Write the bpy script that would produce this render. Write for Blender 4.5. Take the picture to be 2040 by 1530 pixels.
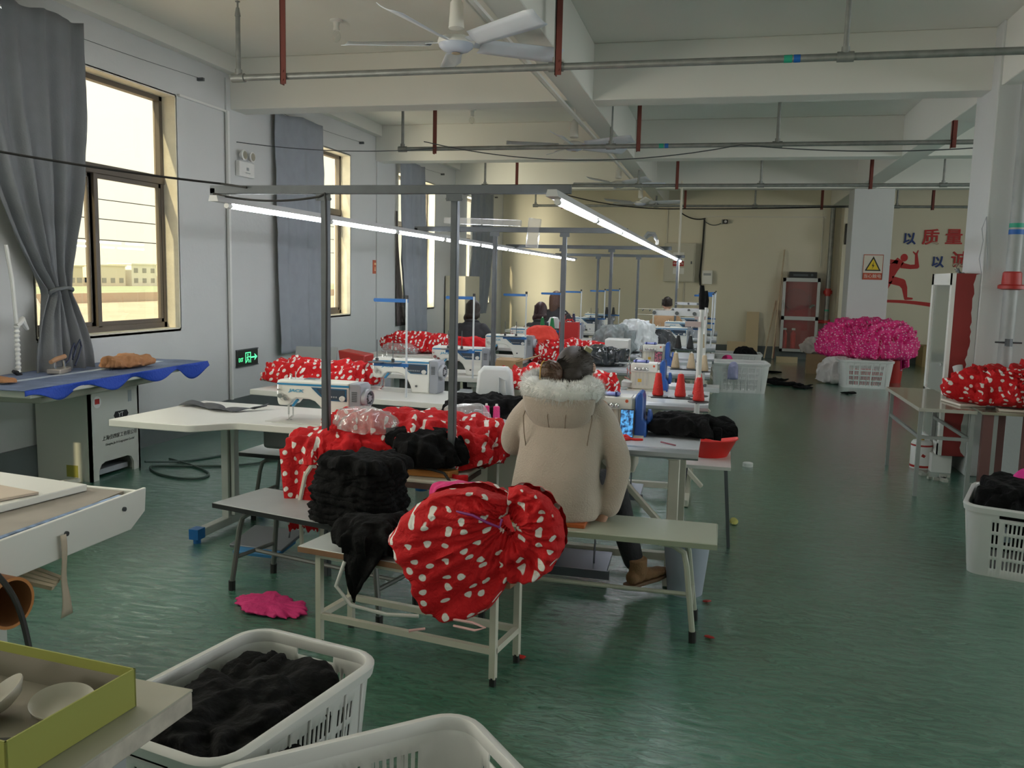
import bpy, bmesh, math, random
from mathutils import Vector, Matrix, noise, Euler
PI = math.pi
sc = bpy.context.scene
for o in list(bpy.data.objects): bpy.data.objects.remove(o, do_unlink=True)
col = sc.collection

# ------------------------------------------------------------------ camera
CAM = Vector((0, 0, 1.6)); YAW, PITCH, ROLL = math.radians(13.56), math.radians(7.0), math.radians(1.344)
rt = Vector((math.cos(YAW), math.sin(YAW), 0)); up0 = Vector((0, 0, 1))
fw = Vector((-math.sin(YAW), math.cos(YAW), 0)) * math.cos(PITCH) - up0 * math.sin(PITCH)
u0 = rt.cross(fw)
r_ = rt * math.cos(ROLL) + u0 * math.sin(ROLL); u_ = -rt * math.sin(ROLL) + u0 * math.cos(ROLL)
cd = bpy.data.cameras.new('camera'); cam = bpy.data.objects.new('camera', cd); col.objects.link(cam)
cd.sensor_fit = 'HORIZONTAL'; cd.sensor_width = 36; cd.lens = 36 * 1715 / 2040; cd.clip_start = .05; cd.clip_end = 900
m = Matrix((( r_.x, u_.x, -fw.x, CAM.x), (r_.y, u_.y, -fw.y, CAM.y), (r_.z, u_.z, -fw.z, CAM.z), (0, 0, 0, 1)))
cam.matrix_world = m; sc.camera = cam

# ------------------------------------------------------------------ view, world, sun, daylight
vs = sc.view_settings; vs.view_transform = 'Standard'; vs.look = 'None'; vs.gamma = 1; vs.use_curve_mapping = False; vs.exposure = 0.38
cy = sc.cycles; cy.use_denoising = True; cy.max_bounces = 7; cy.diffuse_bounces = 4; cy.glossy_bounces = 4
cy.transmission_bounces = 4; cy.transparent_max_bounces = 12; cy.caustics_reflective = False; cy.caustics_refractive = False
cy.sample_clamp_indirect = 6
w = bpy.data.worlds.new('hazy_sky'); sc.world = w; w.use_nodes = True
nt = w.node_tree; nt.nodes.clear()
tc = nt.nodes.new('ShaderNodeTexCoord'); sp = nt.nodes.new('ShaderNodeSeparateXYZ'); cr = nt.nodes.new('ShaderNodeValToRGB')
bg = nt.nodes.new('ShaderNodeBackground'); wo = nt.nodes.new('ShaderNodeOutputWorld')
nt.links.new(tc.outputs['Generated'], sp.inputs[0]); nt.links.new(sp.outputs['Z'], cr.inputs[0])
nt.links.new(cr.outputs[0], bg.inputs[0]); nt.links.new(bg.outputs[0], wo.inputs[0])
e = cr.color_ramp.elements; e[0].position = 0.0; e[0].color = (.62, .56, .42, 1); e[1].position = .45; e[1].color = (.64, .66, .58, 1)
x = e.new(.12); x.color = (.65, .62, .50, 1)
bg.inputs[1].default_value = 1.85

def lamp(name, kind, loc, power, color, rot=None, size=None, d=None):
    l = bpy.data.lights.new(name, kind); l.energy = power; l.color = color
    o = bpy.data.objects.new(name, l); col.objects.link(o); o.location = loc
    if d is not None: o.rotation_euler = Vector(d).to_track_quat('-Z', 'Y').to_euler()
    if size: l.shape = 'RECTANGLE'; l.size, l.size_y = size
    return o
s = lamp('low_sun', 'SUN', (-8, -5, 8), 6.5, (1, .83, .52), d=(.17, 1, -.52)); s.data.angle = .012
# fill lamps standing for daylight through the window openings of the unseen parts of the hall
for y in (-2.3, 1.6):
    lamp('window_daylight_fill', 'AREA', (-5.25, y + .9, 2.1), (115 if y > 0 else 50), (1, .95, .84), size=(1.75, 2.1), d=(1, 0, .95))
for y, e_ in ((9.3, 80), (12.9, 210), (16.5, 370)):   # fill lamps added outside the visible windows, out of view, brightening the far wall
    lamp('window_daylight_fill', 'AREA', (-5.75, y, 2.15), e_, (1, .91, .72), size=(1.7, 2.1), d=(1, .95, .12))
for y in (-2.0, 2.5, 7.0, 11.5, 16.0):
    lamp('window_daylight_fill', 'AREA', (10.2, y, 2.1), {-2.0: 55, 2.5: 90, 7.0: 95, 11.5: 85, 16.0: 8}[y], (.92, .97, 1), size=(2.6, 2.1), d=(-1, 0, .65))
lamp('window_daylight_fill', 'AREA', (-1.5, -6.7, 2.1), 25, (.95, .98, 1), size=(3.2, 2.1), d=(0, 1, .22))

# ------------------------------------------------------------------ material helpers
MAT = {}
def mat(name, c, rough=.5, metal=0, spec=.5, emit=None, estr=0, bump=0, bscale=60, var=0, vscale=8, alpha=1, sheen=0, coat=0, trans=0):
    if name in MAT: return MAT[name]
    M = bpy.data.materials.new(name); M.use_nodes = True; t = M.node_tree; b = t.nodes['Principled BSDF']
    b.inputs['Base Color'].default_value = (*c, 1); b.inputs['Roughness'].default_value = rough
    b.inputs['Metallic'].default_value = metal; b.inputs['Specular IOR Level'].default_value = spec
    b.inputs['Alpha'].default_value = alpha; b.inputs['Coat Weight'].default_value = coat; b.inputs['Coat Roughness'].default_value = .08
    b.inputs['Sheen Weight'].default_value = sheen; b.inputs['Transmission Weight'].default_value = trans
    if emit: b.inputs['Emission Color'].default_value = (*emit, 1); b.inputs['Emission Strength'].default_value = estr
    if bump or var:
        co = t.nodes.new('ShaderNodeTexCoord')
    if var:
        n = t.nodes.new('ShaderNodeTexNoise'); n.inputs['Scale'].default_value = vscale; n.inputs['Detail'].default_value = 4
        t.links.new(co.outputs['Object'], n.inputs['Vector'])
        r = t.nodes.new('ShaderNodeValToRGB'); r.color_ramp.elements[0].position = .3; r.color_ramp.elements[1].position = .7
        r.color_ramp.elements[0].color = (*[k * (1 - var) for k in c], 1); r.color_ramp.elements[1].color = (*[min(1, k * (1 + var * .6)) for k in c], 1)
        t.links.new(n.outputs[0], r.inputs[0]); t.links.new(r.outputs[0], b.inputs['Base Color'])
    if bump:
        n = t.nodes.new('ShaderNodeTexNoise'); n.inputs['Scale'].default_value = bscale; n.inputs['Detail'].default_value = 3
        t.links.new(co.outputs['Object'], n.inputs['Vector'])
        bp = t.nodes.new('ShaderNodeBump'); bp.inputs['Strength'].default_value = bump; bp.inputs['Distance'].default_value = .02
        t.links.new(n.outputs[0], bp.inputs['Height']); t.links.new(bp.outputs[0], b.inputs['Normal'])
    MAT[name] = M; return M

def floor_mat():
    M = bpy.data.materials.new('green_epoxy_floor'); M.use_nodes = True; t = M.node_tree; b = t.nodes['Principled BSDF']; N = t.nodes.new; L = t.links.new
    co = N('ShaderNodeTexCoord')
    mp = N('ShaderNodeMapping'); mp.inputs['Rotation'].default_value = (0, 0, .55); mp.inputs['Scale'].default_value = (1, 2.6, 1); L(co.outputs['Object'], mp.inputs[0])
    n1 = N('ShaderNodeTexNoise'); n1.inputs['Scale'].default_value = .55; n1.inputs['Detail'].default_value = 5; L(co.outputs['Object'], n1.inputs[0])
    n2 = N('ShaderNodeTexNoise'); n2.inputs['Scale'].default_value = 9; n2.inputs['Detail'].default_value = 8; n2.inputs['Roughness'].default_value = .7; n2.inputs['Distortion'].default_value = 1.2; L(mp.outputs[0], n2.inputs[0])
    n3 = N('ShaderNodeTexNoise'); n3.inputs['Scale'].default_value = 38; n3.inputs['Detail'].default_value = 4; L(mp.outputs[0], n3.inputs[0])
    r1 = N('ShaderNodeValToRGB'); e = r1.color_ramp.elements; e[0].position = .36; e[0].color = (.012, .125, .072, 1); e[1].position = .66; e[1].color = (.060, .205, .145, 1); L(n1.outputs[0], r1.inputs[0])
    r2 = N('ShaderNodeValToRGB'); e = r2.color_ramp.elements; e[0].position = .42; e[0].color = (0, 0, 0, 1); e[1].position = .72; e[1].color = (.45, .45, .45, 1); L(n2.outputs[0], r2.inputs[0])
    mx = N('ShaderNodeMixRGB'); mx.inputs[2].default_value = (.27, .42, .34, 1); L(r2.outputs[0], mx.inputs[0]); L(r1.outputs[0], mx.inputs[1])
    vo = N('ShaderNodeTexVoronoi'); vo.feature = 'DISTANCE_TO_EDGE'; vo.inputs['Scale'].default_value = .32; L(co.outputs['Object'], vo.inputs[0])
    L(mx.outputs[0], b.inputs['Base Color'])
    rr = N('ShaderNodeMapRange'); rr.inputs['To Min'].default_value = .05; rr.inputs['To Max'].default_value = .22; L(n2.outputs[0], rr.inputs[0]); L(rr.outputs[0], b.inputs['Roughness'])
    ad = N('ShaderNodeMath'); ad.operation = 'MULTIPLY_ADD'; ad.inputs[1].default_value = .25; L(n3.outputs[0], ad.inputs[0]); L(n2.outputs[0], ad.inputs[2])
    bp = N('ShaderNodeBump'); bp.inputs['Strength'].default_value = .30; bp.inputs['Distance'].default_value = .013; L(ad.outputs[0], bp.inputs['Height']); L(bp.outputs[0], b.inputs['Normal'])
    b.inputs['Specular IOR Level'].default_value = 1.0; b.inputs['Coat Weight'].default_value = .9; b.inputs['Coat Roughness'].default_value = .10; b.inputs['Coat IOR'].default_value = 1.6; L(bp.outputs[0], b.inputs['Coat Normal'])
    return M

def dots_mat(name, base, dot, scale=14.5, size=.19, rough=.75, trans=.0, shine=0.3):
    """cotton printed with round spots, laid out in the cloth's own UV space (metres)"""
    M = bpy.data.materials.new(name); M.use_nodes = True; t = M.node_tree; b = t.nodes['Principled BSDF']; N = t.nodes.new; L = t.links.new
    uv = N('ShaderNodeTexCoord')
    vo = N('ShaderNodeTexVoronoi'); vo.voronoi_dimensions = '2D'; vo.inputs['Scale'].default_value = scale; vo.inputs['Randomness'].default_value = .62; L(uv.outputs['UV'], vo.inputs['Vector'])
    r = N('ShaderNodeValToRGB'); e = r.color_ramp.elements; e[0].position = size; e[0].color = (1, 1, 1, 1); e[1].position = size + .03; e[1].color = (0, 0, 0, 1); L(vo.outputs['Distance'], r.inputs[0])
    mx = N('ShaderNodeMixRGB'); mx.inputs[1].default_value = (*base, 1); mx.inputs[2].default_value = (*dot, 1); L(r.outputs[0], mx.inputs[0]); L(mx.outputs[0], b.inputs['Base Color'])
    n = N('ShaderNodeTexNoise'); n.inputs['Scale'].default_value = 26; n.inputs['Detail'].default_value = 5; n.inputs['Distortion'].default_value = 1.5; L(uv.outputs['Object'], n.inputs[0])
    bp = N('ShaderNodeBump'); bp.inputs['Strength'].default_value = .6; bp.inputs['Distance'].default_value = .02; L(n.outputs[0], bp.inputs['Height']); L(bp.outputs[0], b.inputs['Normal'])
    b.inputs['Roughness'].default_value = rough; b.inputs['Specular IOR Level'].default_value = shine
    return M

def glass_mat(name, tint=(1, 1, 1), rough=0.0, refl=1.0, haze=0):
    M = bpy.data.materials.new(name); M.use_nodes = True; t = M.node_tree; N = t.nodes.new; L = t.links.new
    t.nodes.remove(t.nodes['Principled BSDF']); out = t.nodes['Material Output']
    tr = N('ShaderNodeBsdfTransparent'); tr.inputs[0].default_value = (*tint, 1)
    gl = N('ShaderNodeBsdfGlossy'); gl.inputs['Roughness'].default_value = rough
    lw = N('ShaderNodeLayerWeight'); lw.inputs[0].default_value = .5; pw = N('ShaderNodeMath'); pw.operation = 'POWER'; pw.inputs[1].default_value = 4.5; L(lw.outputs['Facing'], pw.inputs[0])
    mu = N('ShaderNodeMath'); mu.operation = 'MULTIPLY_ADD'; mu.use_clamp = True; mu.inputs[1].default_value = .9 * refl; mu.inputs[2].default_value = .05 * refl; L(pw.outputs[0], mu.inputs[0])
    mx = N('ShaderNodeMixShader'); L(mu.outputs[0], mx.inputs[0]); L(tr.outputs[0], mx.inputs[1]); L(gl.outputs[0], mx.inputs[2])
    last = mx
    if haze:
        df = N('ShaderNodeBsdfDiffuse'); df.inputs[0].default_value = (.9, .9, .9, 1); m2 = N('ShaderNodeMixShader'); m2.inputs[0].default_value = haze
        L(mx.outputs[0], m2.inputs[1]); L(df.outputs[0], m2.inputs[2]); last = m2
    L(last.outputs[0], out.inputs[0]); return M

WALL = mat('white_wall_paint', (.60, .61, .61), .7, bump=.08, bscale=30, var=.03, vscale=1.2)
FARW = mat('cream_wall_paint', (.70, .655, .53), .75, bump=.06, bscale=30, var=.03, vscale=1.0)
CEIL = mat('ceiling_paint', (.79, .78, .73), .8, var=.03, vscale=.8)
BEAM = mat('beam_paint', (.74, .735, .69), .75, var=.02, vscale=1)
SKIRT = mat('grey_skirting_paint', (.12, .14, .14), .4, var=.15, vscale=3)
FRAME = mat('brown_aluminium', (.13, .11, .09), .45, .3)
REVEAL = mat('reveal_plaster', (.78, .74, .62), .8, var=.12, vscale=6, bump=.2, bscale=25)
FLOOR = floor_mat()
GLASS = glass_mat('window_glass', (.97, .98, .95), 0, 1.0, .03)
WHITEP = mat('white_plastic', (.74, .74, .72), .35)
WHITEM = mat('white_enamel', (.76, .76, .73), .3)
CREAMP = mat('cream_enamel', (.66, .63, .54), .38)
GREYM = mat('grey_enamel', (.34, .36, .38), .4)
STEEL = mat('zinc_steel', (.11, .122, .135), .55, .3, var=.15, vscale=10)
CHROME = mat('chrome', (.75, .75, .75), .15, 1)
DARKST = mat('dark_steel', (.10, .11, .12), .4, .6)
BLACKP = mat('black_plastic', (.015, .015, .017), .4)
BLACKR = mat('black_rubber', (.012, .012, .012), .6)
BLUEP = mat('blue_plastic', (.01, .13, .42), .35)
BLUED = mat('deep_blue_enamel', (.02, .09, .36), .35)
NAVY = mat('navy_panel', (.02, .045, .11), .25)
TEAL = mat('blue_stripe', (.02, .22, .45), .35)
REDP = mat('red_paint', (.42, .025, .02), .45)
REDB = mat('bright_red', (.62, .02, .015), .5)
RUST = mat('oxide_red_steel', (.16, .035, .025), .6)
PIPEM = mat('galvanised_pipe', (.27, .28, .27), .5, .5, var=.18, vscale=14)
CARD = mat('cardboard', (.42, .28, .15), .8, var=.08, vscale=5)
BOARD = mat('pale_board', (.55, .44, .28), .7)
WOOD = mat('raw_wood', (.52, .42, .30), .7, var=.15, vscale=9)
TOPW = mat('white_laminate', (.70, .70, .66), .35, var=.02, vscale=4)
TOPB = mat('cool_white_laminate', (.66, .69, .72), .25)
BLACKC = mat('black_cotton', (.0045, .0045, .005), .9, spec=.2, bump=.9, bscale=22)
CURT = mat('dark_grey_curtain', (.19, .20, .215), .8, bump=.15, bscale=80, var=.05)
CURT2 = mat('blue_grey_curtain', (.31, .335, .375), .8, bump=.15, bscale=80, var=.05)
CURTB = mat('brown_curtain_lining', (.10, .08, .08), .85)
REDC = dots_mat('red_spotted_cotton', (.55, .008, .012), (.80, .78, .74))
REDCF = dots_mat('red_small_spotted_cotton', (.60, .012, .016), (.82, .80, .76), scale=19, size=.23)
PLAINR = mat('plain_red_cotton', (.58, .015, .02), .8, spec=.2, bump=.4, bscale=40)
PINKC = dots_mat('pink_spotted_satin', (.75, .02, .22), (.85, .55, .65), scale=18, size=.16, rough=.4, shine=.5)
PINKP = mat('plain_pink_cotton', (.70, .03, .20), .75, bump=.3, bscale=40)
LEDM = mat('led_tube', (1, 1, 1), .4, emit=(.90, .94, 1), estr=30)
BAGM = glass_mat('clear_plastic_bag', (.93, .93, .94), .12, 1.6, .22)
CLEARG = glass_mat('clear_glass', (.95, .96, .95), .02, 1.2, .04)

# ------------------------------------------------------------------ mesh helpers
class MB:
    def __init__(s): s.v = []; s.f = []; s.m = []; s.cm = 0; s.uv = {}
    def add(s, vs, fs, uvs=None):
        o = len(s.v); s.v += [tuple(q) for q in vs]
        for k, f in enumerate(fs):
            if uvs: s.uv[len(s.f)] = uvs[k]
            s.f.append(tuple(o + i for i in f)); s.m.append(s.cm)
        return s
    def mat(s, i): s.cm = i; return s
    def bb(s, x0, y0, z0, x1, y1, z1):
        return s.add([(x0, y0, z0), (x1, y0, z0), (x1, y1, z0), (x0, y1, z0), (x0, y0, z1), (x1, y0, z1), (x1, y1, z1), (x0, y1, z1)],
                     [(0, 3, 2, 1), (4, 5, 6, 7), (0, 1, 5, 4), (1, 2, 6, 5), (2, 3, 7, 6), (3, 0, 4, 7)])
    def box(s, c, d, e=(0, 0, 0)):
        R = Euler(e).to_matrix(); c = Vector(c); P = []
        for k in ((-1, -1, -1), (1, -1, -1), (1, 1, -1), (-1, 1, -1), (-1, -1, 1), (1, -1, 1), (1, 1, 1), (-1, 1, 1)):
            P.append(c + R @ Vector((k[0] * d[0] / 2, k[1] * d[1] / 2, k[2] * d[2] / 2)))
        return s.add(P, [(0, 3, 2, 1), (4, 5, 6, 7), (0, 1, 5, 4), (1, 2, 6, 5), (2, 3, 7, 6), (3, 0, 4, 7)])
    def bar(s, a, b, w, h, upv=(0, 0, 1)):
        a, b = Vector(a), Vector(b); d = (b - a).normalized(); x = d.cross(Vector(upv))
        if x.length < 1e-4: x = d.cross(Vector((0, 1, 0)))
        x.normalize(); y = x.cross(d); P = []
        for q in (a, b):
            for i, j in ((-1, -1), (1, -1), (1, 1), (-1, 1)): P.append(q + x * i * w / 2 + y * j * h / 2)
        return s.add(P, [(0, 1, 2, 3), (7, 6, 5, 4), (0, 4, 5, 1), (1, 5, 6, 2), (2, 6, 7, 3), (3, 7, 4, 0)])
    def tube(s, pts, r, n=8, closed=False, caps=True):
        pts = [Vector(p) for p in pts]; N = len(pts); rs = r if isinstance(r, (list, tuple)) else [r] * N
        T = []
        for i in range(N):
            a = pts[(i - 1) % N] if (closed or i > 0) else pts[i]; b = pts[(i + 1) % N] if (closed or i < N - 1) else pts[i]
            d = b - a; T.append(d.normalized() if d.length > 1e-9 else Vector((0, 0, 1)))
        x = T[0].cross(Vector((0, 0, 1)))
        if x.length < .05: x = T[0].cross(Vector((0, 1, 0)))
        x.normalize(); V = []
        for i in range(N):
            x = x - T[i] * x.dot(T[i]); x.normalize(); y = T[i].cross(x)
            for k in range(n):
                a = 2 * PI * k / n; V.append(pts[i] + (x * math.cos(a) + y * math.sin(a)) * rs[i])
        F = []
        for i in range(N if closed else N - 1):
            j = (i + 1) % N
            for k in range(n): F.append((i * n + k, i * n + (k + 1) % n, j * n + (k + 1) % n, j * n + k))
        if not closed and caps: F.append(tuple(range(n - 1, -1, -1))); F.append(tuple((N - 1) * n + k for k in range(n)))
        return s.add(V, F)
    def cyl(s, a, b, r0, r1=None, n=16): return s.tube([a, b], [r0, r0 if r1 is None else r1], n)
    def lathe(s, prof, c=(0, 0, 0), n=24, ax='z', cap=True):
        V = []; c = Vector(c)
        for r, h in prof:
            for k in range(n):
                a = 2 * PI * k / n; p = (r * math.cos(a), r * math.sin(a), h)
                if ax == 'x': p = (p[2], p[0], p[1])
                if ax == 'y': p = (p[0], p[2], p[1])
                V.append(c + Vector(p))
        F = [(i * n + k, i * n + (k + 1) % n, (i + 1) * n + (k + 1) % n, (i + 1) * n + k) for i in range(len(prof) - 1) for k in range(n)]
        if cap: F.append(tuple(range(n))); F.append(tuple((len(prof) - 1) * n + k for k in range(n)))
        return s.add(V, F)
    def prism(s, poly, a0, a1, ax='z'):
        def q(p, h): return (p[0], p[1], h) if ax == 'z' else ((h, p[0], p[1]) if ax == 'x' else (p[0], h, p[1]))
        n = len(poly); V = [q(p, a0) for p in poly] + [q(p, a1) for p in poly]
        return s.add(V, [tuple(range(n)), tuple(range(2 * n - 1, n - 1, -1))] + [(i, (i + 1) % n, n + (i + 1) % n, n + i) for i in range(n)])
    def sph(s, c, r, nu=16, nv=10):
        c = Vector(c); r = (r, r, r) if not isinstance(r, (tuple, list)) else r; V = [c + Vector((0, 0, r[2]))]; F = []
        for j in range(1, nv):
            t = PI * j / nv
            for i in range(nu): a = 2 * PI * i / nu; V.append(c + Vector((r[0] * math.sin(t) * math.cos(a), r[1] * math.sin(t) * math.sin(a), r[2] * math.cos(t))))
        V.append(c - Vector((0, 0, r[2])))
        for i in range(nu):
            F.append((0, 1 + i, 1 + (i + 1) % nu)); b = 1 + (nv - 2) * nu; F.append((len(V) - 1, b + (i + 1) % nu, b + i))
        for j in range(nv - 2):
            for i in range(nu): a = 1 + j * nu; F.append((a + i, a + nu + i, a + nu + (i + 1) % nu, a + (i + 1) % nu))
        return s.add(V, F)
    def grid(s, fn, nu, nv, cu=False, su=1, sv=1, uvf=None):
        V = []; W = nu if cu else nu + 1
        for j in range(nv + 1):
            for i in range(W): V.append(fn(i / nu, j / nv))
        F = []; U = []
        for j in range(nv):
            for i in range(nu):
                i2 = (i + 1) % nu if cu else i + 1
                F.append((j * W + i, j * W + i2, (j + 1) * W + i2, (j + 1) * W + i))
                q = [(i / nu, j / nv), ((i + 1) / nu, j / nv), ((i + 1) / nu, (j + 1) / nv), (i / nu, (j + 1) / nv)]
                U.append([uvf(*a) if uvf else (a[0] * su, a[1] * sv) for a in q])
        return s.add(V, F, U)
    def build(s, name, mats, parent=None, bev=0, smooth=40, loc=None, rot=None, solid=0, sub=0, seg=2, recalc=True):
        me = bpy.data.meshes.new(name); me.from_pydata(s.v, [], s.f)
        if not isinstance(mats, (list, tuple)): mats = [mats]
        for k in mats: me.materials.append(k)
        me.polygons.foreach_set('material_index', s.m)
        if s.uv:
            ul = me.uv_layers.new(name='UVMap')
            for fi, us in s.uv.items():
                p = me.polygons[fi]
                for k, li in enumerate(p.loop_indices):
                    if k < len(us): ul.data[li].uv = us[k]
        if recalc:
            bm = bmesh.new(); bm.from_mesh(me); bmesh.ops.recalc_face_normals(bm, faces=bm.faces); bm.to_mesh(me); bm.free()
        if smooth:
            me.polygons.foreach_set('use_smooth', [True] * len(me.polygons)); me.set_sharp_from_angle(angle=math.radians(smooth))
        me.update()
        o = bpy.data.objects.new(name, me); col.objects.link(o)
        if parent: o.parent = parent
        if loc: o.location = loc
        if rot: o.rotation_euler = rot
        if bev:
            b = o.modifiers.new('bev', 'BEVEL'); b.width = bev; b.segments = seg; b.limit_method = 'ANGLE'; b.angle_limit = math.radians(50)
        if solid:
            k = o.modifiers.new('solid', 'SOLIDIFY'); k.thickness = solid; k.offset = 0
        if sub:
            k = o.modifiers.new('sub', 'SUBSURF'); k.levels = sub; k.render_levels = sub
        return o

def tag(o, label=None, cat=None, group=None, kind=None):
    if label: o['label'] = label
    if cat: o['category'] = cat
    if group: o['group'] = group
    if kind: o['kind'] = kind
    return o
def thing(name, label, cat, loc=(0, 0, 0), rz=0, group=None):
    o = bpy.data.objects.new(name, None); col.objects.link(o); o.location = loc; o.rotation_euler = (0, 0, rz); o.empty_display_size = .1
    return tag(o, label, cat, group)
def dup(o, loc=None, rz=None, label=None, group=None, top=True):
    c = o.copy(); col.objects.link(c)
    for ch in o.children:
        k = dup(ch, top=False); k.parent = c
    if loc is not None: c.location = loc
    if rz is not None: c.rotation_euler = (0, 0, rz)
    if label: c['label'] = label
    if group: c['group'] = group
    return c
def text(body, size, loc, rot, material, parent=None, name='lettering', ext=.001, align='CENTER', sx=1, shear=0, offset=0):
    cu = bpy.data.curves.new(name, 'FONT'); cu.body = body; cu.size = size; cu.extrude = ext; cu.align_x = align; cu.align_y = 'CENTER'; cu.shear = shear; cu.offset = offset
    cu.materials.append(material); o = bpy.data.objects.new(name, cu); col.objects.link(o); o.location = loc; o.rotation_euler = rot; o.scale = (sx, 1, 1)
    if parent: o.parent = parent
    bpy.context.view_layer.update(); me = bpy.data.meshes.new_from_object(o.evaluated_get(bpy.context.evaluated_depsgraph_get()))
    n_ = bpy.data.objects.new('tmp', me); col.objects.link(n_); n_.parent = parent; n_.location = loc; n_.rotation_euler = rot; n_.scale = (sx, 1, 1)
    bpy.data.objects.remove(o, do_unlink=True); bpy.data.curves.remove(cu); n_.name = name
    return n_
def catmull(pts, n=6):
    P = [Vector(p) for p in pts]; out = []
    for i in range(len(P) - 1):
        p0, p1, p2, p3 = P[max(0, i - 1)], P[i], P[i + 1], P[min(len(P) - 1, i + 2)]
        for k in range(n): t = k / n; out.append(.5 * ((2 * p1) + (p2 - p0) * t + (2 * p0 - 5 * p1 + 4 * p2 - p3) * t * t + (3 * p1 - p0 - 3 * p2 + p3) * t ** 3))
    return out + [P[-1]]
def struct(o, label=None): return tag(o, label, kind='structure')
def fbm(p, s=1, sd=0, oc=3):
    v = 0; a = 1
    for k in range(oc): v += a * noise.noise(Vector(p) * s + Vector((sd * 7.3, sd * 3.1, sd * 1.7))); s *= 2; a *= .5
    return v

# ------------------------------------------------------------------ the hall
CZ, BZ, WX, FY = 3.77, 3.26, -5.05, 19.67
XR, YB = 10.0, -6.5
b = MB(); b.bb(WX - .3, YB - .3, -.12, XR + .3, FY + .3, 0); struct(b.build('floor', FLOOR, smooth=0), 'glossy scuffed green painted concrete floor')
b = MB(); b.bb(WX - .3, YB - .3, CZ, XR + .3, FY + .3, CZ + .15); struct(b.build('ceiling', CEIL, smooth=0), 'pale painted concrete ceiling slab')
WIN = [(-2.3, -.5), (1.6, 3.4), (5.5, 7.3), (9.4, 11.2), (13.0, 14.8), (16.75, 18.55)]; S0, S1 = 1.045, 3.215
WO = WX - .24
def wall_run(a, b_, wins, mk, z0, z1):
    """boxes around the window openings of a wall running from a to b_"""
    p = a
    for (q0, q1) in wins:
        mk(p, q0, 0, CZ); mk(q0, q1, 0, z0); mk(q0, q1, z1, CZ); p = q1
    mk(p, b_, 0, CZ)
b = MB(); wall_run(YB, FY, WIN, lambda p, q, z0, z1: b.bb(WO, p, z0, WX, q, z1), S0, S1); struct(b.build('wall_left', WALL, smooth=0), 'white wall pierced by tall windows')
b = MB(); b.bb(WX, FY, 0, XR, FY + .24, CZ); struct(b.build('wall_back', FARW, smooth=0), 'cream far wall of the hall')
RW = [(-3.3, -.7), (1.2, 3.8), (5.7, 8.3), (10.2, 12.8), (14.7, 17.3)]
b = MB(); wall_run(YB, FY, RW, lambda p, q, z0, z1: b.bb(XR, p, z0, XR + .24, q, z1), S0, S1); struct(b.build('wall_right', WALL, smooth=0))
b = MB(); wall_run(WX, XR, [(-3.1, .1)], lambda p, q, z0, z1: b.bb(p, YB - .24, z0, q, YB, z1), S0, S1); struct(b.build('wall_front', WALL, smooth=0))
b = MB(); b.bb(WX, YB, 0, WX + .026, FY, .25); struct(b.build('baseboard_left', SKIRT, smooth=0), 'grey painted skirting under the windows')
b = MB(); b.bb(WX, FY - .012, 0, XR, FY, .25); struct(b.build('baseboard_back', SKIRT, smooth=0), 'grey painted skirting on the far wall')
b = MB(); b.bb(XR - .012, YB, 0, XR, FY, .25); struct(b.build('baseboard_right', SKIRT, smooth=0))

# windows
for n, (a, c) in enumerate(WIN):
    root = struct(thing('window_%d' % (n + 1), 'tall brown framed window with upper light over two sliding sashes', None)); 
    b = MB(); d0 = WO
    b.bb(d0 - .0, a, S0 - .02, WX + .0, c, S0 + .012); b.bb(d0, a, S1 - .012, WX, c, S1 + .01); b.bb(d0, a - .01, S0, WX, a + .012, S1); b.bb(d0, c - .012, S0, WX, c + .01, S1)
    b.build('window_reveal', REVEAL, root, smooth=0)
    f = MB(); t = .055; x0, x1 = WO + .03, WO + .10
    f.bb(x0, a + .01, S0 + .01, x1, c - .01, S0 + .01 + t); f.bb(x0, a + .01, S1 - t, x1, c - .01, S1 - .01)
    f.bb(x0, a + .01, S0, x1, a + t, S1); f.bb(x0, c - t, S0, x1, c - .01, S1); f.bb(x0 - .01, a + .01, 2.40, x1 + .01, c - .01, 2.48)
    mid = a + .80
    f.bb(x0, mid, S0 + .05, x1 - .03, mid + .05, 2.42); f.bb(x0 + .03, mid + .045, S0 + .05, x1, mid + .095, 2.42)
    for (p, q, xx) in ((a + t, mid + .05, x0 + .01), (mid + .05, c - t, x0 + .035)):
        f.bb(xx, p, S0 + .06, xx + .03, q, S0 + .10); f.bb(xx, p, 2.36, xx + .03, q, 2.40); f.bb(xx, p, S0 + .06, xx + .03, p + .035, 2.4); f.bb(xx, q - .035, S0 + .06, xx + .03, q, 2.4)
    f.build('window_frame', FRAME, root, bev=.003, seg=1)
    g = MB(); g.bb(x0 + .02, a + t, 2.48, x0 + .024, c - t, S1 - t); g.bb(x0 + .02, a + t, S0 + .08, x0 + .024, c - t, 2.40); g.build('pane', GLASS, root, smooth=0)
for n, (a, c) in enumerate(RW):
    root = struct(thing('window_%d' % (n + 7), 'window in the right wall', None)); f = MB(); x0, x1 = XR + .12, XR + .18
    f.bb(x0, a, S0, x1, c, S0 + .05); f.bb(x0, a, S1 - .05, x1, c, S1); f.bb(x0, a, S0, x1, a + .05, S1); f.bb(x0, c - .05, S0, x1, c, S1); f.bb(x0, (a + c) / 2 - .03, S0, x1, (a + c) / 2 + .03, S1); f.bb(x0, a, 2.4, x1, c, 2.46)
    f.build('window_frame', FRAME, root)
root = struct(thing('window_12', 'window in the wall behind', None)); f = MB()
f.bb(-3.1, YB - .18, S0, .1, YB - .12, S0 + .05); f.bb(-3.1, YB - .18, S1 - .05, .1, YB - .12, S1); f.bb(-1.53, YB - .18, S0, -1.47, YB - .12, S1); f.build('window_frame', FRAME, root)

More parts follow.
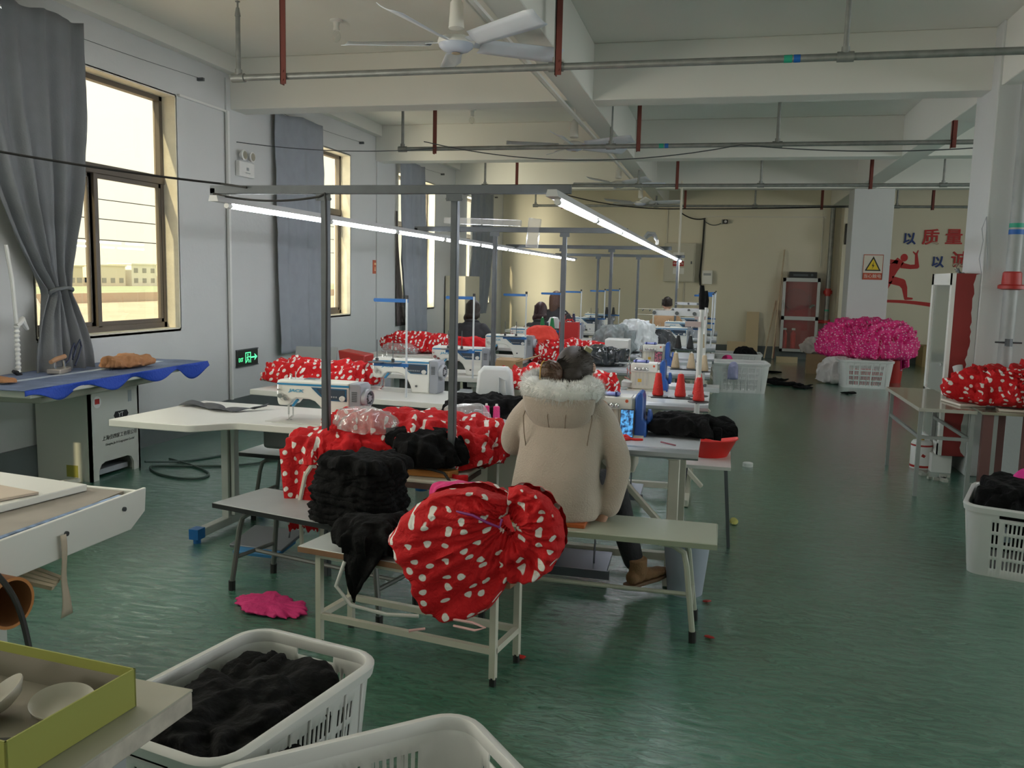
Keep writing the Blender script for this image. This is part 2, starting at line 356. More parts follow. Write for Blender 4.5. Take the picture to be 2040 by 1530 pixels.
# beams and columns
for k, y in enumerate((.4, 4.3, 8.2, 12.08, 15.95)):
    b = MB(); b.bb(WX, y, BZ, XR, y + .30, CZ)
    struct(b.build('trim_%d' % (k + 1), BEAM, smooth=0, bev=.006, seg=1), 'painted concrete cross beam')
b = MB(); b.bb(-1.50, YB, BZ - .004, -1.27, FY, CZ); struct(b.build('trim_6', BEAM, smooth=0, bev=.006, seg=1), 'painted concrete beam running down the hall')
b = MB(); b.bb(2.12, YB, BZ - .004, 2.42, FY, CZ); struct(b.build('trim_7', BEAM, smooth=0, bev=.006, seg=1), 'painted concrete beam over the columns')
b = MB(); b.bb(WX, YB, CZ - .16, WX + .10, FY, CZ); struct(b.build('trim_8', BEAM, smooth=0), 'ledge under the ceiling along the window wall')
for k, (y0, lab) in enumerate(((8.0, 'square painted concrete column behind the red hydrant cabinet'), (16.0, 'square painted concrete column carrying the electric shock warning sign'))):
    b = MB(); b.bb(2.1, y0, 0, 2.75, y0 + .64, CZ); struct(b.build('trim_%d' % (k + 9), WALL, smooth=0, bev=.008), lab)
b = MB(); b.bb(2.35, FY - .5, 0, 2.75, FY, CZ); struct(b.build('trim_11', FARW, smooth=0, bev=.008), 'cream pilaster on the far wall')
for k, y in enumerate((4.35, 8.12, 12.1, 16.0)):
    b = MB(); b.bb(WX, y, 0, WX + .018, y + .42, BZ + .3); struct(b.build('trim_%d' % (k + 12), WALL, smooth=0), 'shallow pier in the window wall')

# outdoors
GR = mat('bare_field', (.56, .44, .33), .9, var=.12, vscale=.15)
b = MB(); b.bb(-420, -200, -3.4, -5.6, 420, -3.3); struct(b.build('ground', GR, smooth=0), 'pale bare field beyond the windows')
b = MB(); b.bb(-168, -200, -3.3, -89, 420, -3.27); tag(b.build('grass', mat('hazy_grass', (.38, .42, .26), .9, var=.1, vscale=.1), smooth=0), 'strip of pale green crops beyond the bare field', 'grass', kind='stuff')
random.seed(3)
HB = [mat('hazed_cream_render', (.70, .62, .48), .8), mat('hazed_pale_render', (.76, .71, .60), .8), mat('hazed_buff_render', (.62, .54, .40), .8)]  # distance haze put into the colour: house walls paled
WD = mat('far_window_glass', (.30, .28, .24), .4)
pos = [(-175, y) for y in range(70, 290, 16)] + [(-200, y) for y in range(78, 330, 15)]
for k, (bx, by) in enumerate(pos):
    h = random.uniform(4.5, 7.0); wd = random.uniform(8, 12); by += random.uniform(-2, 2)
    r = thing('house', ['far block with flat roof in the haze beyond the field, in the nearer row', 'far block with flat roof in the haze, in the row behind'][bx < -190], 'building', (bx, by, -3.3), 0, 'distant houses, nearer row' if bx > -190 else 'distant houses, farther row')
    b = MB(); b.bb(-4, -wd / 2, 0, 4, wd / 2, h); b.bb(-4.3, -wd / 2 - .3, h, 4.3, wd / 2 + .3, h + .35); b.build('wall', HB[k % 3], r, smooth=0)
    f = MB()
    for j in range(int(h // 3)):
        for i in range(3): yy = -wd / 2 + wd * (i + .5) / 3; f.bb(3.98, yy - .9, .9 + j * 3, 4.06, yy + .9, 2.3 + j * 3); f.bb(-.9 + 0, -wd / 2 - .06, .9 + j * 3, .9, -wd / 2 + .02, 2.3 + j * 3)
    f.build('window', WD, r, smooth=0)
b = MB(); b.bb(-88, 20, -3.3, -87.6, 210, -1.9); tag(b.build('field_wall', mat('far_brick', (.50, .38, .28), .9), smooth=0), 'low boundary wall across the field outside', 'wall')
for k in range(3):
    b = MB(); x, z = -34 - k * 1.2, 3.2 + k * 1.25
    b.tube([(x, y, z + .0009 * (y - 40) ** 2 * .3) for y in range(5, 90, 5)], .03, 5)
    tag(b.build('power_line', BLACKR), ['lowest of the overhead wires outside the windows', 'middle one of the overhead wires outside the windows', 'highest of the overhead wires outside the windows'][k], 'wire', 'overhead wires outside')
r = thing('street_lamp', 'white street lamp with one curved arm outside the first window', 'street lamp', (-21, 23.3, -3.3))
b = MB(); b.cyl((0, 0, 0), (0, 0, 5.3), .09, .05, 10); b.build('pole', WHITEP, r)
b = MB(); b.tube([(0, 0, 3.3), (0, -.5, 4.0), (0, -1.2, 4.45), (0, -2.3, 4.6)], .05, 8); b.build('arm', WHITEP, r)
# ------------------------------------------------------------------ pipes under the ceiling
def ring(b, p, r, h, ax='x', n=12):
    d = Vector({'x': (h / 2, 0, 0), 'y': (0, h / 2, 0), 'z': (0, 0, h / 2)}[ax]); p = Vector(p); b.cyl(p - d, p + d, r, n=n)
BANDB, BANDG = mat('blue_tape', (.01, .12, .45), .5), mat('green_tape', (.02, .35, .22), .5)
pipes = [
 (5.95, 3.03, -3.58, 9.6, [-3.58, -1.18, 1.62 - .95, 4.2], [(-3.2, 3.77), (-1.16, 3.46), (4.0, 3.77)], 'nearest', .34, [(1.62 - 1.32, 0)]),
 (9.6, 3.05, -3.68, 2.85, [-3.68, -1.27, 1.02 - .55], [(-3.28, 3.5), (-.97, 3.5), (2.15, 3.5)], 'second', .36, [(-.75, 0)]),
 (13.3, 3.03, -3.72, 3.4, [-3.72, -1.32, .45, 2.9], [(-3.2, 3.52), (-.75, 3.52), (1.95, 3.5)], 'third', .36, []),
 (17.2, 3.06, -3.75, 5.2, [-3.75, -1.35, .50, 3.0], [(-3.2, 3.45), (-.8, 3.5), (1.7, 3.5), (3.6, 3.5)], 'farthest', .34, []),
]
for k, (y, z, x0, x1, drops, hang, nm, dh, tape) in enumerate(pipes):
    r = thing('sprinkler_pipe', nm + ' grey galvanised pipe running across under the ceiling, sprinkler risers on it', 'pipe', (0, y, 0), 0, 'sprinkler pipes across the hall')
    b = MB(); b.cyl((x0, 0, z), (x1, 0, z + .0), .024, n=12); b.build('pipe', PIPEM, r)
    for d in drops:
        b = MB(); b.cyl((d, 0, z), (d, 0, z + dh + .12), .017, n=10); b.cyl((d, 0, z + dh + .1), (d, 0, z + dh + .16), .022, .012, 10); b.cyl((d, 0, z + dh + .16), (d, 0, z + dh + .21), .007, n=8); b.lathe([(.018, 0), (.018, .006)], (d, 0, z + dh + .2), 8); b.build('riser', PIPEM, r)
        b = MB(); ring(b, (d, 0, z), .033, .10); ring(b, (d, 0, z + .03), .026, .06, 'z'); b.build('tee_joint', PIPEM, r)
    for (hx, hz) in hang:
        b = MB(); L = .045; b.bb(hx - L / 2, -.035, z - .06, hx + L / 2, -.028, CZ); b.bb(hx - L / 2, -.035, z - .06, hx - L / 2 + .006, .02, CZ)
        for q in (0, .06): b.cyl((hx, -.042, z - .03 + q), (hx, -.034, z - .03 + q), .008, n=8)
        b.bb(hx - .07, -.04, CZ - .008, hx + .07, .05, CZ); tag(b.build('hanger_bracket', RUST, r), 'dark red steel angle bracket')
    for (tx, q) in tape:
        b = MB(); b.cyl((tx, 0, z), (tx + .05, 0, z), .0252, n=12); b.build('tape_band', BANDG, r); b = MB(); b.cyl((tx + .06, 0, z), (tx + .1, 0, z), .0252, n=12); b.build('tape_band', BANDB, r)

# ------------------------------------------------------------------ ceiling fans
def make_fan(label):
    r = thing('ceiling_fan', label, 'fan', (0, 0, 0), 0, 'white ceiling fans')
    b = MB(); b.cyl((0, 0, 0.16), (0, 0, .72), .011, n=10); b.build('rod', WHITEM, r)
    b = MB(); b.lathe([(.02, .33), (.042, .30), (.05, .16), (.052, .14), (.03, .13)], n=20); b.build('canopy', WHITEM, r)
    b = MB(); b.lathe([(.0, .09), (.06, .095), (.115, .075), (.122, .055), (.118, .04), (.09, .03)], n=32); b.build('motor_housing', WHITEM, r)
    b = MB(); b.lathe([(.118, .05), (.11, .02), (.085, .0), (.05, -.012), (.0, -.012)], n=32); tag(b.build('lower_cover', mat('bluish_enamel', (.55, .60, .72), .25), r), 'shiny bluish lower cover with concentric rings')
    b = MB(); b.lathe([(.03, -.016), (.026, -.02), (0, -.021)], n=20); b.build('centre_badge', mat('brass_badge', (.5, .42, .3), .4, .5), r)
    b = MB(); b.tube([(.03 * math.cos(a), .03 * math.sin(a), .72 + .0) for a in (0, 1, 2, 3)], .008, 6); b.build('ceiling_hook', DARKST, r)
    for k in range(5):
        a = 2 * PI * k / 5 + .35; R = Matrix.Rotation(a, 3, 'Z')
        b = MB(); pts = []
        pts = [R @ Vector(p) for p in ((.10, -.022, .055), (.20, -.03, .06), (.20, .03, .04), (.10, .022, .045))]
        b.add([p for p in pts] + [p + Vector((0, 0, .005)) for p in pts], [(0, 1, 2, 3), (7, 6, 5, 4), (0, 4, 5, 1), (1, 5, 6, 2), (2, 6, 7, 3), (3, 7, 4, 0)])
        br = b.build('blade', mat('fan_blade_enamel', (.66, .70, .78), .3), r)
        b2 = MB()
        def fn(u, v, R=R):
            x = .17 + .60 * u; wd = .058 + .026 * u - .02 * max(0, u - .9) * 10; y = (v - .5) * 2 * wd
            return R @ Vector((x, y, .05 + .016 * u + (v - .5) * -.06 - .01 * (1 - (2 * v - 1) ** 2)))
        b2.grid(fn, 10, 4)
        o = b2.build('blade_tip', mat('fan_blade_enamel', (.66, .70, .78), .3), br, solid=.003, recalc=False)
    return r
fans = [((-1.78, 5.6, 3.07), 2.85, 'nearest white ceiling fan, above the front lamp rack'), ((-1.74, 9.95, 3.07), .5, 'second white ceiling fan, beside the second pipe'),
        ((-1.70, 13.9, 3.07), .1, 'third white ceiling fan, beside the third pipe'), ((-1.66, 17.2, 3.07), .9, 'farthest white ceiling fan, near the far wall')]
f0 = make_fan(fans[0][2]); f0.location = fans[0][0]; f0.rotation_euler = (0, 0, fans[0][1])
for p, a, l in fans[1:]: dup(f0, p, a, l)
# bulbs
for (x, y, l) in ((-3.35, 7.14, 'bare white bulb in a ceiling holder between the two nearest pipes'), (-3.30, 11.1, 'bare white bulb in a ceiling holder between the second and third beams')):
    r = thing('ceiling_bulb', l, 'light bulb', (x, y, CZ), 0, 'bare ceiling bulbs')
    b = MB(); b.lathe([(.055, 0), (.055, -.012), (.03, -.02), (.024, -.06), (.03, -.09)], n=20); b.build('lamp_holder', WHITEP, r)
    b = MB(); b.sph((0, 0, -.135), (.036, .036, .05), 16, 10); b.build('bulb', CLEARG, r)

# ------------------------------------------------------------------ curtains on wires
def curtain(label, y0, y1, zt, zb, folds, seed, shape, mi=CURT2, xoff=.07, amp=.035, lining=None):
    r = thing('curtain', label, 'curtain', (0, 0, 0), 0, 'grey curtains on the window wall')
    random.seed(seed); ph = [random.uniform(0, 6) for _ in range(6)]
    def fn(u, v):
        a, c, dx, wob = shape(v); yy = a + (c - a) * u
        s = math.sin(folds * 2 * PI * u + ph[0] + 1.3 * v * wob) * .7 + math.sin(folds * 1.7 * 2 * PI * u + ph[1] - v * 1.2) * .35
        k = min(1, .35 + v * 1.5)
        sq = max(.25, min(1, (c - a) / .35))
        return Vector((WX + xoff + dx + s * amp * k * (2 - sq) + .012 * fbm((u * 2, v * 4, seed), 2, seed), yy, zt + (zb - zt) * v + .05 * u * (1 if v == 0 else 0) - .015 * math.sin(u * folds * PI) * (1 - v)))
    b = MB(); b.grid(fn, 90, 60); b.build('cloth', mi, r, solid=.006, smooth=80, recalc=False)
    for k in range(4):
        u = .08 + .28 * k; p = fn(u, .02)
        b = MB(); b.tube([(p.x - .01, p.y + .022 * math.cos(t), p.z + .022 * math.sin(t)) for t in [2 * PI * q / 12 for q in range(12)]], .006, 6, closed=True); tag(b.build('eyelet', CHROME, r), 'metal eyelet ring')
    return r, fn
def sh1(v):   # gathered by a tie at one third from the bottom
    t = 1 - abs(v - .76) / .76 if v < .76 else 1 - (v - .76) / .24
    t = max(0, t) ** 2.2
    y0, y1 = 4.72, 5.86
    if v < .76: a = y0 + (5.50 - y0) * t; c = y1 - (y1 - 5.67) * t
    else: a = 5.27 + (5.50 - 5.27) * t; c = 5.82 - (5.82 - 5.67) * t
    return a, c, .10 * (1 - t) + .03, 1
c1, f1 = curtain('dark grey curtain tied back beside the first window, hanging over the ironing table', 4.7, 5.86, 3.40, .78, 5, 1, sh1, mi=CURT, amp=.05)
b = MB(); b.tube([(WX + .16 + .055 * math.cos(t), 5.585 + .10 * math.sin(t), 1.42 + .03 * math.cos(t)) for t in [2 * PI * q / 16 for q in range(16)]], .014, 8, closed=True); b.build('tie', mat('grey_tie_cloth', (.17, .18, .19), .8), c1)
b = MB(); b.grid(lambda u, v: Vector((WX + .05 - .02 * math.sin(3 * v), 5.62 + .20 * u + .04 * math.sin(v * 3), 1.36 - .56 * v)), 10, 16); tag(b.build('lining', CURTB, c1, solid=.004, recalc=False), 'brown inner lining')
curtain('grey curtain hanging straight beside the second window', 9.05, 10.2, 3.40, .66, 2.6, 2, lambda v: (9.03 + .05 * v, 10.20 + .03 * v, .03 * v, .2), amp=.03)
c3, f3 = curtain('grey curtain beside the third window with its near edge curling away', 12.9, 14.03, 3.38, .66, 2.8, 3, lambda v: (12.86 + .34 * max(0, v - .55) ** 1.4 * 2, 14.02, .05 * v, .4), amp=.045)
b = MB(); b.grid(lambda u, v: Vector((WX + .03, 12.84 + (.05 + .45 * v * v) * u + .05 * v, 2.6 - 1.8 * v)), 8, 20); tag(b.build('lining', CURTB, c3, solid=.004, recalc=False), 'dark lining showing along the near edge')
def sh4(v):
    t = math.sin(PI * min(1, v / .95)) ** 2
    return 16.6 + .12 * t, 18.35 - .55 * v ** 2, .04, 1
curtain('grey curtain beside the farthest window', 16.6, 18.3, 3.34, .85, 5, 4, sh4, amp=.05)
for (a, z0, c, z1, l) in ((4.4, 3.40, 7.66, 3.44, 'thin curtain wire above the first window'), (8.75, 3.42, 11.5, 3.43, 'thin curtain wire above the second window'), (12.5, 3.42, 15.1, 3.43, 'thin curtain wire above the third window'), (16.3, 3.36, 18.9, 3.38, 'thin curtain wire above the farthest window')):
    b = MB(); b.tube([(WX + .06, a + (c - a) * t, z0 + (z1 - z0) * t - .03 * math.sin(PI * t)) for t in [k / 10 for k in range(11)]], .0025, 5); b.box((WX + .03, c, z1), (.07, .03, .03)); tag(b.build('curtain_wire', DARKST), l, 'wire', 'curtain wires')
# wall conduits
def tubeobj(name, pts, r, m, label, cat, group=None, n=6):
    b = MB(); b.tube(pts, r, n); return tag(b.build(name, m), label, cat, group)
def sag(a, c, d, n=14):
    a, c = Vector(a), Vector(c); return [a.lerp(c, k / n) - Vector((0, 0, d * 4 * (k / n) * (1 - k / n))) for k in range(n + 1)]
b = MB(); b.bb(WX + .018, 8.10, .25, WX + .045, 8.135, 3.23); b.bb(WX + .0, 7.32, 3.215, WX + .03, 8.13, 3.235); tag(b.build('cable_trunking', WHITEP), 'white plastic cable trunking running down the pier beside the exit sign', 'trunking')
# emergency light
r = thing('emergency_light', 'white twin-head emergency light high on the window wall', 'emergency light', (WX + .02, 8.42, 2.70))
b = MB(); b.bb(0, -.15, -.10, .05, .15, .06); b.build('housing', WHITEP, r, bev=.008)
for q in (-.08, .08):
    b = MB(); b.lathe([(.03, .0), (.05, .03), (.055, .05), (.045, .055), (0, .056)], (.02, q, .12), 18, 'x'); h = b.build('lamp_head', WHITEP, r)
    b = MB(); b.lathe([(.042, .056), (.02, .045), (0, .045)], (.02, q, .12), 18, 'x'); b.build('reflector', CHROME, h)
b = MB(); b.bb(.05, -.01, -.03, .054, .03, .0); b.bb(.05, -.03, -.06, .053, .06, -.052); b.build('marking', GREYM, r)
# exit sign
GREEN_E = mat('exit_green_light', (.05, .5, .2), .5, emit=(.12, .95, .38), estr=1.1)
r = thing('exit_sign', 'dark exit sign with green running-man symbol and arrow, low on the window wall', 'sign', (WX + .02, 8.43, .67))
b = MB(); b.bb(0, -.21, -.08, .022, .21, .09); b.build('case', mat('exit_sign_dark', (.03, .035, .03), .3), r, bev=.004)
b = MB(); b.bb(.0, -.215, .088, .026, .215, .098); b.bb(.0, -.215, -.09, .026, .215, -.08); b.build('rail', STEEL, r)
text('EXIT', .062, (.0235, -.145, -.015), (PI / 2, 0, PI / 2), GREEN_E, r, ext=.0006, sx=.72)
b = MB(); x = .023
def q2(pts): b.prism(pts, x, x + .0015, 'x')
q2([(-.055, -.055), (-.045, -.055), (-.045, .06), (-.055, .06)]); q2([(.045, -.055), (.055, -.055), (.055, .06), (.045, .06)]); q2([(-.055, .052), (.055, .052), (.055, .062), (-.055, .062)])
q2([(.06, -.006), (.14, -.006), (.14, .01), (.06, .01)]); q2([(.13, -.035), (.19, .002), (.13, .04), (.145, .002)])
b.build('door_and_arrow', GREEN_E, r, smooth=0)
b = MB(); b.sph((x, -.005, .034), (.002, .010, .010), 10, 6)
for (p, q) in (((-.005, .022), (-.012, -.012)), ((-.012, -.012), (-.038, -.045)), ((-.012, -.01), (.015, -.025)), ((.015, -.025), (.012, -.052)), ((-.006, .016), (-.03, .0)), ((-.004, .016), (.024, .004)), ((.024, .004), (.032, .018))): b.bar((x + .001, *p), (x + .001, *q), .002, .011, (1, 0, 0))
b.build('running_man', GREEN_E, r, smooth=0)
# orange notice
r = thing('fire_notice', 'small orange-red notice with pale figures on the window wall', 'sign', (WX + .001, 12.19, 1.72))
b = MB(); b.bb(0, -.21, -.10, .004, .21, .10); b.build('plate', mat('orange_red_sign', (.50, .10, .04), .5), r)
b = MB(); b.bb(.004, -.16, .03, .005, .16, .06)
for k in range(4): yy = -.13 + k * .085; b.prism([(yy - .02, -.06), (yy + .02, -.06), (yy + .01, .0), (yy - .01, .0)], .004, .0055, 'x')
b.build('printed_figures', mat('pale_yellow_print', (.8, .55, .3), .5), r, smooth=0)

# ------------------------------------------------------------------ lamp racks
def rack(label, x0, x1, y, z, posts, zb=0, n=''):
    r = thing('lamp_rack', label, 'rack', (0, y, 0), 0, 'steel racks carrying the strip lamps')
    b = MB(); b.bb(x0, -.02, z - .03, x1, .02, z + .012); b.bb(x0, -.02, z - .045, x0 + .03, .02, z + .0); b.build('top_rail', STEEL, r, bev=.002, seg=1)
    for p in posts:
        b = MB(); w_ = .02
        b.bb(p - w_, -.004, 0, p - w_ + .028, 0.0, z - .03); b.bb(p - w_ + .0, -.0, 0, p - w_ + .004, .04, z - .03); b.bb(p + w_ - .004 - .008, 0, 0, p + w_ - .008, .04, z - .03)
        b.build('post', STEEL, r)
        b = MB()
        for dx in (-.035, .03): b.cyl((p + dx, -.022, z - .055), (p + dx, .0, z - .055), .008, n=6); 
        b.bb(p - .04, -.02, z - .065, p + .04, -.016, z - .03); b.build('bolt_plate', STEEL, r)
    return r
rack('nearest steel lamp rack, over the front machine tables', -2.62, -.72, 4.08, 2.03, (-1.98, -1.29))
rack('second steel lamp rack, behind the nearest', -2.62, -.78, 7.15, 2.015, (-1.90, -1.30))
rack('third steel lamp rack from the front, over the overlock machines', -2.65, -.62, 10.5, 2.005, (-1.93, -1.33))
rack('fourth steel lamp rack from the front, near the far wall', -2.62, -.60, 13.6, 2.0, (-1.93, -1.30, -.70))
def led(name, label, a, c):
    """strip lamp: sheet housing with glowing tubes below"""
    a, c = Vector(a), Vector(c); L = (c - a).length; ang = math.atan2(-(c.x - a.x), c.y - a.y)
    r = thing('strip_lamp', label, 'strip lamp', a, ang, 'LED strip lamps over the machines')
    b = MB(); b.prism([(-.02, .0), (.02, .0), (.028, -.03), (-.028, -.03)], 0, L, 'y'); b.build('housing', mat('lamp_housing', (.55, .55, .57), .4), r)
    y = .14
    while y < L - .3:
        b = MB(); y2 = min(y + 1.17, L - .05); b.cyl((0, y, -.042), (0, y2, -.042), .013, n=10); t = b.build('tube', LEDM, r)
        b = MB(); b.cyl((0, y - .02, -.042), (0, y + .02, -.042), .0145, n=10); b.cyl((0, y2 - .02, -.042), (0, y2 + .02, -.042), .0145, n=10); b.build('end_cap', WHITEP, t); y = y2 + .05
    return r
led('l', 'long strip lamp along the left side of the racks', (-2.55, 3.98, 1.985), (-2.56, 15.2, 1.97))
led('r', 'long strip lamp along the right side of the racks', (-.74, 3.72, 1.985), (-.72, 15.0, 1.97))
r = thing('spring_balancer', 'grey clip lamp head clamped on the right strip lamp', 'clip', (-.73, 8.15, 2.0)); b = MB(); b.tube([(0, 0, 0), (.03, 0, .035), (.08, 0, .035), (.11, 0, -.02)], [.02, .028, .022, .014], 8); b.build('arm', GREYM, r); b = MB(); b.box((.115, 0, -.04), (.03, .04, .04)); b.build('clear_tip', BAGM, r)
# cables
tubeobj('cable', [(-3.8, 2.3, 2.22)] + sag((-3.62, 2.6, 2.20), (-2.55, 4.05, 2.05), .03) + [(-2.4, 4.05, 2.03)], .006, BLACKR, 'black cable slung from the near left to the nearest lamp rack', 'cable')
tubeobj('cable', sag((-2.6, 4.06, 2.00), (-2.0, 4.06, 1.985), .028) + [(-1.965, 4.05, 2.0), (-1.95, 4.03, 1.96), (-1.945, 4.03, 1.7), (-1.95, 4.03, 1.2), (-1.94, 4.03, .8)], .006, BLACKR, 'black cable sagging under the nearest rack and down its left post', 'cable')
tubeobj('cable', sag((-3.35, 9.4, 3.10), (.1, 9.4, 3.02), .18) + sag((.1, 9.4, 3.02), (3.0, 9.4, 3.02), .08)[1:], .006, DARKST, 'thin cable sagging beside the second sprinkler pipe', 'cable')
tubeobj('cable', sag((-3.25, 9.5, 3.04), (-5.04, 8.3, 2.95), .06), .005, DARKST, 'thin grey wire slanting from the second pipe toward the window wall', 'cable')
tubeobj('cable', sag((-3.3, 16.9, 3.3), (-.8, 17.1, 3.0), .1) + sag((-.8, 17.1, 3.0), (2.6, 17.2, 3.08), .02), .012, BLACKR, 'black cable running along the farthest sprinkler pipe', 'cable')
b = MB(); b.bb(-1.56, 3, BZ - .03, -1.53, 16, BZ - .006); b.cyl((-1.6, 2, BZ - .012), (-1.55, 16, BZ - .012), .008, n=6); tag(b.build('cable_duct', WHITEP), 'thin white cable duct along the underside of the long beam', 'trunking')
b = MB(); b.cyl((-.72, 14.2, 1.5), (-.72, 14.2, 3.2), .018, n=8); tag(b.build('hanging_rod', CREAMP), 'pale vertical conduit dropping from the long beam to the racks', 'pipe')
# clear plastic tube / bag lamp head hanging near second rack
r = thing('plastic_wrapped_rail', 'plastic-wrapped duct hanging beside the nearest right-hand rack post', 'duct', (-2.1, 7.15, 2.03)); b = MB(); b.bar((-.25, 0, .05), (.42, 0, .03), .06, .05); b.build('duct', BAGM, r); b = MB(); b.box((.53, 0, -.05), (.1, .05, .24), (0, .1, 0)); b.build('bag', BAGM, r)

# ------------------------------------------------------------------ far wall fittings
yw = FY - .001
r = thing('distribution_box', 'large grey electrical distribution box with warning label on the far wall', 'electrical box', (-.97, FY, 2.03))
b = MB(); b.bb(-.34, -.22, -.42, .34, 0, .42); b.build('body', mat('box_enamel', (.55, .53, .45), .45), r, bev=.006)
b = MB(); b.bb(-.315, -.235, -.39, .315, -.22, .39); d = b.build('door', mat('box_enamel', (.55, .53, .45), .45), r, bev=.004); b = MB(); b.box((.26, -.24, .0), (.03, .012, .06)); b.build('lock', DARKST, d)
b = MB(); b.bb(-.14, -.2375, -.08, .10, -.235, .22); b.build('warning_label', WHITEP, r); b = MB(); b.bb(-.14, -.2385, -.08, .10, -.2375, .03); b.prism([(-.09, .06), (.05, .06), (-.02, .19)], -.2385, -.2378, 'y'); b.build('warning_print', REDP, r, smooth=0)
text('有电危险', .055, (-.02, -.2392, -.025), (PI / 2, 0, 0), WHITEP, r, ext=.0004)
b = MB(); b.bb(-.13, -.2372, -.25, .11, -.235, -.12); b.build('paper_label', WHITEP, r); b = MB(); b.prism([(-.05, -.36), (.0, -.36), (-.025, -.31)], -.237, -.235, 'y'); b.build('triangle_sticker', mat('yellow', (.7, .5, .02), .5), r, smooth=0)
r = thing('switch_box', 'small white wall box beside the large distribution box', 'electrical box', (-.36, FY, 1.72)); b = MB(); b.bb(-.11, -.12, -.15, .11, 0, .15); b.build('body', WHITEM, r, bev=.005); b = MB(); b.bb(-.08, -.123, .04, .08, -.12, .09); b.build('label', GREYM, r)
tubeobj('wall_cable', [(-.48, FY - .03, 2.98), (-.49, FY - .03, 2.4), (-.52, FY - .03, 1.75), (-.50, FY - .05, 1.55), (-.42, FY - .05, 1.5)], .018, BLACKR, 'thick black cable running down the far wall beside the distribution box', 'cable')
tubeobj('wall_cable', sag((-1.0, FY - .2, 3.12), (-.46, FY - .05, 3.0), .07), .014, BLACKR, 'black cable drooping from the farthest pipe to the far wall', 'cable')
tubeobj('wall_cable', sag((-.46, FY - .04, 2.93), (-.12, FY - .06, 2.9), .06), .009, DARKST, 'thin cable looping to the wall camera', 'cable')
tubeobj('wall_conduit', [(-1.28, FY - .02, 3.3), (-1.28, FY - .02, 1.6)], .014, CREAMP, 'cream conduit down the far wall left of the distribution box', 'pipe')
tubeobj('wall_conduit', [(-.86, FY - .02, 1.6), (-.86, FY - .02, .3)], .016, CREAMP, 'cream conduit below the distribution box', 'pipe')
b = MB(); b.bb(-.48, FY - .03, 3.03, 2.05, FY, 3.06); b.bb(1.98, FY - .03, 2.0, 2.0, FY, 3.06); tag(b.build('wall_conduit', CREAMP), 'thin cream trunking along the far wall above the camera', 'trunking')
r = thing('wall_camera', 'small black and white security camera on the far wall', 'camera', (-.06, FY, 2.93)); b = MB(); b.bb(-.05, -.06, -.05, -.03, 0, .05); b.build('bracket', GREYM, r); b = MB(); b.box((.03, -.06, 0), (.10, .12, .09)); b.build('housing', BLACKP, r, bev=.01); b = MB(); b.lathe([(.03, 0), (.03, -.02), (0, -.02)], (.03, -.12, 0), 12, 'y'); b.build('lens', CHROME, r)
for (x, y, lab, z0) in ((2.17, FY - .12, 'grey standpipe with red flange in the corner of the far wall', 0),):
    r = thing('standpipe', lab, 'pipe', (x, y, 0)); b = MB(); b.cyl((0, 0, 0), (0, 0, 3.26), .05, n=16); b.build('pipe', PIPEM, r); b = MB(); b.cyl((-.0, 0, 1.42), (0, 0, 1.50), .09, n=16); b.cyl((0, 0, 1.38), (0, 0, 1.54), .06, n=16); tag(b.build('flange', REDP, r), 'red flange')
    b = MB(); b.cyl((0, 0, .80), (0, 0, .86), .07, n=16); b.tube([(0, 0, .83), (-.2, 0, .83), (-.25, 0.02, .83)], .04, 10); tag(b.build('branch', REDP, r), 'red branch pipe'); b = MB(); b.cyl((0, 0, 1.06), (0, 0, 1.09), .0505, n=16); b.build('tape_band', BANDG, r)
r = thing('wall_television', 'dark boxy screen on a wall bracket between the standpipe and the warning column', 'screen', (2.62, FY - .55, 2.66)); b = MB(); b.bb(-.25, -.15, -.21, .1, .0, .21); b.build('case', BLACKP, r, bev=.01); b = MB(); b.bb(-.1, -.02, .2, .1, .05, .42); b.build('bracket', GREYM, r)
# hydrant cabinet on the far wall
def wordless(b): return b
r = thing('hydrant_cabinet', 'aluminium framed glass fire cabinet on the far wall with hose reel and extinguishers inside', 'fire cabinet', (1.62, FY, .17))
AL = mat('brushed_aluminium', (.50, .51, .50), .35, .6)
b = MB(); b.bb(-.37, -.22, 0, .37, -.20 + .19, .03); b.bb(-.37, -.22, 1.54, .37, -.01, 1.57); b.bb(-.37, -.22, 0, -.35, -.01, 1.57); b.bb(.35, -.22, 0, .37, -.01, 1.57); b.bb(-.37, -.03, 0, .37, -.01, 1.57); tag(b.build('carcass', REDP, r), 'red inside')
b = MB()
for (x0, z0, x1, z1) in ((-.38, 0, .38, .06), (-.38, 1.5, .38, 1.58), (-.38, 0, -.32, 1.58), (.32, 0, .38, 1.58), (-.38, .68, .38, .76)): b.bb(x0, -.245, z0, x1, -.22, z1)
d = b.build('door', AL, r); b = MB(); b.bb(-.32, -.235, .06, .32, -.232, .68); b.bb(-.32, -.235, .76, .32, -.232, 1.5); b.build('pane', CLEARG, d, smooth=0); b = MB(); b.bb(-.36, -.26, .9, -.345, -.245, 1.1); b.build('handle', CHROME, d)
b = MB(); b.lathe([(.24, 0), (.24, .06), (.18, .07), (.05, .07)], (-.08, -.13, 1.12), 24, 'y'); b.build('hose_reel', mat('dark_red_reel', (.3, .03, .03), .5), r); b = MB(); b.tube([(.2, -.12, .95), (.26, -.12, 1.0), (.3, -.12, 1.0)], .03, 8); b.build('hydrant_valve', CHROME, r)
for k, x in enumerate((-.28, -.1)): b = MB(); b.lathe([(.055, .07), (.055, .38), (.02, .44), (.02, .47)], (x, -.13, 0), 14); e_ = b.build('extinguisher', REDB, r); b = MB(); b.box((x, -.15, .48), (.07, .06, .04)); b.build('valve_head', WHITEP, e_)
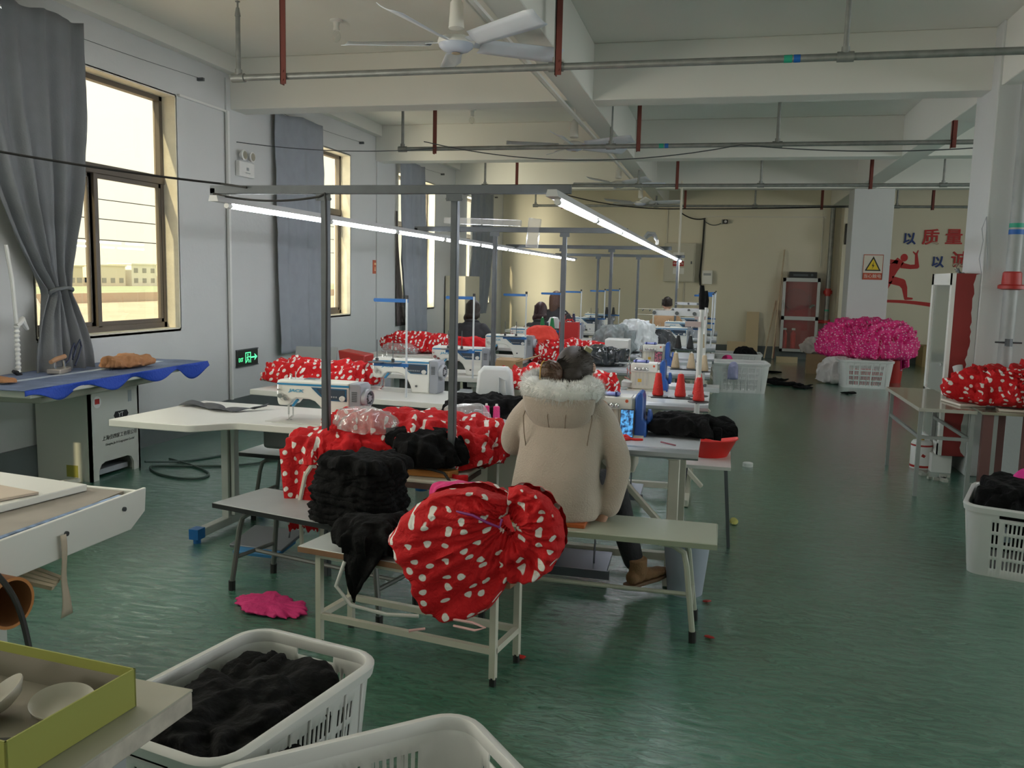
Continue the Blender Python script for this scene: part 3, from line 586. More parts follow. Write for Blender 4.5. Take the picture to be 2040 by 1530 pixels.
r = thing('amplifier', 'black box lying on top of the far fire cabinet', 'electronic box', (1.64, FY - .13, 1.75)); b = MB(); b.bb(-.28, -.1, 0, .28, .1, .13); b.build('case', BLACKP, r, bev=.006); b = MB(); b.bb(-.2, -.104, .04, .1, -.1, .08); b.cyl((.18, -.11, .065), (.18, -.1, .065), .025, n=12); b.build('panel', DARKST, r)
# long cream locker by window wall
b = MB(); b.bb(WX + .03, 15.35, 0, WX + .42, 16.3, 1.62); tag(b.build('locker', mat('sun_bleached_cream', (.62, .58, .46), .5), bev=.01), 'tall cream cabinet against the window wall before the farthest window', 'cabinet')
# boards and sticks leaning on the far wall
b = MB(); b.box((.66, FY - .13, .50), (.26, .02, 1.0), (-.14, 0, 0)); tag(b.build('leaning_board', BOARD), 'tall pale board leaning on the far wall', 'board')
b = MB(); b.box((.36, FY - .16, .17), (.44, .02, .34), (-.22, 0, 0)); tag(b.build('leaning_board', mat('pale_board_2', (.58, .46, .30), .7)), 'low wide pale board leaning at the foot of the far wall', 'board')
for (p, q, l) in (((.93, FY - .35, .01), (1.12, FY - .05, 1.25), 'shortest slanting wooden stick leaning beside the far fire cabinet'), ((1.1, FY - .35, .01), (1.24, FY - .05, 2.35), 'longest wooden stick leaning beside the far fire cabinet'), ((1.13, FY - .3, .01), (1.16, FY - .05, 1.05), 'dark reddish stick leaning closest to the far fire cabinet')):
    b = MB(); b.bar(p, q, .025, .02); tag(b.build('wooden_stick', WOOD if 'dark' not in l else mat('reddish_wood', (.25, .1, .07), .6)), l, 'stick', 'sticks leaning by the fire cabinet')

# mural: runner, swoosh and characters
MR = mat('mural_red', (.50, .03, .03), .6); MBl = mat('mural_blue', (.02, .05, .22), .6); yq = FY - .004
def wp(px, pz): return (px, pz)
r = thing('wall_lettering', 'blue and red raised Chinese slogan characters on the far wall beyond the warning column', 'lettering', (0, FY - .012, 0))
for (ch, x, z, s_, mm) in (('以', 3.72, 2.60, .26, MBl), ('质', 4.13, 2.63, .34, MR), ('量', 4.57, 2.64, .34, MR), ('效', 5.05, 2.66, .34, MR), ('以', 4.30, 2.13, .25, MBl), ('诚', 4.72, 2.18, .34, MR), ('信', 5.15, 2.2, .34, MR)):
    text(ch, s_, (x, 0, z), (PI / 2, 0, 0), mm, r, name='character', ext=.01, offset=.006)
r = thing('runner_mural', 'red silhouette of a sprinting figure over a red ribbon painted on the far wall', 'mural', (0, FY - .003, 0))
b = MB()
def limb(pts, ws):
    for k in range(len(pts) - 1):
        a, c = Vector((pts[k][0], 0, pts[k][1])), Vector((pts[k + 1][0], 0, pts[k + 1][1])); d = (c - a).normalized(); n_ = Vector((-d.z, 0, d.x))
        b.add([a - n_ * ws[k], a + n_ * ws[k], c + n_ * ws[k + 1], c - n_ * ws[k + 1]], [(0, 1, 2, 3)])
        b.prism([(c.x + ws[k + 1] * math.cos(t), c.z + ws[k + 1] * math.sin(t)) for t in [2 * PI * j / 14 for j in range(14)]], -.0015, 0, 'y')
ox, oz = 3.58, 1.90
limb([(ox + .01, oz + .27), (ox - .12, oz + .10), (ox - .20, oz - .12)], [.085, .10, .075])         # trunk
b.prism([(ox + .07 + .072 * math.cos(t), oz + .32 + .08 * math.sin(t)) for t in [2 * PI * j / 20 for j in range(20)]], -.002, 0, 'y')
limb([(ox + .02, oz + .16), (ox + .20, oz + .13), (ox + .33, oz + .14), (ox + .30, oz + .40)], [.06, .045, .045, .025])
limb([(ox + .30, oz + .38), (ox + .24, oz + .44)], [.02, .012]); limb([(ox + .30, oz + .38), (ox + .33, oz + .47)], [.02, .012])
limb([(ox - .05, oz + .20), (ox - .25, oz + .24), (ox - .40, oz + .18), (ox - .45, oz + .02)], [.06, .05, .045, .02])
limb([(ox - .18, oz - .14), (ox + .06, oz - .20), (ox + .12, oz - .30), (ox + .16, oz - .53), (ox + .28, oz - .53)], [.085, .08, .055, .032, .02])
limb([(ox - .20, oz - .14), (ox - .28, oz - .38), (ox - .44, oz - .52), (ox - .50, oz - .60)], [.085, .055, .045, .03])
b.build('figure', MR, r, smooth=0, recalc=False)
b = MB(); top = []; bot = []
for k in range(25):
    t = k / 24; x = 2.95 + 1.9 * t; c = 1.29 + .05 * math.sin(PI * t * 1.2) - .10 * t; h = .035 + .05 * t; top.append((x, c + h * .6)); bot.append((x, c - h * .6))
b.prism(top + bot[::-1], -.002, 0, 'y'); b.build('ribbon', MR, r, smooth=0)
# warning sign on the column
r = thing('warning_sign', 'electric shock warning sign, yellow triangle over a red band, on the far column', 'sign', (2.48, 15.995, 1.93))
SG = mat('sign_white', (.62, .58, .50), .5)
b = MB(); b.bb(-.16, -.006, -.21, .16, 0, .22); b.build('plate', SG, r); b = MB(); b.bb(-.16, -.0075, -.21, .16, -.006, -.095)
for q in ((-.16, .208, .16, .22), (-.16, -.2, -.152, .22), (.152, -.2, .16, .22)): b.bb(q[0], -.0075, q[1], q[2], -.006, q[3])
b.build('red_border', mat('sign_red', (.45, .07, .03), .5), r, smooth=0)
b = MB(); b.prism([(-.13, -.06), (.13, -.06), (0, .19)], -.0085, -.0075, 'y'); b.build('black_triangle', BLACKP, r, smooth=0)
b = MB(); b.prism([(-.097, -.04), (.097, -.04), (0, .146)], -.0095, -.0085, 'y'); b.build('yellow_triangle', mat('yellow', (.7, .5, .02), .5), r, smooth=0)
b = MB(); b.prism([(.012, .10), (-.02, .02), (.0, .025), (-.012, -.03), (.022, .04), (.002, .038)], -.0105, -.0095, 'y'); b.build('bolt_symbol', BLACKP, r, smooth=0)
text('当心触电', .072, (0, -.0085, -.152), (PI / 2, 0, 0), SG, r, ext=.0005)
# ------------------------------------------------------------------ furniture
def table_left(label, top, z=.75, rz=0, loc=(0, 0), legs=((.3, .1), (1.5, .1)), foot=.72, caps=True, group='white sewing machine tables on the left', post=.34, motor=(.95, .45), pedal=(.75, .35)):
    """table with T legs; top is an outline in local x, y"""
    r = thing('sewing_table', label, 'table', (*loc, 0), rz, group)
    b = MB(); b.prism(top, z - .04, z); tag(b.build('table_top', [TOPW], r, bev=.004), None)
    for (lx, ly) in legs:
        b = MB(); b.box((lx, ly + post, .385), (.05, .085, .65)); b.box((lx, ly + post, z - .065), (.07, .36, .05)); b.box((lx + .045, ly + post, .40), (.03, .05, .62))
        b.box((lx, ly + foot / 2, .055), (.055, foot - .06, .05)); lg = b.build('leg', CREAMP if not caps else mat('pale_grey_enamel', (.50, .52, .50), .4), r, bev=.004, seg=1)
        for yy in (ly + .01, ly + foot - .01):
            b = MB(); b.box((lx, yy, .058), (.062, .07, .062)); b.cyl((lx, yy, 0), (lx, yy, .03), .022, n=10); tag(b.build('foot_cap', BLUEP if caps else BLACKR, lg), 'blue plastic foot cap' if caps else 'black foot cap')
    x0, x1 = legs[0][0], legs[-1][0]
    b = MB(); b.box(((x0 + x1) / 2, legs[0][1] + foot - .2, .13), (x1 - x0, .04, .05)); b.build('crossbar', CREAMP, r)
    b = MB(); b.box((motor[0], motor[1], z - .11), (.50, .26, .13)); b.build('oil_pan', mat('dark_grey_pan', (.10, .11, .11), .5), r, bev=.02)
    b = MB(); b.box((pedal[0], pedal[1], .12), (.32, .26, .02), (.15, 0, 0)); b.cyl((pedal[0] + .12, pedal[1] + .02, .12), (pedal[0] + .16, pedal[1] + .1, z - .1), .006, n=6); pd = b.build('pedal', mat('pedal_metal', (.16, .17, .19), .45, .4), r, bev=.004)
    return r
def notch_top(w_, d, nx, nd): # left end protrudes toward the viewer, then a smooth step back
    pts = [(0, 0), (nx - .12, 0)] + [(nx - .12 + .24 * t, nd * (3 * t * t - 2 * t ** 3)) for t in [k / 8 for k in range(1, 9)]] + [(w_, nd), (w_, d), (.04, d)]
    return pts
TA = table_left('front white sewing table with a curved notch in its near edge, blue foot caps', notch_top(1.8, .84, .62, .18), loc=(-3.36, 4.16), rz=-.03, legs=((.40, .22), (1.36, .30)), motor=(1.02, .48), pedal=(.95, .1))
b = MB(); b.box((1.14, .42, .753), (.52, .30, .004)); tag(b.build('bed_board', mat('bed_grey', (.60, .60, .56), .3), TA), 'pale rectangular bed plate let into the table top')
b = MB(); b.box((.98, .02, .10), (.26, .22, .02), (.1, 0, 0)); tag(b.build('treadle_mat', mat('pedal_blue', (.03, .16, .34), .4), TA, bev=.003), 'blue rubber treadle')
TB = table_left('second white sewing table on the left, heap of red spotted cloth at its left end', [(0, 0), (1.78, 0), (1.78, .62), (.06, .62)], loc=(-3.33, 5.62), rz=-.10, legs=((.32, .27), (1.36, .32)), foot=.6, post=.25, motor=(1.1, .3))
tspec = [(-3.62, 7.0, 'third white sewing table on the left, behind the nearest LED rack post'), (-3.75, 8.75, 'fourth white sewing table on the left, red cloth piled at its left end'), (-3.55, 10.25, 'fifth white sewing table on the left'), (-3.55, 12.1, 'sixth white sewing table on the left'), (-3.5, 13.9, 'seventh white sewing table on the left'), (-3.5, 15.6, 'last white sewing table on the left, nearest the far wall')]
T3 = table_left(tspec[0][2], [(0, 0), (1.75, 0), (1.75, .6), (0, .6)], loc=tspec[0][:2], legs=((.15, 0), (1.55, 0)), foot=.6, post=.25, motor=(1.1, .3))
for x, y, l in tspec[1:]: dup(T3, (x, y, 0), None, l)
# right-hand tables: cool laminate with a rounded metallic front edge and beige legs
EDGE = mat('table_edge_band', (.42, .44, .47), .3, .5)
def table_right(label, loc, w_=1.24, d=.78, z=.75):
    r = thing('overlock_table', label, 'table', (*loc, 0), 0, 'silver-edged machine tables on the right')
    b = MB(); b.bb(0, .02, z - .035, w_, d, z); b.build('table_top', TOPB, r, bev=.003)
    b = MB(); b.prism([(-.005, z - .004), (.03, z - .001), (.03, z - .055), (0, z - .055), (-.016, z - .042), (-.018, z - .02)], 0, w_, 'x'); b.build('edge_band', EDGE, r)
    for lx in (.09, w_ - .13):
        b = MB(); b.box((lx, .26, .37), (.06, .045, .70)); b.box((lx, .28, .03), (.05, .52, .05)); b.box((lx, .28, z - .06), (.06, .4, .04)); b.build('leg', CREAMP, r, bev=.004, seg=1)
    b = MB(); b.bar((w_ - .52, .2, .64), (w_ - .02, .2, .12), .03, .05, (0, 1, 0)); b.build('brace', CREAMP, r, bev=.003, seg=1)
    b = MB(); b.box((w_ / 2, .28, .09), (w_ - .2, .05, .04)); b.build('crossbar', CREAMP, r)
    b = MB(); b.box((w_ - .62, .04, .085), (.36, .30, .015), (.12, 0, 0)); b.bb(w_ - .82, -.11, .055, w_ - .42, -.095, .10); b.cyl((w_ - .52, .03, .09), (w_ - .52, .12, .70), .005, n=6); b.build('pedal', mat('pedal_steel', (.10, .11, .13), .35, .6), r)
    b = MB(); b.box((w_ - .55, .33, z - .12), (.42, .24, .14)); b.build('motor_box', CREAMP, r, bev=.01)
    return r
R1 = table_right('nearest silver-edged table, where the woman in the cream coat sits', (-1.32, 4.43))
for x, y, l in ((-1.30, 6.12, 'second silver-edged table, behind the cream-coated woman'), (-1.32, 8.2, 'third silver-edged table, with the long rounded edge beyond her head'), (-1.30, 9.9, 'fourth silver-edged table, plastic bags of black garments on it'), (-1.30, 11.6, 'fifth silver-edged table on the right side'), (-1.30, 13.4, 'sixth silver-edged table on the right side, before the man in the tan coat'), (-1.30, 15.2, 'farthest silver-edged table on the right side')):
    dup(R1, (x, y, 0), None, l)

def bench(label, loc, rz, w_, d, z, topm, legm, edge=None, style='A', feet=BLACKR, wear=None):
    r = thing('work_bench', label, 'bench', (*loc, 0), rz, 'long laminate work benches')
    b = MB(); b.bb(0, 0, z - .022, w_, d, z); b.build('seat_top', topm, r, bev=.003)
    if edge: b = MB(); b.bb(-.002, -.003, z - .026, w_ + .002, .0, z - .003); b.bb(-.003, 0, z - .026, 0, d, z - .003); b.bb(w_, 0, z - .026, w_ + .003, d, z - .003); b.build('edge_strip', edge, r)
    t = .026
    if style == 'A':     # straight frame
        for lx in (.08, w_ - .08):
            for ly in (.04, d - .04):
                b = MB(); b.bb(lx - t / 2, ly - t / 2, .03, lx + t / 2, ly + t / 2, z - .03); lg = b.build('leg', legm, r); b = MB(); b.cyl((lx, ly, 0), (lx, ly, .035), .015, n=8); b.build('rubber_foot', feet, lg)
            b = MB(); b.bb(lx - t / 2, .04, .13, lx + t / 2, d - .04, .155); b.build('rail', legm, r)
        for ly in (.04, d - .04): b = MB(); b.bb(.08, ly - .012, .13 + .0, w_ - .08, ly + .012, .155); b.build('rail', legm, r); b = MB(); b.bb(.07, ly - .012, z - .05, w_ - .07, ly + .012, z - .022); b.build('apron', legm, r)
    else:                # splayed tubular legs
        for e_, lx in ((-1, .17), (1, w_ - .17)):
            for ly, dy in ((.06, -.025), (d - .06, .025)):
                pts = [(lx - e_ * .08, ly, z - .035), (lx - e_ * .02, ly, z - .04), (lx + e_ * .03, ly, z - .07), (lx + e_ * .045, ly + dy * .3, z - .13), (lx + e_ * .085, ly + dy, .03)]
                b = MB(); b.tube(pts, .0135, 8); lg = b.build('leg', legm, r); b = MB(); b.cyl((lx + e_ * .086, ly + dy, 0), (lx + e_ * .084, ly + dy, .05), .017, n=8); b.build('rubber_foot', feet, lg)
            b = MB(); b.cyl((lx + e_ * .07, .045, .17), (lx + e_ * .07, d - .045, .17), .011, n=8); b.build('rail', legm, r)
        b = MB(); b.cyl((.10, d / 2, .17), (w_ - .10, d / 2, .17), .011, n=8); b.build('stretcher', legm, r); b = MB(); b.bb(.12, .05, z - .04, w_ - .12, d - .05, z - .022); b.build('apron', legm, r)
    return r
GL = mat('worn_grey_laminate', (.36, .38, .39), .4, var=.08, vscale=5); GD = mat('grey_bench_steel', (.15, .16, .15), .5, .3)
bench('grey-topped bench in front of the first sewing table, black stack on its right end', (-2.43, 3.74), -.235, 1.08, .37, .45, GL, GD, BLACKP, 'B')
bench('grey-topped bench directly under the first sewing table', (-2.98, 4.88), -.04, 1.12, .34, .45, mat('worn_white_laminate', (.55, .57, .55), .4, var=.06), GD, BLACKP, 'B')
bench('beige-legged bench with brown worn edge, nearest the camera, red spotted bundle over its end', (-1.70, 3.24), -.165, .98, .32, .45, mat('worn_cool_laminate', (.50, .53, .53), .45, var=.1, vscale=6), CREAMP, mat('chipped_brown_edge', (.25, .13, .07), .7), 'A')
bench('long greenish-cream bench the woman in the cream coat sits on', (-1.12, 3.75), 0, 1.15, .34, .47, mat('greenish_cream_laminate', (.44, .47, .39), .22), mat('greenish_cream_paint', (.42, .44, .36), .35), mat('greenish_edge', (.27, .31, .23), .4), 'B')
b = MB(); b.bb(-.95, 3.80, .47, -.56, 4.05, .49); tag(b.build('seat_board', mat('orange_board', (.42, .10, .02), .5), bev=.004), 'flat orange board laid under the woman in the cream coat', 'board')
for k, (x, y) in enumerate(((-3.0, 6.6), (-3.1, 8.2), (-3.2, 9.75), (-3.2, 11.45), (-3.1, 13.2))):
    bench(['grey bench before the third sewing table on the left', 'grey bench before the fourth sewing table on the left', 'grey bench before the fifth sewing table, under a dark-haired worker', 'grey bench before the sixth sewing table on the left', 'grey bench before the seventh sewing table on the left'][k], (x, y), 0, 1.0, .3, .45, GL, GD, BLACKP, 'B')
bench('grey bench under the man in the tan coat', (-1.4, 14.1), 0, .9, .3, .45, GL, GD, BLACKP, 'B')
# tray stand with the red and black heap
r = thing('tray_stand', 'cream edged tray table under the red and black heap, thin bent frame', 'table', (-2.03, 3.98, 0), -.05); z = .60
b = MB(); b.bb(0, 0, z - .02, .80, .42, z); b.build('top', CREAMP, r, bev=.006); b = MB(); b.bb(0, -.004, z - .045, .80, .42, z - .02); b.build('apron', mat('brown_underframe', (.12, .07, .06), .6), r)
for (lx, ly) in ((.72, .02), (.72, .40), (.06, .02), (.06, .40)): b = MB(); b.tube([(lx, ly, z - .03), (lx + .01, ly, .3), (lx - .02, ly, 0)], .012, 8); b.build('leg', CREAMP, r)
tubeobj('bent_tube', [(-2.04, 3.93, .18), (-2.05, 3.93, .45), (-2.02, 3.93, .58), (-1.97, 3.94, .66)], .012, CREAMP, 'pale bent tube hooked beside the left rack post', 'tube')
tubeobj('white_tape', [(-1.33, 3.95, .60), (-1.325, 3.92, .5), (-1.34, 3.92, .3), (-1.36, 3.93, .12), (-1.38, 3.95, .005)], .008, WHITEP, 'white tape hanging from the corner of the tray table', 'strap')
# small folding stand right of the front table, with board
r = thing('folding_stand', 'old dark folding stand at the right end of the nearest silver-edged table', 'stand', (-.20, 5.25, 0)); z = .50
b = MB(); b.bb(0, 0, z - .02, .30, .62, z); b.build('top', WHITEP, r); 
for (lx, ly) in ((.03, .03), (.27, .03), (.03, .58), (.27, .58)): b = MB(); b.bar((lx, ly, z - .02), (lx + (.04 if lx > .1 else -.04), ly, 0), .02, .02); b.build('leg', DARKST, r)
r = thing('wash_basin', 'bright red plastic basin on the small folding stand', 'basin', (-.05, 5.62, .50)); b = MB()
b.lathe([(.0, .0), (.13, 0), (.185, .11), (.195, .115), (.19, .12), (.178, .112), (.125, .01), (0, .01)], n=36, cap=False); b.build('bowl', REDB, r, recalc=True)
# waste bin
r = thing('waste_bin', 'pale grey-blue plastic waste bin behind the right end of the long bench', 'bin', (-.115, 4.42, 0)); b = MB()
BIN = mat('bin_plastic', (.36, .40, .48), .45)
b.lathe([(0, .01), (.085, .0), (.09, .0), (.118, .27), (.124, .275), (.124, .285), (.112, .28), (.085, .015), (0, .012)], n=36, cap=False); b.build('body', BIN, r)
# ironing unit
r = thing('ironing_table', 'white ironing table on a white cabinet against the window wall, under the tied curtain', 'ironing table', (0, 0, 0))
IRW = mat('ironing_enamel', (.56, .57, .52), .35); zt = .82
b = MB(); b.prism([(-5.0, 4.5), (-4.22, 4.52), (-4.35, 6.45), (-4.55, 6.62), (-5.0, 6.62)], zt - .05, zt); b.build('table_top', IRW, r, bev=.008)
b = MB(); b.prism([(-4.98, 4.75), (-4.40, 4.8), (-4.48, 6.2), (-4.98, 6.2)], zt - .13, zt - .05); b.build('underframe', mat('ironing_underframe', (.40, .40, .34), .4), r, bev=.01)
b = MB(); b.bb(-5.0, 5.42, .0, -4.54, 5.44, .70); b.bb(-5.0, 5.96, 0, -4.54, 5.98, .70); b.bb(-5.0, 5.42, .68, -4.54, 5.98, .70); b.bb(-5.02, 5.42, 0, -5.0, 5.98, .7)
b.prism([(5.42, 0), (5.50, 0), (5.50, .07), (5.53, .115), (5.57, .13), (5.83, .13), (5.87, .115), (5.90, .07), (5.90, 0), (5.98, 0), (5.98, .70), (5.42, .70)], -4.56, -4.54, 'x'); cab = b.build('cabinet', IRW, r)
b = MB(); b.bb(-4.98, 5.5, .02, -4.6, 5.9, .06); b.build('plinth_motor', GREYM, r)
b = MB(); b.lathe([(.045, 0), (.045, .002), (0, .002)], (-4.54, 5.50, .60), 24, 'x'); lb = b.build('round_sticker', WHITEP, cab); b = MB(); b.bb(-4.5375, 5.475, .585, -4.537, 5.525, .625); b.build('sticker_print', REDP, lb)
b = MB(); b.prism([(5.70, .44), (5.83, .44), (5.85, .47), (5.83, .50), (5.70, .50), (5.68, .47)], -4.54, -4.538, 'x'); b.build('black_badge', BLACKP, cab, smooth=0); text('YT', .05, (-4.5375, 5.76, .47), (PI / 2, 0, PI / 2), WHITEP, cab, ext=.0003)
text('上海佳四家工有限公司', .040, (-4.5375, 5.74, .31), (PI / 2, 0, PI / 2), BLACKP, cab, ext=.0003, shear=.2); text('Shanghai Jia Si Gongyejixie Co Ltd', .024, (-4.5375, 5.74, .26), (PI / 2, 0, PI / 2), BLACKP, cab, ext=.0003, shear=.35)
b = MB(); b.bb(-4.54, 5.85, .56, -4.537, 5.89, .65); b.build('control_label', GREYM, cab); b = MB(); b.bb(-4.76, 5.417, .03, -4.66, 5.42, .12); b.build('yellow_sticker', mat('olive_yellow', (.28, .27, .05), .6), cab)
# blue cloth on the ironing table
BLUEC = mat('blue_cover_cloth', (.012, .06, .42), .7, bump=.3, bscale=60); GREYBL = mat('faded_blue_cloth', (.17, .22, .36), .75, var=.35, vscale=5, bump=.25, bscale=50)
b = MB()
def fbl(u, v):
    x = -4.99 + .76 * u - .10 * v * u; y = 4.47 + 2.12 * v; z = zt + .006 + .004 * fbm((x * 6, y * 6, 0))
    return Vector((x, y, z))
b.grid(fbl, 24, 60); cl = tag(b.build('table_cover', GREYBL, solid=.003, recalc=False), 'faded blue cloth covering the ironing table, edges hanging in points', 'cloth')
b = MB()
def fhem(u, v):
    y = 4.47 + 2.14 * u; xe = -4.225 - .105 * u + .0; d = .03 + .065 * abs(math.sin(u * PI * 4.0 - .3)) ** 2.0 * (1 if u < .8 else 1.6)
    return Vector((xe + .012 + .02 * v * math.sin(u * 20), y, zt + .008 - d * v))
b.grid(fhem, 80, 6); tag(b.build('hanging_edge', BLUEC, cl, solid=.003, recalc=False), 'bright blue scalloped edge')
b = MB(); b.bb(-4.66, 4.48, zt + .008, -4.60, 6.4, zt + .0105); tag(b.build('ruler_strip', mat('pale_strip', (.5, .58, .68), .4)), 'pale straight strip lying along the ironing table', 'ruler')
r = thing('steam_iron', 'steam iron with wooden handle and dark looped hose on the ironing table', 'iron', (-4.72, 5.35, zt + .011), .25)
b = MB(); b.prism([(-.05, -.10), (.05, -.10), (.055, 0), (.03, .1), (0, .14), (-.03, .1), (-.055, 0)], 0, .035); b.build('sole', mat('iron_sole', (.5, .45, .40), .3, .6), r, bev=.006)
b = MB(); b.tube([(0, -.07, .03), (0, -.07, .09)], .008, 8); b.tube([(0, .06, .03), (0, .05, .09)], .012, 8); b.build('bracket', CHROME, r); b = MB(); b.tube([(0, -.13, .09), (0, -.05, .105), (0, .07, .115)], [.015, .018, .017], 12); b.build('handle', mat('wood_handle', (.45, .25, .14), .5), r)
b = MB(); b.tube([(.0, .06, .05), (.0, .13, .08), (0, .18, .16), (.0, .22, .20), (0, .24, .14), (0, .19, .08), (0, .20, .10), (0, .26, .18), (0, .31, .22), (0, .33, .17), (0, .27, .08), (0, .22, .03)], .007, 8); b.build('hose', mat('dark_blue_hose', (.03, .04, .08), .5), r)
tubeobj('floor_cable', catmull([(-4.5, 5.98, .05), (-4.3, 6.3, .01), (-4.0, 6.9, .01), (-3.75, 7.0, .01), (-3.6, 6.7, .01), (-3.8, 6.3, .01), (-4.2, 6.1, .01), (-4.45, 6.0, .01), (-4.25, 5.8, .01), (-4.0, 5.72, .01), (-3.85, 5.78, .01), (-3.9, 5.95, .01), (-4.2, 6.15, .012), (-4.5, 6.3, .01)]), .009, mat('dark_green_cable', (.03, .06, .05), .5), 'dark cable looping on the floor beside the ironing cabinet', 'cable')
b = MB(); b.bar((-5.02, 4.4, .04), (-4.6, 5.36, .03), .03, .03); tag(b.build('floor_pipe', CREAMP), 'pale pipe lying on the floor left of the ironing cabinet', 'pipe')
# hanging white hose at far left
r = thing('hanging_iron_hose', 'white corrugated hose hanging beside the tied curtain, black handle at its end', 'hose', (-4.88, 5.13, 0)); b = MB(); pts = [(0, .0, 1.18 - .33 * t) for t in [k / 40 for k in range(41)]]; b.tube(pts, [.017 + .004 * math.sin(k * 1.6) for k in range(41)], 10); b.build('hose', WHITEP, r)
b = MB(); b.tube([(0, 0, 1.18), (0, .05, 1.22), (0, .10, 1.15)], [.02, .03, .012], 8); b.tube([(0, 0, 1.2), (0, -.02, 1.5), (0, -.06, 1.75)], .014, 8); b.build('white_wrap', WHITEP, r); b = MB(); b.tube([(0, -.05, .86), (0, 0, .84), (0, .02, .80)], [.012, .022, .02], 8); b.build('handle', BLACKP, r)

# white machine table at the left edge
r = thing('press_table', 'white edged machine table at the left edge of the hall, cardboard sheets on it', 'table', (0, 0, 0)); z = .70
PT = [(-3.3, 2.02), (-2.26, 2.08), (-2.34, 2.98), (-3.3, 3.1)]
b = MB(); b.prism(PT, z - .03, z); b.build('top', mat('grey_brown_felt', (.30, .27, .24), .7, var=.1), r)
b = MB(); b.prism([(1.9, .575), (2.02, .565), (2.9, .565), (2.99, .62), (3.0, .715), (1.86, .705)], -2.27, -2.255, 'x'); o = b.build('side_panel', WHITEM, r, bev=.003)
o.rotation_euler = (0, 0, 0)
b = MB(); b.bb(-3.3, 2.97, .60, -2.27, 2.99, .705); b.build('end_panel', WHITEM, r, bev=.003)
for (yy, zz) in ((2.2, .63), (2.55, .65), (2.86, .66)): b = MB(); b.cyl((-2.255, yy, zz), (-2.247, yy, zz), .009, n=10); b.build('bolt_head', DARKST, r)
b = MB(); b.bb(-2.31, 2.06, z, -2.29, 2.9, z + .004); b.build('blue_ruler_strip', mat('ruler_blue', (.20, .30, .50), .4, var=.6, vscale=25), r)
for (lx, ly) in ((-2.52, 2.10), (-2.92, 2.80), (-3.2, 2.2)): b = MB(); b.bb(lx, ly, 0, lx + .08, ly + .06, .67); b.build('leg', WHITEM, r)
b = MB(); b.bb(-3.25, 2.08, .425, -2.8, 2.85, .445); b.build('lower_shelf', WHITEM, r)
b = MB(); b.prism([(-3.25, 2.35), (-2.55, 2.45), (-2.47, 2.92), (-3.2, 3.02)], z + .002, z + .03); tag(b.build('white_board', WHITEM, bev=.004), 'white board lying at the back of the machine table', 'board')
b = MB(); b.prism([(-3.22, 2.22), (-2.68, 2.30), (-2.52, 2.72), (-3.18, 2.85)], z + .032, z + .042); tag(b.build('cardboard_sheet', mat('pale_card', (.50, .42, .35), .8), bev=.002), 'upper pale cardboard sheet on the machine table at the left edge', 'cardboard')
b = MB(); b.prism([(-3.2, 2.12), (-2.75, 2.14), (-2.66, 2.34), (-3.2, 2.33)], z + .002, z + .012); tag(b.build('cardboard_sheet', mat('pale_card_2', (.45, .38, .31), .8), bev=.002), 'lower pale cardboard sheet near the corner of the machine table', 'cardboard')
r = thing('cardboard_tube', 'big brown cardboard tube under the machine table at the left edge, open end showing', 'tube', (-2.16, 2.20, .53)); b = MB(); d = Vector((-1, .12, 0)).normalized()
n = 40; V = []; q = Vector((0, 0, 0))
A, B_ = Vector((0, 0, 0)), d * 1.1
b.tube([A, B_], .083, 36, caps=False); b.tube([A, B_], .073, 36, caps=False); b.build('tube_wall', [mat('tube_card', (.28, .11, .04), .7)], r, recalc=False)
b = MB(); yv = d.cross(Vector((0, 0, 1))).normalized()
V = [A + (yv * math.cos(t) + Vector((0, 0, 1)) * math.sin(t)) * rr for rr in (.083, .073) for t in [2 * PI * k / 36 for k in range(36)]]
b.add(V, [(k, (k + 1) % 36, 36 + (k + 1) % 36, 36 + k) for k in range(36)]); tag(b.build('cut_rim', mat('tube_rim', (.50, .20, .06), .6), r, smooth=0), 'orange brown cut rim')
for k in range(4): b = MB(); b.bar((-2.42 - .03 * k, 2.35 + .05 * k, .56), (-2.20 - .03 * k, 2.42 + .045 * k, .50 - .008 * k), .022, .014); tag(b.build('wooden_lath', WOOD), ['uppermost', 'second from the top', 'third from the top', 'lowest'][k] + ' of the unpainted laths poking out under the machine table', 'lath', 'wooden laths under the machine table')
b = MB(); b.grid(lambda u, v: Vector((-2.24 + .004 * math.sin(v * 9), 2.52 + (u - .5) * (.028 + .03 * v) * abs(1 - 1.6 * v * (1 - v)), .655 - .30 * v)), 4, 14); tag(b.build('tape_strip', mat('beige_tape', (.55, .46, .36), .6), solid=.002, recalc=False), 'beige twisted tape hanging from a bolt of the machine table', 'strap')
tubeobj('black_hose', catmull([(-2.9, 2.05, .73), (-2.5, 2.1, .76), (-2.25, 2.13, .71), (-2.12, 2.15, .60), (-2.05, 2.14, .45), (-2.02, 2.12, .25), (-2.10, 2.1, .08), (-2.2, 2.1, .01)]), .009, BLACKR, 'black cable curving down over the machine table at the left edge', 'cable', n=8)
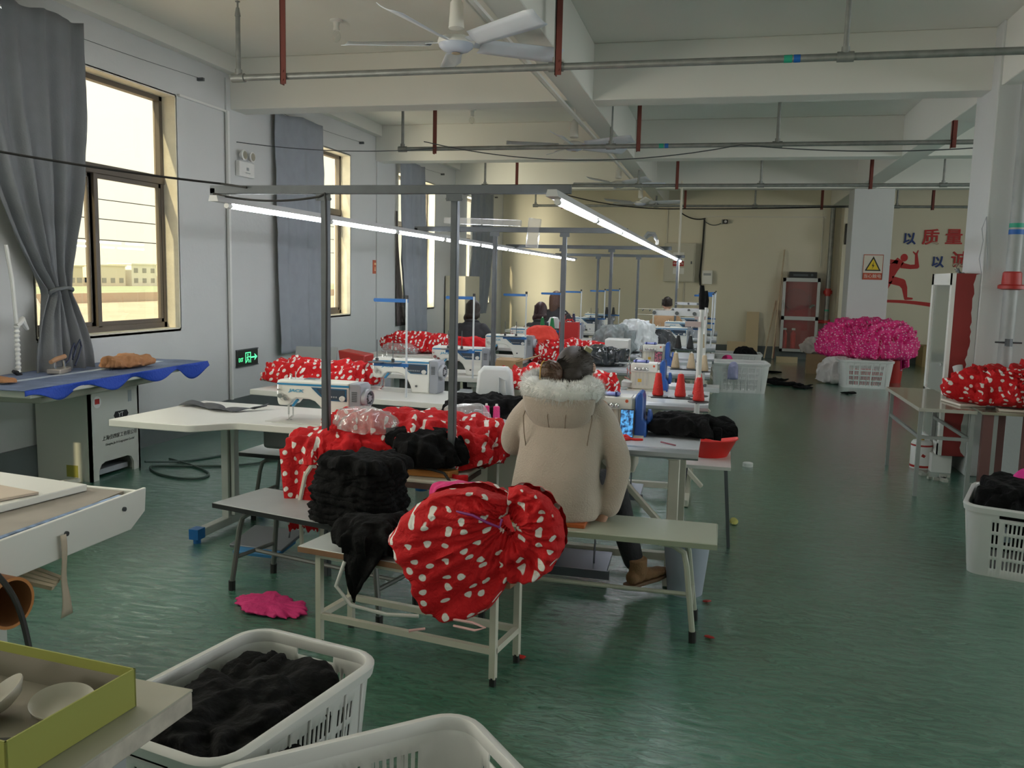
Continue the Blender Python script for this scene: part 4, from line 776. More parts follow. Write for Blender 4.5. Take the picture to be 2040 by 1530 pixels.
# near table with lime box
r = thing('corner_table', 'grey-white chipped table in the bottom left corner, holding the lime box', 'table', (-1.12, 1.63, 0), -.06)
b = MB(); b.bb(-1.0, -.9, .655, 0, 0, .66); b.build('top_sheet', mat('warm_grey_top', (.42, .40, .34), .4, var=.05), r); b = MB(); b.bb(-1.0, -.9, .61, 0, 0, .655); b.build('board_edge', mat('chipped_white_edge', (.50, .45, .40), .6, var=.25, vscale=18), r, bev=.004)
for (lx, ly) in ((-.9, -.1), (-.1, -.85), (-.9, -.85)): b = MB(); b.bb(lx, ly, 0, lx + .05, ly + .05, .61); b.build('leg', GREYM, r)
b = MB(); b.bb(-.15, -.15, 0, -.10, -.10, .61); b.build('leg', GREYM, r)
r = thing('box_lid', 'lime green box lid used as a tray, white dishes in it', 'box', (-1.19, 1.53, .661), -.09)
LIME, LIMED, INN = mat('lime_card', (.32, .33, .075), .65), mat('lime_card', (.3, .3, .1), .65), mat('grey_card_inside', (.30, .27, .23), .8)
L_, W_, Hh = .52, .32, .085; b = MB(); b.mat(0)
for (x0, y0, x1, y1) in ((-L_, -W_, 0, -W_ + .004), (-L_, -.004, 0, 0), (-L_, -W_, -L_ + .004, 0), (-.004, -W_, 0, 0)): b.bb(x0, y0, 0, x1, y1, Hh)
b.build('lid_walls', LIME, r); b = MB(); b.bb(-L_ + .004, -W_ + .004, .001, -.004, -.004, .004)
for (x0, y0, x1, y1) in ((-L_ + .004, -W_ + .004, -.004, -W_ + .0055), (-L_ + .004, -.0055, -.004, -.004), (-.0055, -W_ + .004, -.004, -.004)): b.bb(x0, y0, .004, x1, y1, Hh - .022)
tag(b.build('grey_lining', INN, r), 'grey unprinted card inside')
def dish(label, loc, rr, tilt):
    r = thing('shallow_dish', label, 'dish', loc, 0, 'white dishes in the lime box lid'); b = MB(); b.lathe([(0, .002), (rr * .3, .0), (rr * .7, .008), (rr, .028), (rr * 1.01, .032), (rr * .97, .031), (rr * .68, .013), (rr * .3, .005), (0, .007)], n=40, cap=False); o = b.build('bowl', mat('dish_white', (.50, .47, .42), .25), r); r.rotation_euler = tilt; return r
dish('white shallow dish tilted against the back of the lime box', (-1.30, 1.44, .673), .062, (.12, .12, 0)); dish('white dish half out of frame in the lime box', (-1.415, 1.415, .685), .058, (.35, -.5, 0))
b = MB(); b.tube([(-1.36, 1.47, .70), (-1.345, 1.465, .69), (-1.35, 1.44, .675), (-1.36, 1.42, .672)], .005, 6); tag(b.build('metal_clip', DARKST), 'small dark metal clip between the two dishes', 'clip')
b = MB(); b.box((-1.345, 1.315, .672), (.05, .014, .006), (0, 0, .35)); tag(b.build('craft_knife', BLACKP), 'small dark knife lying in the lime box', 'knife')
b = MB(); b.tube([(-1.42 + .05 * t, 1.30 + .02 * math.sin(t * 5), .675) for t in [k / 8 for k in range(9)]], .006, 6); tag(b.build('curled_bag', BAGM), 'crumpled clear wrapper in the lime box', 'wrapper')

# right-hand work tables, hydrant cabinet, standpipe
r = thing('folding_table', 'square-legged table with brownish glossy top beside the red hydrant cabinet', 'table', (1.50, 7.05, 0), .0); z = .69
GT = mat('glossy_brown_top', (.30, .27, .20), .12, var=.3, vscale=3)
b = MB(); b.bb(0, 0, z - .018, .40, 1.4, z); b.build('top', GT, r); b = MB(); b.bb(-.004, -.004, z - .025, .404, 0, z + .001); b.bb(-.004, 0, z - .025, 0, 1.4, z + .001); b.build('edge_strip', mat('grey_edge', (.40, .38, .33), .4), r)
LG = mat('grey_table_leg', (.30, .31, .30), .45, .4)
for (lx, ly, sx) in ((.02, .03, 1), (.38, .03, 0), (.02, 1.2, 1), (.38, 1.2, 0)): b = MB(); b.bb(lx - .014, ly - .014, 0, lx + .014, ly + .014, z - .02); b.build('leg', LG, r)
b = MB(); b.bb(.02, .02, .45, .38, .04, .475); b.bb(.01, .03, .45, .03, 1.2, .475); b.bb(.37, .03, .45, .39, 1.2, .475); b.build('rail', LG, r)
r = thing('dark_stool_table', 'reddish-brown legged table under the red spotted heap at the right edge', 'table', (1.93, 7.02, 0)); 
b = MB(); b.bb(0, 0, .67, .9, .8, .69); b.build('top', GT, r); RB = mat('red_brown_leg', (.14, .06, .055), .5)
for (lx, ly) in ((.02, .03), (.30, .03), (.30, .7), (.85, .03)): b = MB(); b.bb(lx, ly, 0, lx + .07, ly + .05, .67); b.build('leg', RB, r)
b = MB(); b.bb(.09, .03, .0, .12, .05, .67); b.build('grey_post', LG, r)
b = MB(); b.box((1.90, 7.45, .70), (.20, .34, .02), (0, 0, .2)); b.box((2.2, 7.16, .70), (.26, .16, .02), (0, 0, -.1)); tag(b.build('flat_tray', CREAMP, bev=.006), 'pale flat trays under the red spotted heap', 'tray')
r = thing('hydrant_cabinet', 'red hydrant cabinet with peeling side and narrow glass door on the near column', 'fire cabinet', (1.91, 8.02, .16)); 
RH = mat('hydrant_red', (.24, .022, .02), .45, var=.12, vscale=2)
b = MB(); b.bb(0, 0, 0, .185, .74, 1.57); b.build('body', RH, r, bev=.004)
b = MB()
for (y0, z0, y1, z1) in ((0, 0, .74, .10), (0, 1.47, .74, 1.57), (0, 0, .07, 1.57), (.67, 0, .74, 1.57), (0, .42, .74, .52)): b.bb(-.028, y0, z0, 0, y1, z1)
d = b.build('door', WHITEM, r); b = MB(); b.bb(-.012, .07, .52, -.008, .67, 1.47); b.bb(-.012, .07, .1, -.008, .67, .42); b.build('pane', mat('greenish_glass', (.26, .28, .25), .08), d, smooth=0); b = MB(); b.cyl((-.04, .12, .78), (-.028, .12, .78), .015, n=10); b.build('knob', CHROME, d)
b = MB(); random.seed(5)
pl = [(.187, 0)] + [(.15 - .05 * abs(fbm((0, zz * 3, 1))) + .02 * fbm((2, zz * 14, 4)), zz) for zz in [k * .04 for k in range(1, 40)]] + [(.187, 1.57)]
b.prism(pl, -.0015, .0, 'y'); tag(b.build('peeled_patch', mat('peeled_white', (.50, .52, .50), .6), r, smooth=0), 'white patch where the red has peeled off'); b = MB(); b.bb(-.03, -.002, 0, -.0, 0, 1.57); b.build('white_frame_edge', WHITEM, r)
b = MB(); b.bb(-.06, .05, -.16, .10, .5, .0); b.build('white_foot_panel', WHITEM, r)
b = MB()
for k in range(7): a = k * .9; b.tube([(.04 + .02 * k, .1 + .05 * k, 1.575), (.02 + .02 * k + .03 * math.cos(a), .15 + .05 * k, 1.60 + .02 * math.sin(a)), (.08 + .012 * k, .22 + .04 * k, 1.575)], .004, 5)
b.build('loose_wires', DARKST, r)
r = thing('water_valve_pipe', 'grey bent pipe with red valve behind the table at the foot of the near column', 'pipe', (1.99, 7.95, .93)); b = MB(); b.tube([(-.03, .0, .02), (-.02, -.02, -.03), (.03, -.03, -.06), (.16, -.03, -.06)], .04, 14); b.build('elbow', mat('grey_pvc', (.50, .53, .53), .35), r); b = MB(); b.cyl((.16, -.03, -.06), (.26, -.03, -.06), .035, n=14); b.cyl((.2, -.06, -.06), (.2, -.14, .02), .012, n=8); b.bar((.14, -.14, .05), (.30, -.14, -.05), .02, .015); b.build('valve', REDP, r)
r = thing('standpipe', 'thick grey standpipe with red flange on the near column at the right edge', 'pipe', (2.30, 7.90, 0)); b = MB(); b.cyl((0, 0, 0), (0, 0, CZ), .055, n=20); b.build('pipe', mat('pvc_pipe', (.36, .38, .38), .4, var=.1), r)
b = MB(); b.lathe([(.06, 0), (.10, .01), (.10, .035), (.085, .045), (.075, .045), (.07, .14), (.06, .15)], (0, 0, 1.60), 20); tag(b.build('flange', REDP, r), 'red flange'); b = MB(); b.cyl((0, 0, 2.05), (0, 0, 2.09), .056, n=20); b.build('tape_band', BANDB, r); b = MB(); b.cyl((0, 0, 2.105), (0, 0, 2.14), .056, n=20); b.build('tape_band', BANDG, r)
b = MB(); b.cyl((-.1, -.06, 1.17), (.1, -.06, 1.17), .008, n=6); b.cyl((0, -.07, 1.14), (0, -.07, 1.2), .03, n=8); b.build('clamp', DARKST, r)
tubeobj('cable', [(2.09, 7.97, 1.72), (2.06, 7.97, 1.85), (2.08, 7.98, 2.0), (2.06, 7.97, 2.1), (2.09, 7.98, 2.2), (2.12, 7.98, 1.9), (2.13, 7.98, 1.75)], .004, GREYM, 'thin grey wires rising from the top of the red hydrant cabinet', 'cable')
r = thing('paint_can', 'white can with red bands and brass fitting, on the floor under the right table', 'can', (1.80, 8.25, 0)); b = MB(); b.lathe([(.09, 0), (.09, .22), (.075, .245), (.03, .25)], n=24); b.build('body', WHITEP, r); b = MB(); b.cyl((0, 0, .01), (0, 0, .03), .0915, n=24); b.cyl((0, 0, .20), (0, 0, .215), .0915, n=24); b.box((0, -.09, .12), (.03, .004, .025), (0, .5, 0)); b.build('red_band', REDP, r)
b = MB(); b.cyl((0, 0, .25), (0, 0, .29), .018, n=8); b.build('brass_valve', mat('brass', (.5, .3, .08), .35, .8), r); b = MB(); b.tube([(.02, 0, .28), (.07, -.02, .29), (.10, -.04, .24), (.1, -.04, .2)], .006, 6); b.build('hose', WHITEP, r)
# ------------------------------------------------------------------ lockstitch sewing machines
MW = mat('machine_white', (.78, .78, .74), .28); MG = mat('machine_grey', (.30, .32, .36), .4); LOGO = mat('logo_blue', (.10, .36, .55), .35); PANEL = mat('panel_dark', (.05, .07, .10), .2); PANELN = mat('panel_navy', (.02, .10, .20), .3)
def make_machine(label, lid=True):
    r = thing('sewing_machine', label, 'sewing machine', (0, 0, 0), 0, 'white and blue lockstitch sewing machines')
    P = [(-.045, .115), (-.055, .15), (-.055, .275), (-.04, .292), (.40, .292), (.40, .0), (.26, .0), (.25, .06), (.225, .115), (.185, .155), (.15, .168), (.07, .168), (.045, .15), (.02, .115)]
    b = MB(); b.prism(P, -.065, .075, 'y'); b.build('machine_body', MW, r, bev=.012, seg=3)
    b = MB(); b.prism([(-.048, .258), (.10, .258), (.40, .262), (.40, .276), (.10, .272), (-.048, .270)], -.0675, -.066, 'y'); tag(b.build('blue_stripe', TEAL, r, smooth=0), 'blue stripe along the arm')
    b = MB(); b.prism([(.165, .252), (.385, .252), (.385, .168), (.255, .168), (.215, .20)], -.069, -.0655, 'y'); pn = b.build('control_panel', PANELN, r, smooth=0)
    b = MB(); b.prism([(.20, .244), (.375, .244), (.375, .176), (.262, .176), (.232, .204)], -.0705, -.069, 'y'); b.build('display', PANEL, pn, smooth=0)
    b = MB()
    for i in range(7): b.bb(.235 + i * .014, -.0712, .19, .243 + i * .014, -.0705, .2)
    b.build('button_row', GREYM, pn, smooth=0)
    b = MB(); b.lathe([(.018, 0), (.018, -.008), (.010, -.009), (.010, -.006), (0, -.006)], (.362, -.07, .188), 20, 'y'); b.build('dial', WHITEP, pn)
    b = MB(); b.prism([(.40, .0), (.455, .0), (.47, .02), (.47, .27), (.455, .288), (.40, .29)], -.062, .072, 'y'); gh = tag(b.build('motor_cover', MG, r, bev=.006), 'grey motor cover')
    b = MB(); b.lathe([(.062, 0), (.062, .022), (.05, .03), (.048, .018), (.02, .018), (.02, .028), (0, .028)], (.47, .0, .19), 28, 'x'); hw = b.build('handwheel', mat('wheel_grey', (.38, .40, .44), .35), r)
    b = MB()
    for i in range(10): a = 2 * PI * i / 10; b.box((.492, .034 * math.cos(a), .19 + .034 * math.sin(a)), (.006, .012, .012))
    b.build('wheel_slots', DARKST, hw)
    b = MB()
    for i in range(6): b.bb(.415, -.0645, .17 + i * .012, .445, -.062, .176 + i * .012)
    b.build('vent_grille', DARKST, gh, smooth=0)
    b = MB(); b.cyl((.30, -.066, .06), (.30, -.069, .06), .009, n=12); b.build('oil_window', DARKST, r)
    b = MB(); b.prism([(-.058, .12), (-.05, .118), (-.05, .28), (-.06, .27)], -.05, .06, 'y'); b.build('face_plate', CHROME, r)
    b = MB(); b.cyl((-.01, -.01, .12), (-.01, -.01, .045), .006, n=8); b.cyl((-.01, -.01, .05), (-.01, -.01, .004), .0025, n=6); b.cyl((.006, .012, .12), (.006, .012, .03), .005, n=8); b.build('needle_bar', CHROME, r)
    b = MB(); b.bar((.004, .012, .032), (-.008, -.02, .006), .012, .008); b.bb(-.02, -.03, .001, .004, .01, .007); b.build('presser_foot', CHROME, r)
    b = MB(); b.cyl((-.02, -.066, .185), (-.02, -.09, .185), .016, n=14); b.cyl((.01, -.066, .165), (.01, -.082, .165), .012, n=14); b.cyl((-.035, -.066, .225), (-.035, -.085, .225), .006, n=8); b.tube([(-.04, -.075, .26), (-.04, -.08, .2), (-.02, -.082, .16), (-.01, -.03, .13)], .002, 5); b.build('tension_dials', CHROME, r)
    b = MB(); b.bar((.075, -.055, .16), (.045, -.055, .115), .012, .02, (0, 1, 0)); tag(b.build('blue_lever', TEAL, r), 'blue knee lever'); 
    b = MB(); b.cyl((.0, 0, .29), (.0, 0, .315), .01, .006, 10); b.cyl((.03, .0, .29), (.03, 0, .345), .003, n=6); b.bb(.10, -.03, .29, .17, .03, .302); b.build('top_fittings', CHROME, r)
    text('JACK', .026, (.07, -.0672, .222), (PI / 2, 0, 0), LOGO, r, name='logo_lettering', ext=.0006, sx=1.5, shear=.2, offset=.001)
    b = MB(); b.bb(-.12, -.085, .0005, .45, .095, .003); b.build('bed_plate', mat('bed_grey', (.60, .60, .56), .3), r)
    return r
mach = [((-2.40, 4.50), -.03, 'white sewing machine on the front table, behind the left post of the nearest rack'), ((-2.44, 5.99), -.06, 'white sewing machine on the second left table, full side visible between the rack posts'),
 ((-2.40, 7.22), 0, 'white sewing machine on the third left table, partly behind the rack post'), ((-2.42, 9.05), 0, 'white sewing machine on the fourth left table, before the charcoal jacket'),
 ((-2.50, 10.5), 0, 'white sewing machine on the fifth left table, green cones on its stand'), ((-2.42, 12.4), 0, 'white sewing machine on the sixth left table'), ((-2.4, 14.15), 0, 'white sewing machine on the seventh left table'), ((-2.4, 15.8), 0, 'farthest white sewing machine of the left row'),
 ((-.84, 11.85), 0, 'white sewing machine on the fifth silver-edged table, nearest of three lined up at right'), ((-.80, 13.6), 0, 'white sewing machine on the sixth silver-edged table, middle of three lined up at right'), ((-.80, 15.4), 0, 'white sewing machine on the farthest silver-edged table, last of three lined up at right')]
m0 = make_machine(mach[0][2]); m0.location = (*mach[0][0], .75); m0.rotation_euler = (0, 0, mach[0][1]); m0.scale = (1, 1, .84)
for p, a, l in mach[1:]: dup(m0, (*p, .75), a, l)

# thread stands
def make_stand(label):
    r = thing('thread_stand', label, 'thread stand', (0, 0, 0), 0, 'blue armed thread stands'); b = MB(); b.cyl((0, 0, 0), (0, 0, .70), .008, n=10); b.build('pole', mat('pole_white', (.62, .66, .70), .3, .3), r)
    b = MB(); b.cyl((0, 0, .69), (0, 0, .715), .012, n=10); b.build('pole_cap', BLACKP, r)
    b = MB(); b.bb(-.24, -.004, .665, .01, .004, .69); b.cyl((-.235, -.004, .678), (-.235, .004, .678), .012, n=10); b.build('upper_arm', BLUEP, r)
    b = MB(); b.bb(-.24, -.012, .215, .012, .012, .238); b.build('lower_arm', BLUEP, r)
    for x in (-.22, -.10):
        b = MB(); b.lathe([(.065, 0), (.065, .004), (.02, .010), (0, .010)], (x, 0, .239), 24); d = b.build('disc', DARKST, r); b = MB(); b.cyl((x, 0, .245), (x, 0, .27), .012, n=8); b.cyl((x, 0, .26), (x, 0, .40), .003, n=6); b.build('spindle', DARKST, d)
    return r
st = [((-2.13, 5.66), 0, 'blue-armed thread stand without cones behind the front sewing machine'), ((-2.02, 6.95), 0, 'blue-armed thread stand beside the third left machine'), ((-1.99, 8.8), 0, 'blue-armed thread stand beside the fourth left machine, in front of the worker in black'),
 ((-1.88, 10.2), 0, 'blue-armed thread stand with the green cones on the fifth left table'), ((-1.95, 12.15), 0, 'blue-armed thread stand on the sixth left table'), ((-1.86, 14.0), 0, 'blue-armed thread stand on the seventh left table'), ((-1.82, 15.68), 0, 'farthest blue-armed thread stand of the left row'),
 ((-.13, 11.9), 0, 'blue-armed thread stand at the end of the fifth silver-edged table'), ((-.12, 13.7), 0, 'blue-armed thread stand at the end of the sixth silver-edged table'), ((-.12, 15.5), 0, 'blue-armed thread stand at the end of the farthest silver-edged table')]
s0 = make_stand(st[0][2]); s0.location = (*st[0][0], .75)
for p, a, l in st[1:]: dup(s0, (*p, .75), a, l)
# cones of thread
THREAD = {}
def make_cone(label, m_, r0=.030, r1=.016, h=.115, group='thread cones'):
    key = (m_.name, r0, h)
    if key in THREAD: return dup(THREAD[key], label=label, group=group)
    r = thing('thread_cone', label, 'thread cone', (0, 0, 0), 0, group); b = MB(); prof = [(r0 - .003, 0)]
    for k in range(13): t = k / 12; prof.append((r0 + (r1 - r0) * t + .0012 * (k % 2), .004 + h * t))
    prof.append((r1 - .006, h + .008)); b.lathe(prof, n=24); b.build('thread', m_, r); b = MB(); b.cyl((0, 0, h), (0, 0, h + .02), r1 * .55, r1 * .4, 12); b.build('cone_tip', WHITEP, r); THREAD[key] = r; return r
TR, TB_, TG, TK, TN, TP = mat('red_thread', (.60, .02, .015), .6, bump=.4, bscale=150), mat('beige_thread', (.55, .43, .29), .65, bump=.4, bscale=150), mat('green_thread', (.01, .18, .05), .6, bump=.4, bscale=150), mat('black_thread', (.012, .012, .014), .6), mat('navy_thread', (.01, .015, .06), .6), mat('pink_thread', (.80, .05, .25), .6, bump=.4, bscale=150)
def cone_at(x, y, z, m_, l, g, **k): o = make_cone(l, m_, group=g, **k); o.location = (x, y, z)

# ------------------------------------------------------------------ overlock machines
def make_over(label):
    r = thing('overlock_machine', label, 'overlock machine', (0, 0, 0), 0, 'cream and blue overlock machines')
    CR = mat('overlock_cream', (.62, .59, .50), .3)
    b = MB(); b.prism([(-.02, .03), (.0, .01), (.255, .01), (.255, .255), (.0, .255), (-.02, .24)], -.06, .12, 'y'); b.build('machine_body', CR, r, bev=.012)
    b = MB(); b.prism([(-.02, .175), (.235, .175), (.235, .258), (.0, .262), (-.02, .245)], -.085, .10, 'y'); b.build('tension_head', mat('overlock_white', (.72, .71, .66), .25), r, bev=.010)
    b = MB()
    b.bb(.0, -.075, .262, .15, -.01, .285); h = tag(b.build('top_handle', mat('lilac_blue', (.25, .28, .62), .25), r, bev=.012), 'lilac blue bar on top'); b = MB(); b.bb(.02, -.08, .26, .032, -.005, .29); b.build('clamp', mat('navy_clamp', (.01, .03, .15), .4), h); b = MB(); b.bb(.12, -.08, .26, .132, -.005, .29); b.build('clamp', mat('navy_clamp', (.01, .03, .15), .4), h)
    for i in range(4):
        x = .03 + i * .035; b = MB(); b.lathe([(.016, 0), (.017, -.008), (.012, -.016), (.006, -.018), (.006, -.03), (0, -.03)], (x, -.086, .205), 16, 'y'); b.build('tension_dial', CHROME, r)
        b = MB(); b.bb(x - .008, -.064, .05, x + .008, -.060, .17); b.build('thread_guide', mat('guide_grey', (.55, .53, .47), .4), r)
    b = MB(); b.prism([(.255, .0), (.335, .0), (.335, .10), (.31, .12), (.31, .255), (.30, .285), (.283, .292), (.265, .285), (.255, .255)], -.075, .12, 'y'); tag(b.build('blue_end_housing', BLUED, r, bev=.010), 'deep blue end housing')
    b = MB(); b.lathe([(.055, 0), (.055, .02), (.03, .03), (0, .03)], (.335, .02, .12), 20, 'x'); b.build('handwheel', BLUED, r)
    b = MB(); b.bb(-.10, -.10, .07, .0, .05, .085); b.bb(-.11, -.03, .02, -.02, .05, .07); b.build('cloth_plate', WHITEM, r, bev=.005)
    b = MB(); b.cyl((-.03, -.02, .25), (-.03, -.02, .09), .006, n=8); b.cyl((-.055, -.03, .22), (-.055, -.03, .10), .005, n=8); b.bar((-.06, -.05, .20), (-.01, -.05, .15), .012, .01); b.cyl((-.04, -.03, .28), (-.04, -.03, .31), .008, n=8); b.bar((-.08, -.04, .12), (-.02, -.04, .09), .01, .01); b.sph((-.05, -.04, .24), .012, 8, 6); b.build('needle_mechanism', CHROME, r)
    b = MB(); b.cyl((.20, -.0872, .235), (.20, -.085, .235), .011, n=14); b.build('red_badge', mat('badge_red', (.6, .10, .04), .5), r); b = MB(); b.bb(.05, -.0645, .08, .085, -.063, .11); b.build('warning_sticker', mat('yellow_sticker', (.65, .40, .05), .5), r)
    b = MB(); b.bb(-.05, -.09, 0, .32, .13, .012); b.build('base_plate', CR, r)
    return r
ov = [((-.645, 4.76), 'nearest cream and blue overlock machine, phone leaning on it beside the cream coat'), ((-.655, 6.80), 'second cream and blue overlock machine, three red cones on the stand before it'), ((-.745, 8.82), 'third cream and blue overlock machine, with a dark red phone leaning on it')]
o0 = make_over(ov[0][1]); o0.location = (*ov[0][0], .75); o0.scale = (.82, .9, .84)
for p, l in ov[1:]: dup(o0, (*p, .75), 0, l)
# phones
def phone(label, loc, scr):
    r = thing('phone', label, 'phone', loc, 0, 'phones leaning on the machines'); r.rotation_euler = (-.12, 0, 0)
    b = MB(); b.bb(-.038, 0, 0, .038, .009, .155); b.build('case', BLACKP, r, bev=.004); b = MB(); b.bb(-.034, -.0008, .005, .034, .0, .15); b.build('screen', scr, r, smooth=0)
def screen_mat(name, c1, c2, sc_, st_):
    M = bpy.data.materials.new(name); M.use_nodes = True; t = M.node_tree; bb = t.nodes['Principled BSDF']; co = t.nodes.new('ShaderNodeTexCoord'); n = t.nodes.new('ShaderNodeTexNoise'); n.inputs['Scale'].default_value = sc_; n.inputs['Detail'].default_value = 5
    t.links.new(co.outputs['Object'], n.inputs[0]); r = t.nodes.new('ShaderNodeValToRGB'); r.color_ramp.elements[0].position = .42; r.color_ramp.elements[1].position = .58; r.color_ramp.elements[0].color = (*c1, 1); r.color_ramp.elements[1].color = (*c2, 1)
    t.links.new(n.outputs[0], r.inputs[0]); t.links.new(r.outputs[0], bb.inputs['Emission Color']); bb.inputs['Emission Strength'].default_value = st_; bb.inputs['Base Color'].default_value = (.01, .01, .01, 1); bb.inputs['Roughness'].default_value = .1; return M
phone('phone showing a bright blue picture, leaning on the nearest overlock machine', (-.475, 4.655, .751), screen_mat('phone_picture_blue', (.02, .04, .10), (.10, .38, .75), 45, .9))
phone('dark phone with a dim reddish picture, leaning on the third overlock machine', (-.60, 8.70, .751), screen_mat('phone_picture_red', (.01, .01, .02), (.30, .05, .10), 60, .6))
b = MB(); b.tube([(-.50, 4.62, .756), (-.47, 4.60, .765), (-.45, 4.585, .76), (-.49, 4.55, .758), (-.50, 4.45, .755), (-.505, 4.405, .745), (-.505, 4.40, .70)], [.010, .016, .012, .009, .008, .008, .008], 8); b.tube([(-.49, 4.6, .76), (-.42, 4.58, .757), (-.38, 4.60, .755)], .007, 6); tag(b.build('red_ribbon', REDB), 'red ribbon knotted below the phone and hanging over the table edge', 'ribbon')
b = MB(); b.cyl((-.28, 4.56, .757), (-.20, 4.49, .757), .004, n=6); tag(b.build('seam_ripper', mat('dark_red_handle', (.2, .03, .05), .4)), 'thin dark red seam ripper on the nearest silver-edged table', 'tool')

# tall cone stands of the overlock machines
def make_cone_stand(label, arm='grey'):
    r = thing('cone_stand', label, 'thread stand', (0, 0, 0), 0, 'tall white cone stands'); PW = mat('stand_white', (.60, .61, .60), .35)
    b = MB(); b.cyl((0, 0, 0), (0, 0, .68), .0155, n=12); b.build('pole', PW, r); b = MB(); b.cyl((0, 0, .0), (0, 0, .02), .035, n=14); b.build('base_flange', DARKST, r)
    b = MB(); b.bb(-.28, -.012, .62, .02, -.006, .65); b.build('upper_arm', mat('arm_grey_white', (.55, .57, .60), .35), r); 
    for x in (-.27, -.14, -.04): b = MB(); b.lathe([(.011, 0), (.011, -.006), (.004, -.006)], (x, -.012, .635), 12, 'y'); b.build('thread_eye', DARKST, r)
    b = MB(); b.tube([(0, 0, .66), (0.0, 0, .72), (-.005, 0, .80)], [.016, .02, .012], 10); tag(b.build('black_sleeve', BLACKC, r), 'black cloth sleeve on the pole top')
    b = MB(); b.bb(-.09, -.02, .56, .0, .01, .59); b.build('clamp_block', mat('pinkish_block', (.42, .33, .32), .5), r)
    b = MB(); b.cyl((-.27, 0, .135), (.03, 0, .135), .006, n=6); b.cyl((0, -.16, .135), (0, .12, .135), .006, n=6); b.build('cross_rods', DARKST, r)
    for (x, y) in ((-.23, 0), (-.10, 0), (.01, -.15), (.0, .11)):
        b = MB(); b.lathe([(.06, .14), (.06, .144), (.015, .148), (0, .148)], (x, y, 0), 24); d = b.build('disc', DARKST, r)
    return r
cs = [((-.115, 5.12), 'tall white cone stand with red cones, right end of the nearest silver-edged table'), ((-.13, 7.35), 'tall white cone stand with beige cones, on the second silver-edged table'), ((-.22, 9.6), 'third tall white cone stand, with black cones')]
c0 = make_cone_stand(cs[0][1]); c0.location = (*cs[0][0], .785); 
for p, l in cs[1:]: dup(c0, (*p, .735), 0, l)
b = MB(); b.bb(-.50, 5.05, .745, .02, 5.30, .785); tag(b.build('stand_shelf', TOPB, bev=.004), 'short shelf board carrying the red cones behind the nearest overlock machine', 'shelf')
for (lx, ly) in ((-.45, 5.1), (-.03, 5.26)): pass
b = MB(); b.bb(-.20, 5.06, .0, -.16, 5.12, .745); o = b.build('support_post', CREAMP); o.parent = bpy.data.objects['stand_shelf']
o = bpy.data.objects['stand_shelf']
dup(o, (-.01, 2.23, -.05), None, 'short shelf board carrying the beige cones behind the second overlock machine'); dup(o, (-.10, 4.48, -.05), None, 'short shelf board carrying the black cones behind the third overlock machine')
for k, (dx, dy, n_) in enumerate(((-.23, 0, 'red thread cone farthest left on the stand before the second overlock machine'), (-.10, 0, 'red thread cone in the middle of the stand before the second overlock machine'), (.01, -.15, 'red thread cone nearest the camera on the tall stand'), (0, .11, 'red thread cone half hidden behind the nearest red cone'))):
    cone_at(-.115 + dx, 5.12 + dy, .934, TR, n_, 'red thread cones', r0=.033, h=.125)
for (x, y, n_) in ((-.36, 7.35, 'beige thread cone farthest left on the second tall stand'), (-.23, 7.35, 'beige thread cone in the middle of the second tall stand'), (-.12, 7.20, 'beige thread cone nearest on the second tall stand'), (-.13, 7.46, 'beige thread cone behind the pole of the second tall stand')): cone_at(x, y, .884, TB_, n_, 'beige thread cones', r0=.036, h=.12)
for (x, y, n_) in ((-.45, 9.6, 'black thread cone farthest left on the third tall stand'), (-.32, 9.6, 'black thread cone beside the pole of the third tall stand'), (-.21, 9.45, 'black thread cone nearest on the third tall stand')): cone_at(x, y, .884, TK, n_, 'black thread cones', r0=.04, h=.13)
cone_at(-.14, 6.8, 1.10, TB_, 'beige spool hanging high by the second tall stand', 'spools on the second silver-edged table', r0=.022, h=.1)
bpy.data.objects[-1] if False else None
b = MB(); b.cyl((-.14, 6.8, .75), (-.14, 6.8, 1.10), .004, n=6); tag(b.build('spindle_rod', STEEL), 'thin rod holding up the beige spool', 'rod')
cone_at(-2.10, 10.2, .999, TG, 'green thread cone at left in front of the seated worker', 'green thread cones', r0=.034, h=.13); cone_at(-1.98, 10.2, .999, TG, 'green thread cone at right in front of the seated worker', 'green thread cones', r0=.034, h=.13)
cone_at(-1.87, 10.35, 1.06, TR, 'red thread cone beside the green cones', 'cones on the fifth table'); b = MB(); b.cyl((-1.87, 10.35, .75), (-1.87, 10.35, 1.06), .004, n=6); tag(b.build('spindle_rod', STEEL), 'thin rod under the red cone beside the green cones', 'rod')
cone_at(-2.17, 12.15, .999, TK, 'small dark thread cone left on the sixth table stand', 'dark cones'); cone_at(-2.05, 12.15, .999, TN, 'navy thread cone on the sixth table stand', 'dark cones')
cone_at(-1.92, 15.68, .999, TK, 'small black thread cone on the farthest left stand', 'dark cones'); cone_at(-2.04, 15.68, .999, TK, 'black thread cone farthest left on the last stand', 'dark cones')
cone_at(-1.335, 4.90, .751, TP, 'pink thread cone nearer the red heap at the left end of the front silver-edged table', 'pink thread cones', r0=.020, r1=.017, h=.085); cone_at(-1.265, 4.87, .751, TP, 'pink thread cone farther from the red heap on the front silver-edged table', 'pink thread cones', r0=.021, r1=.018, h=.09)
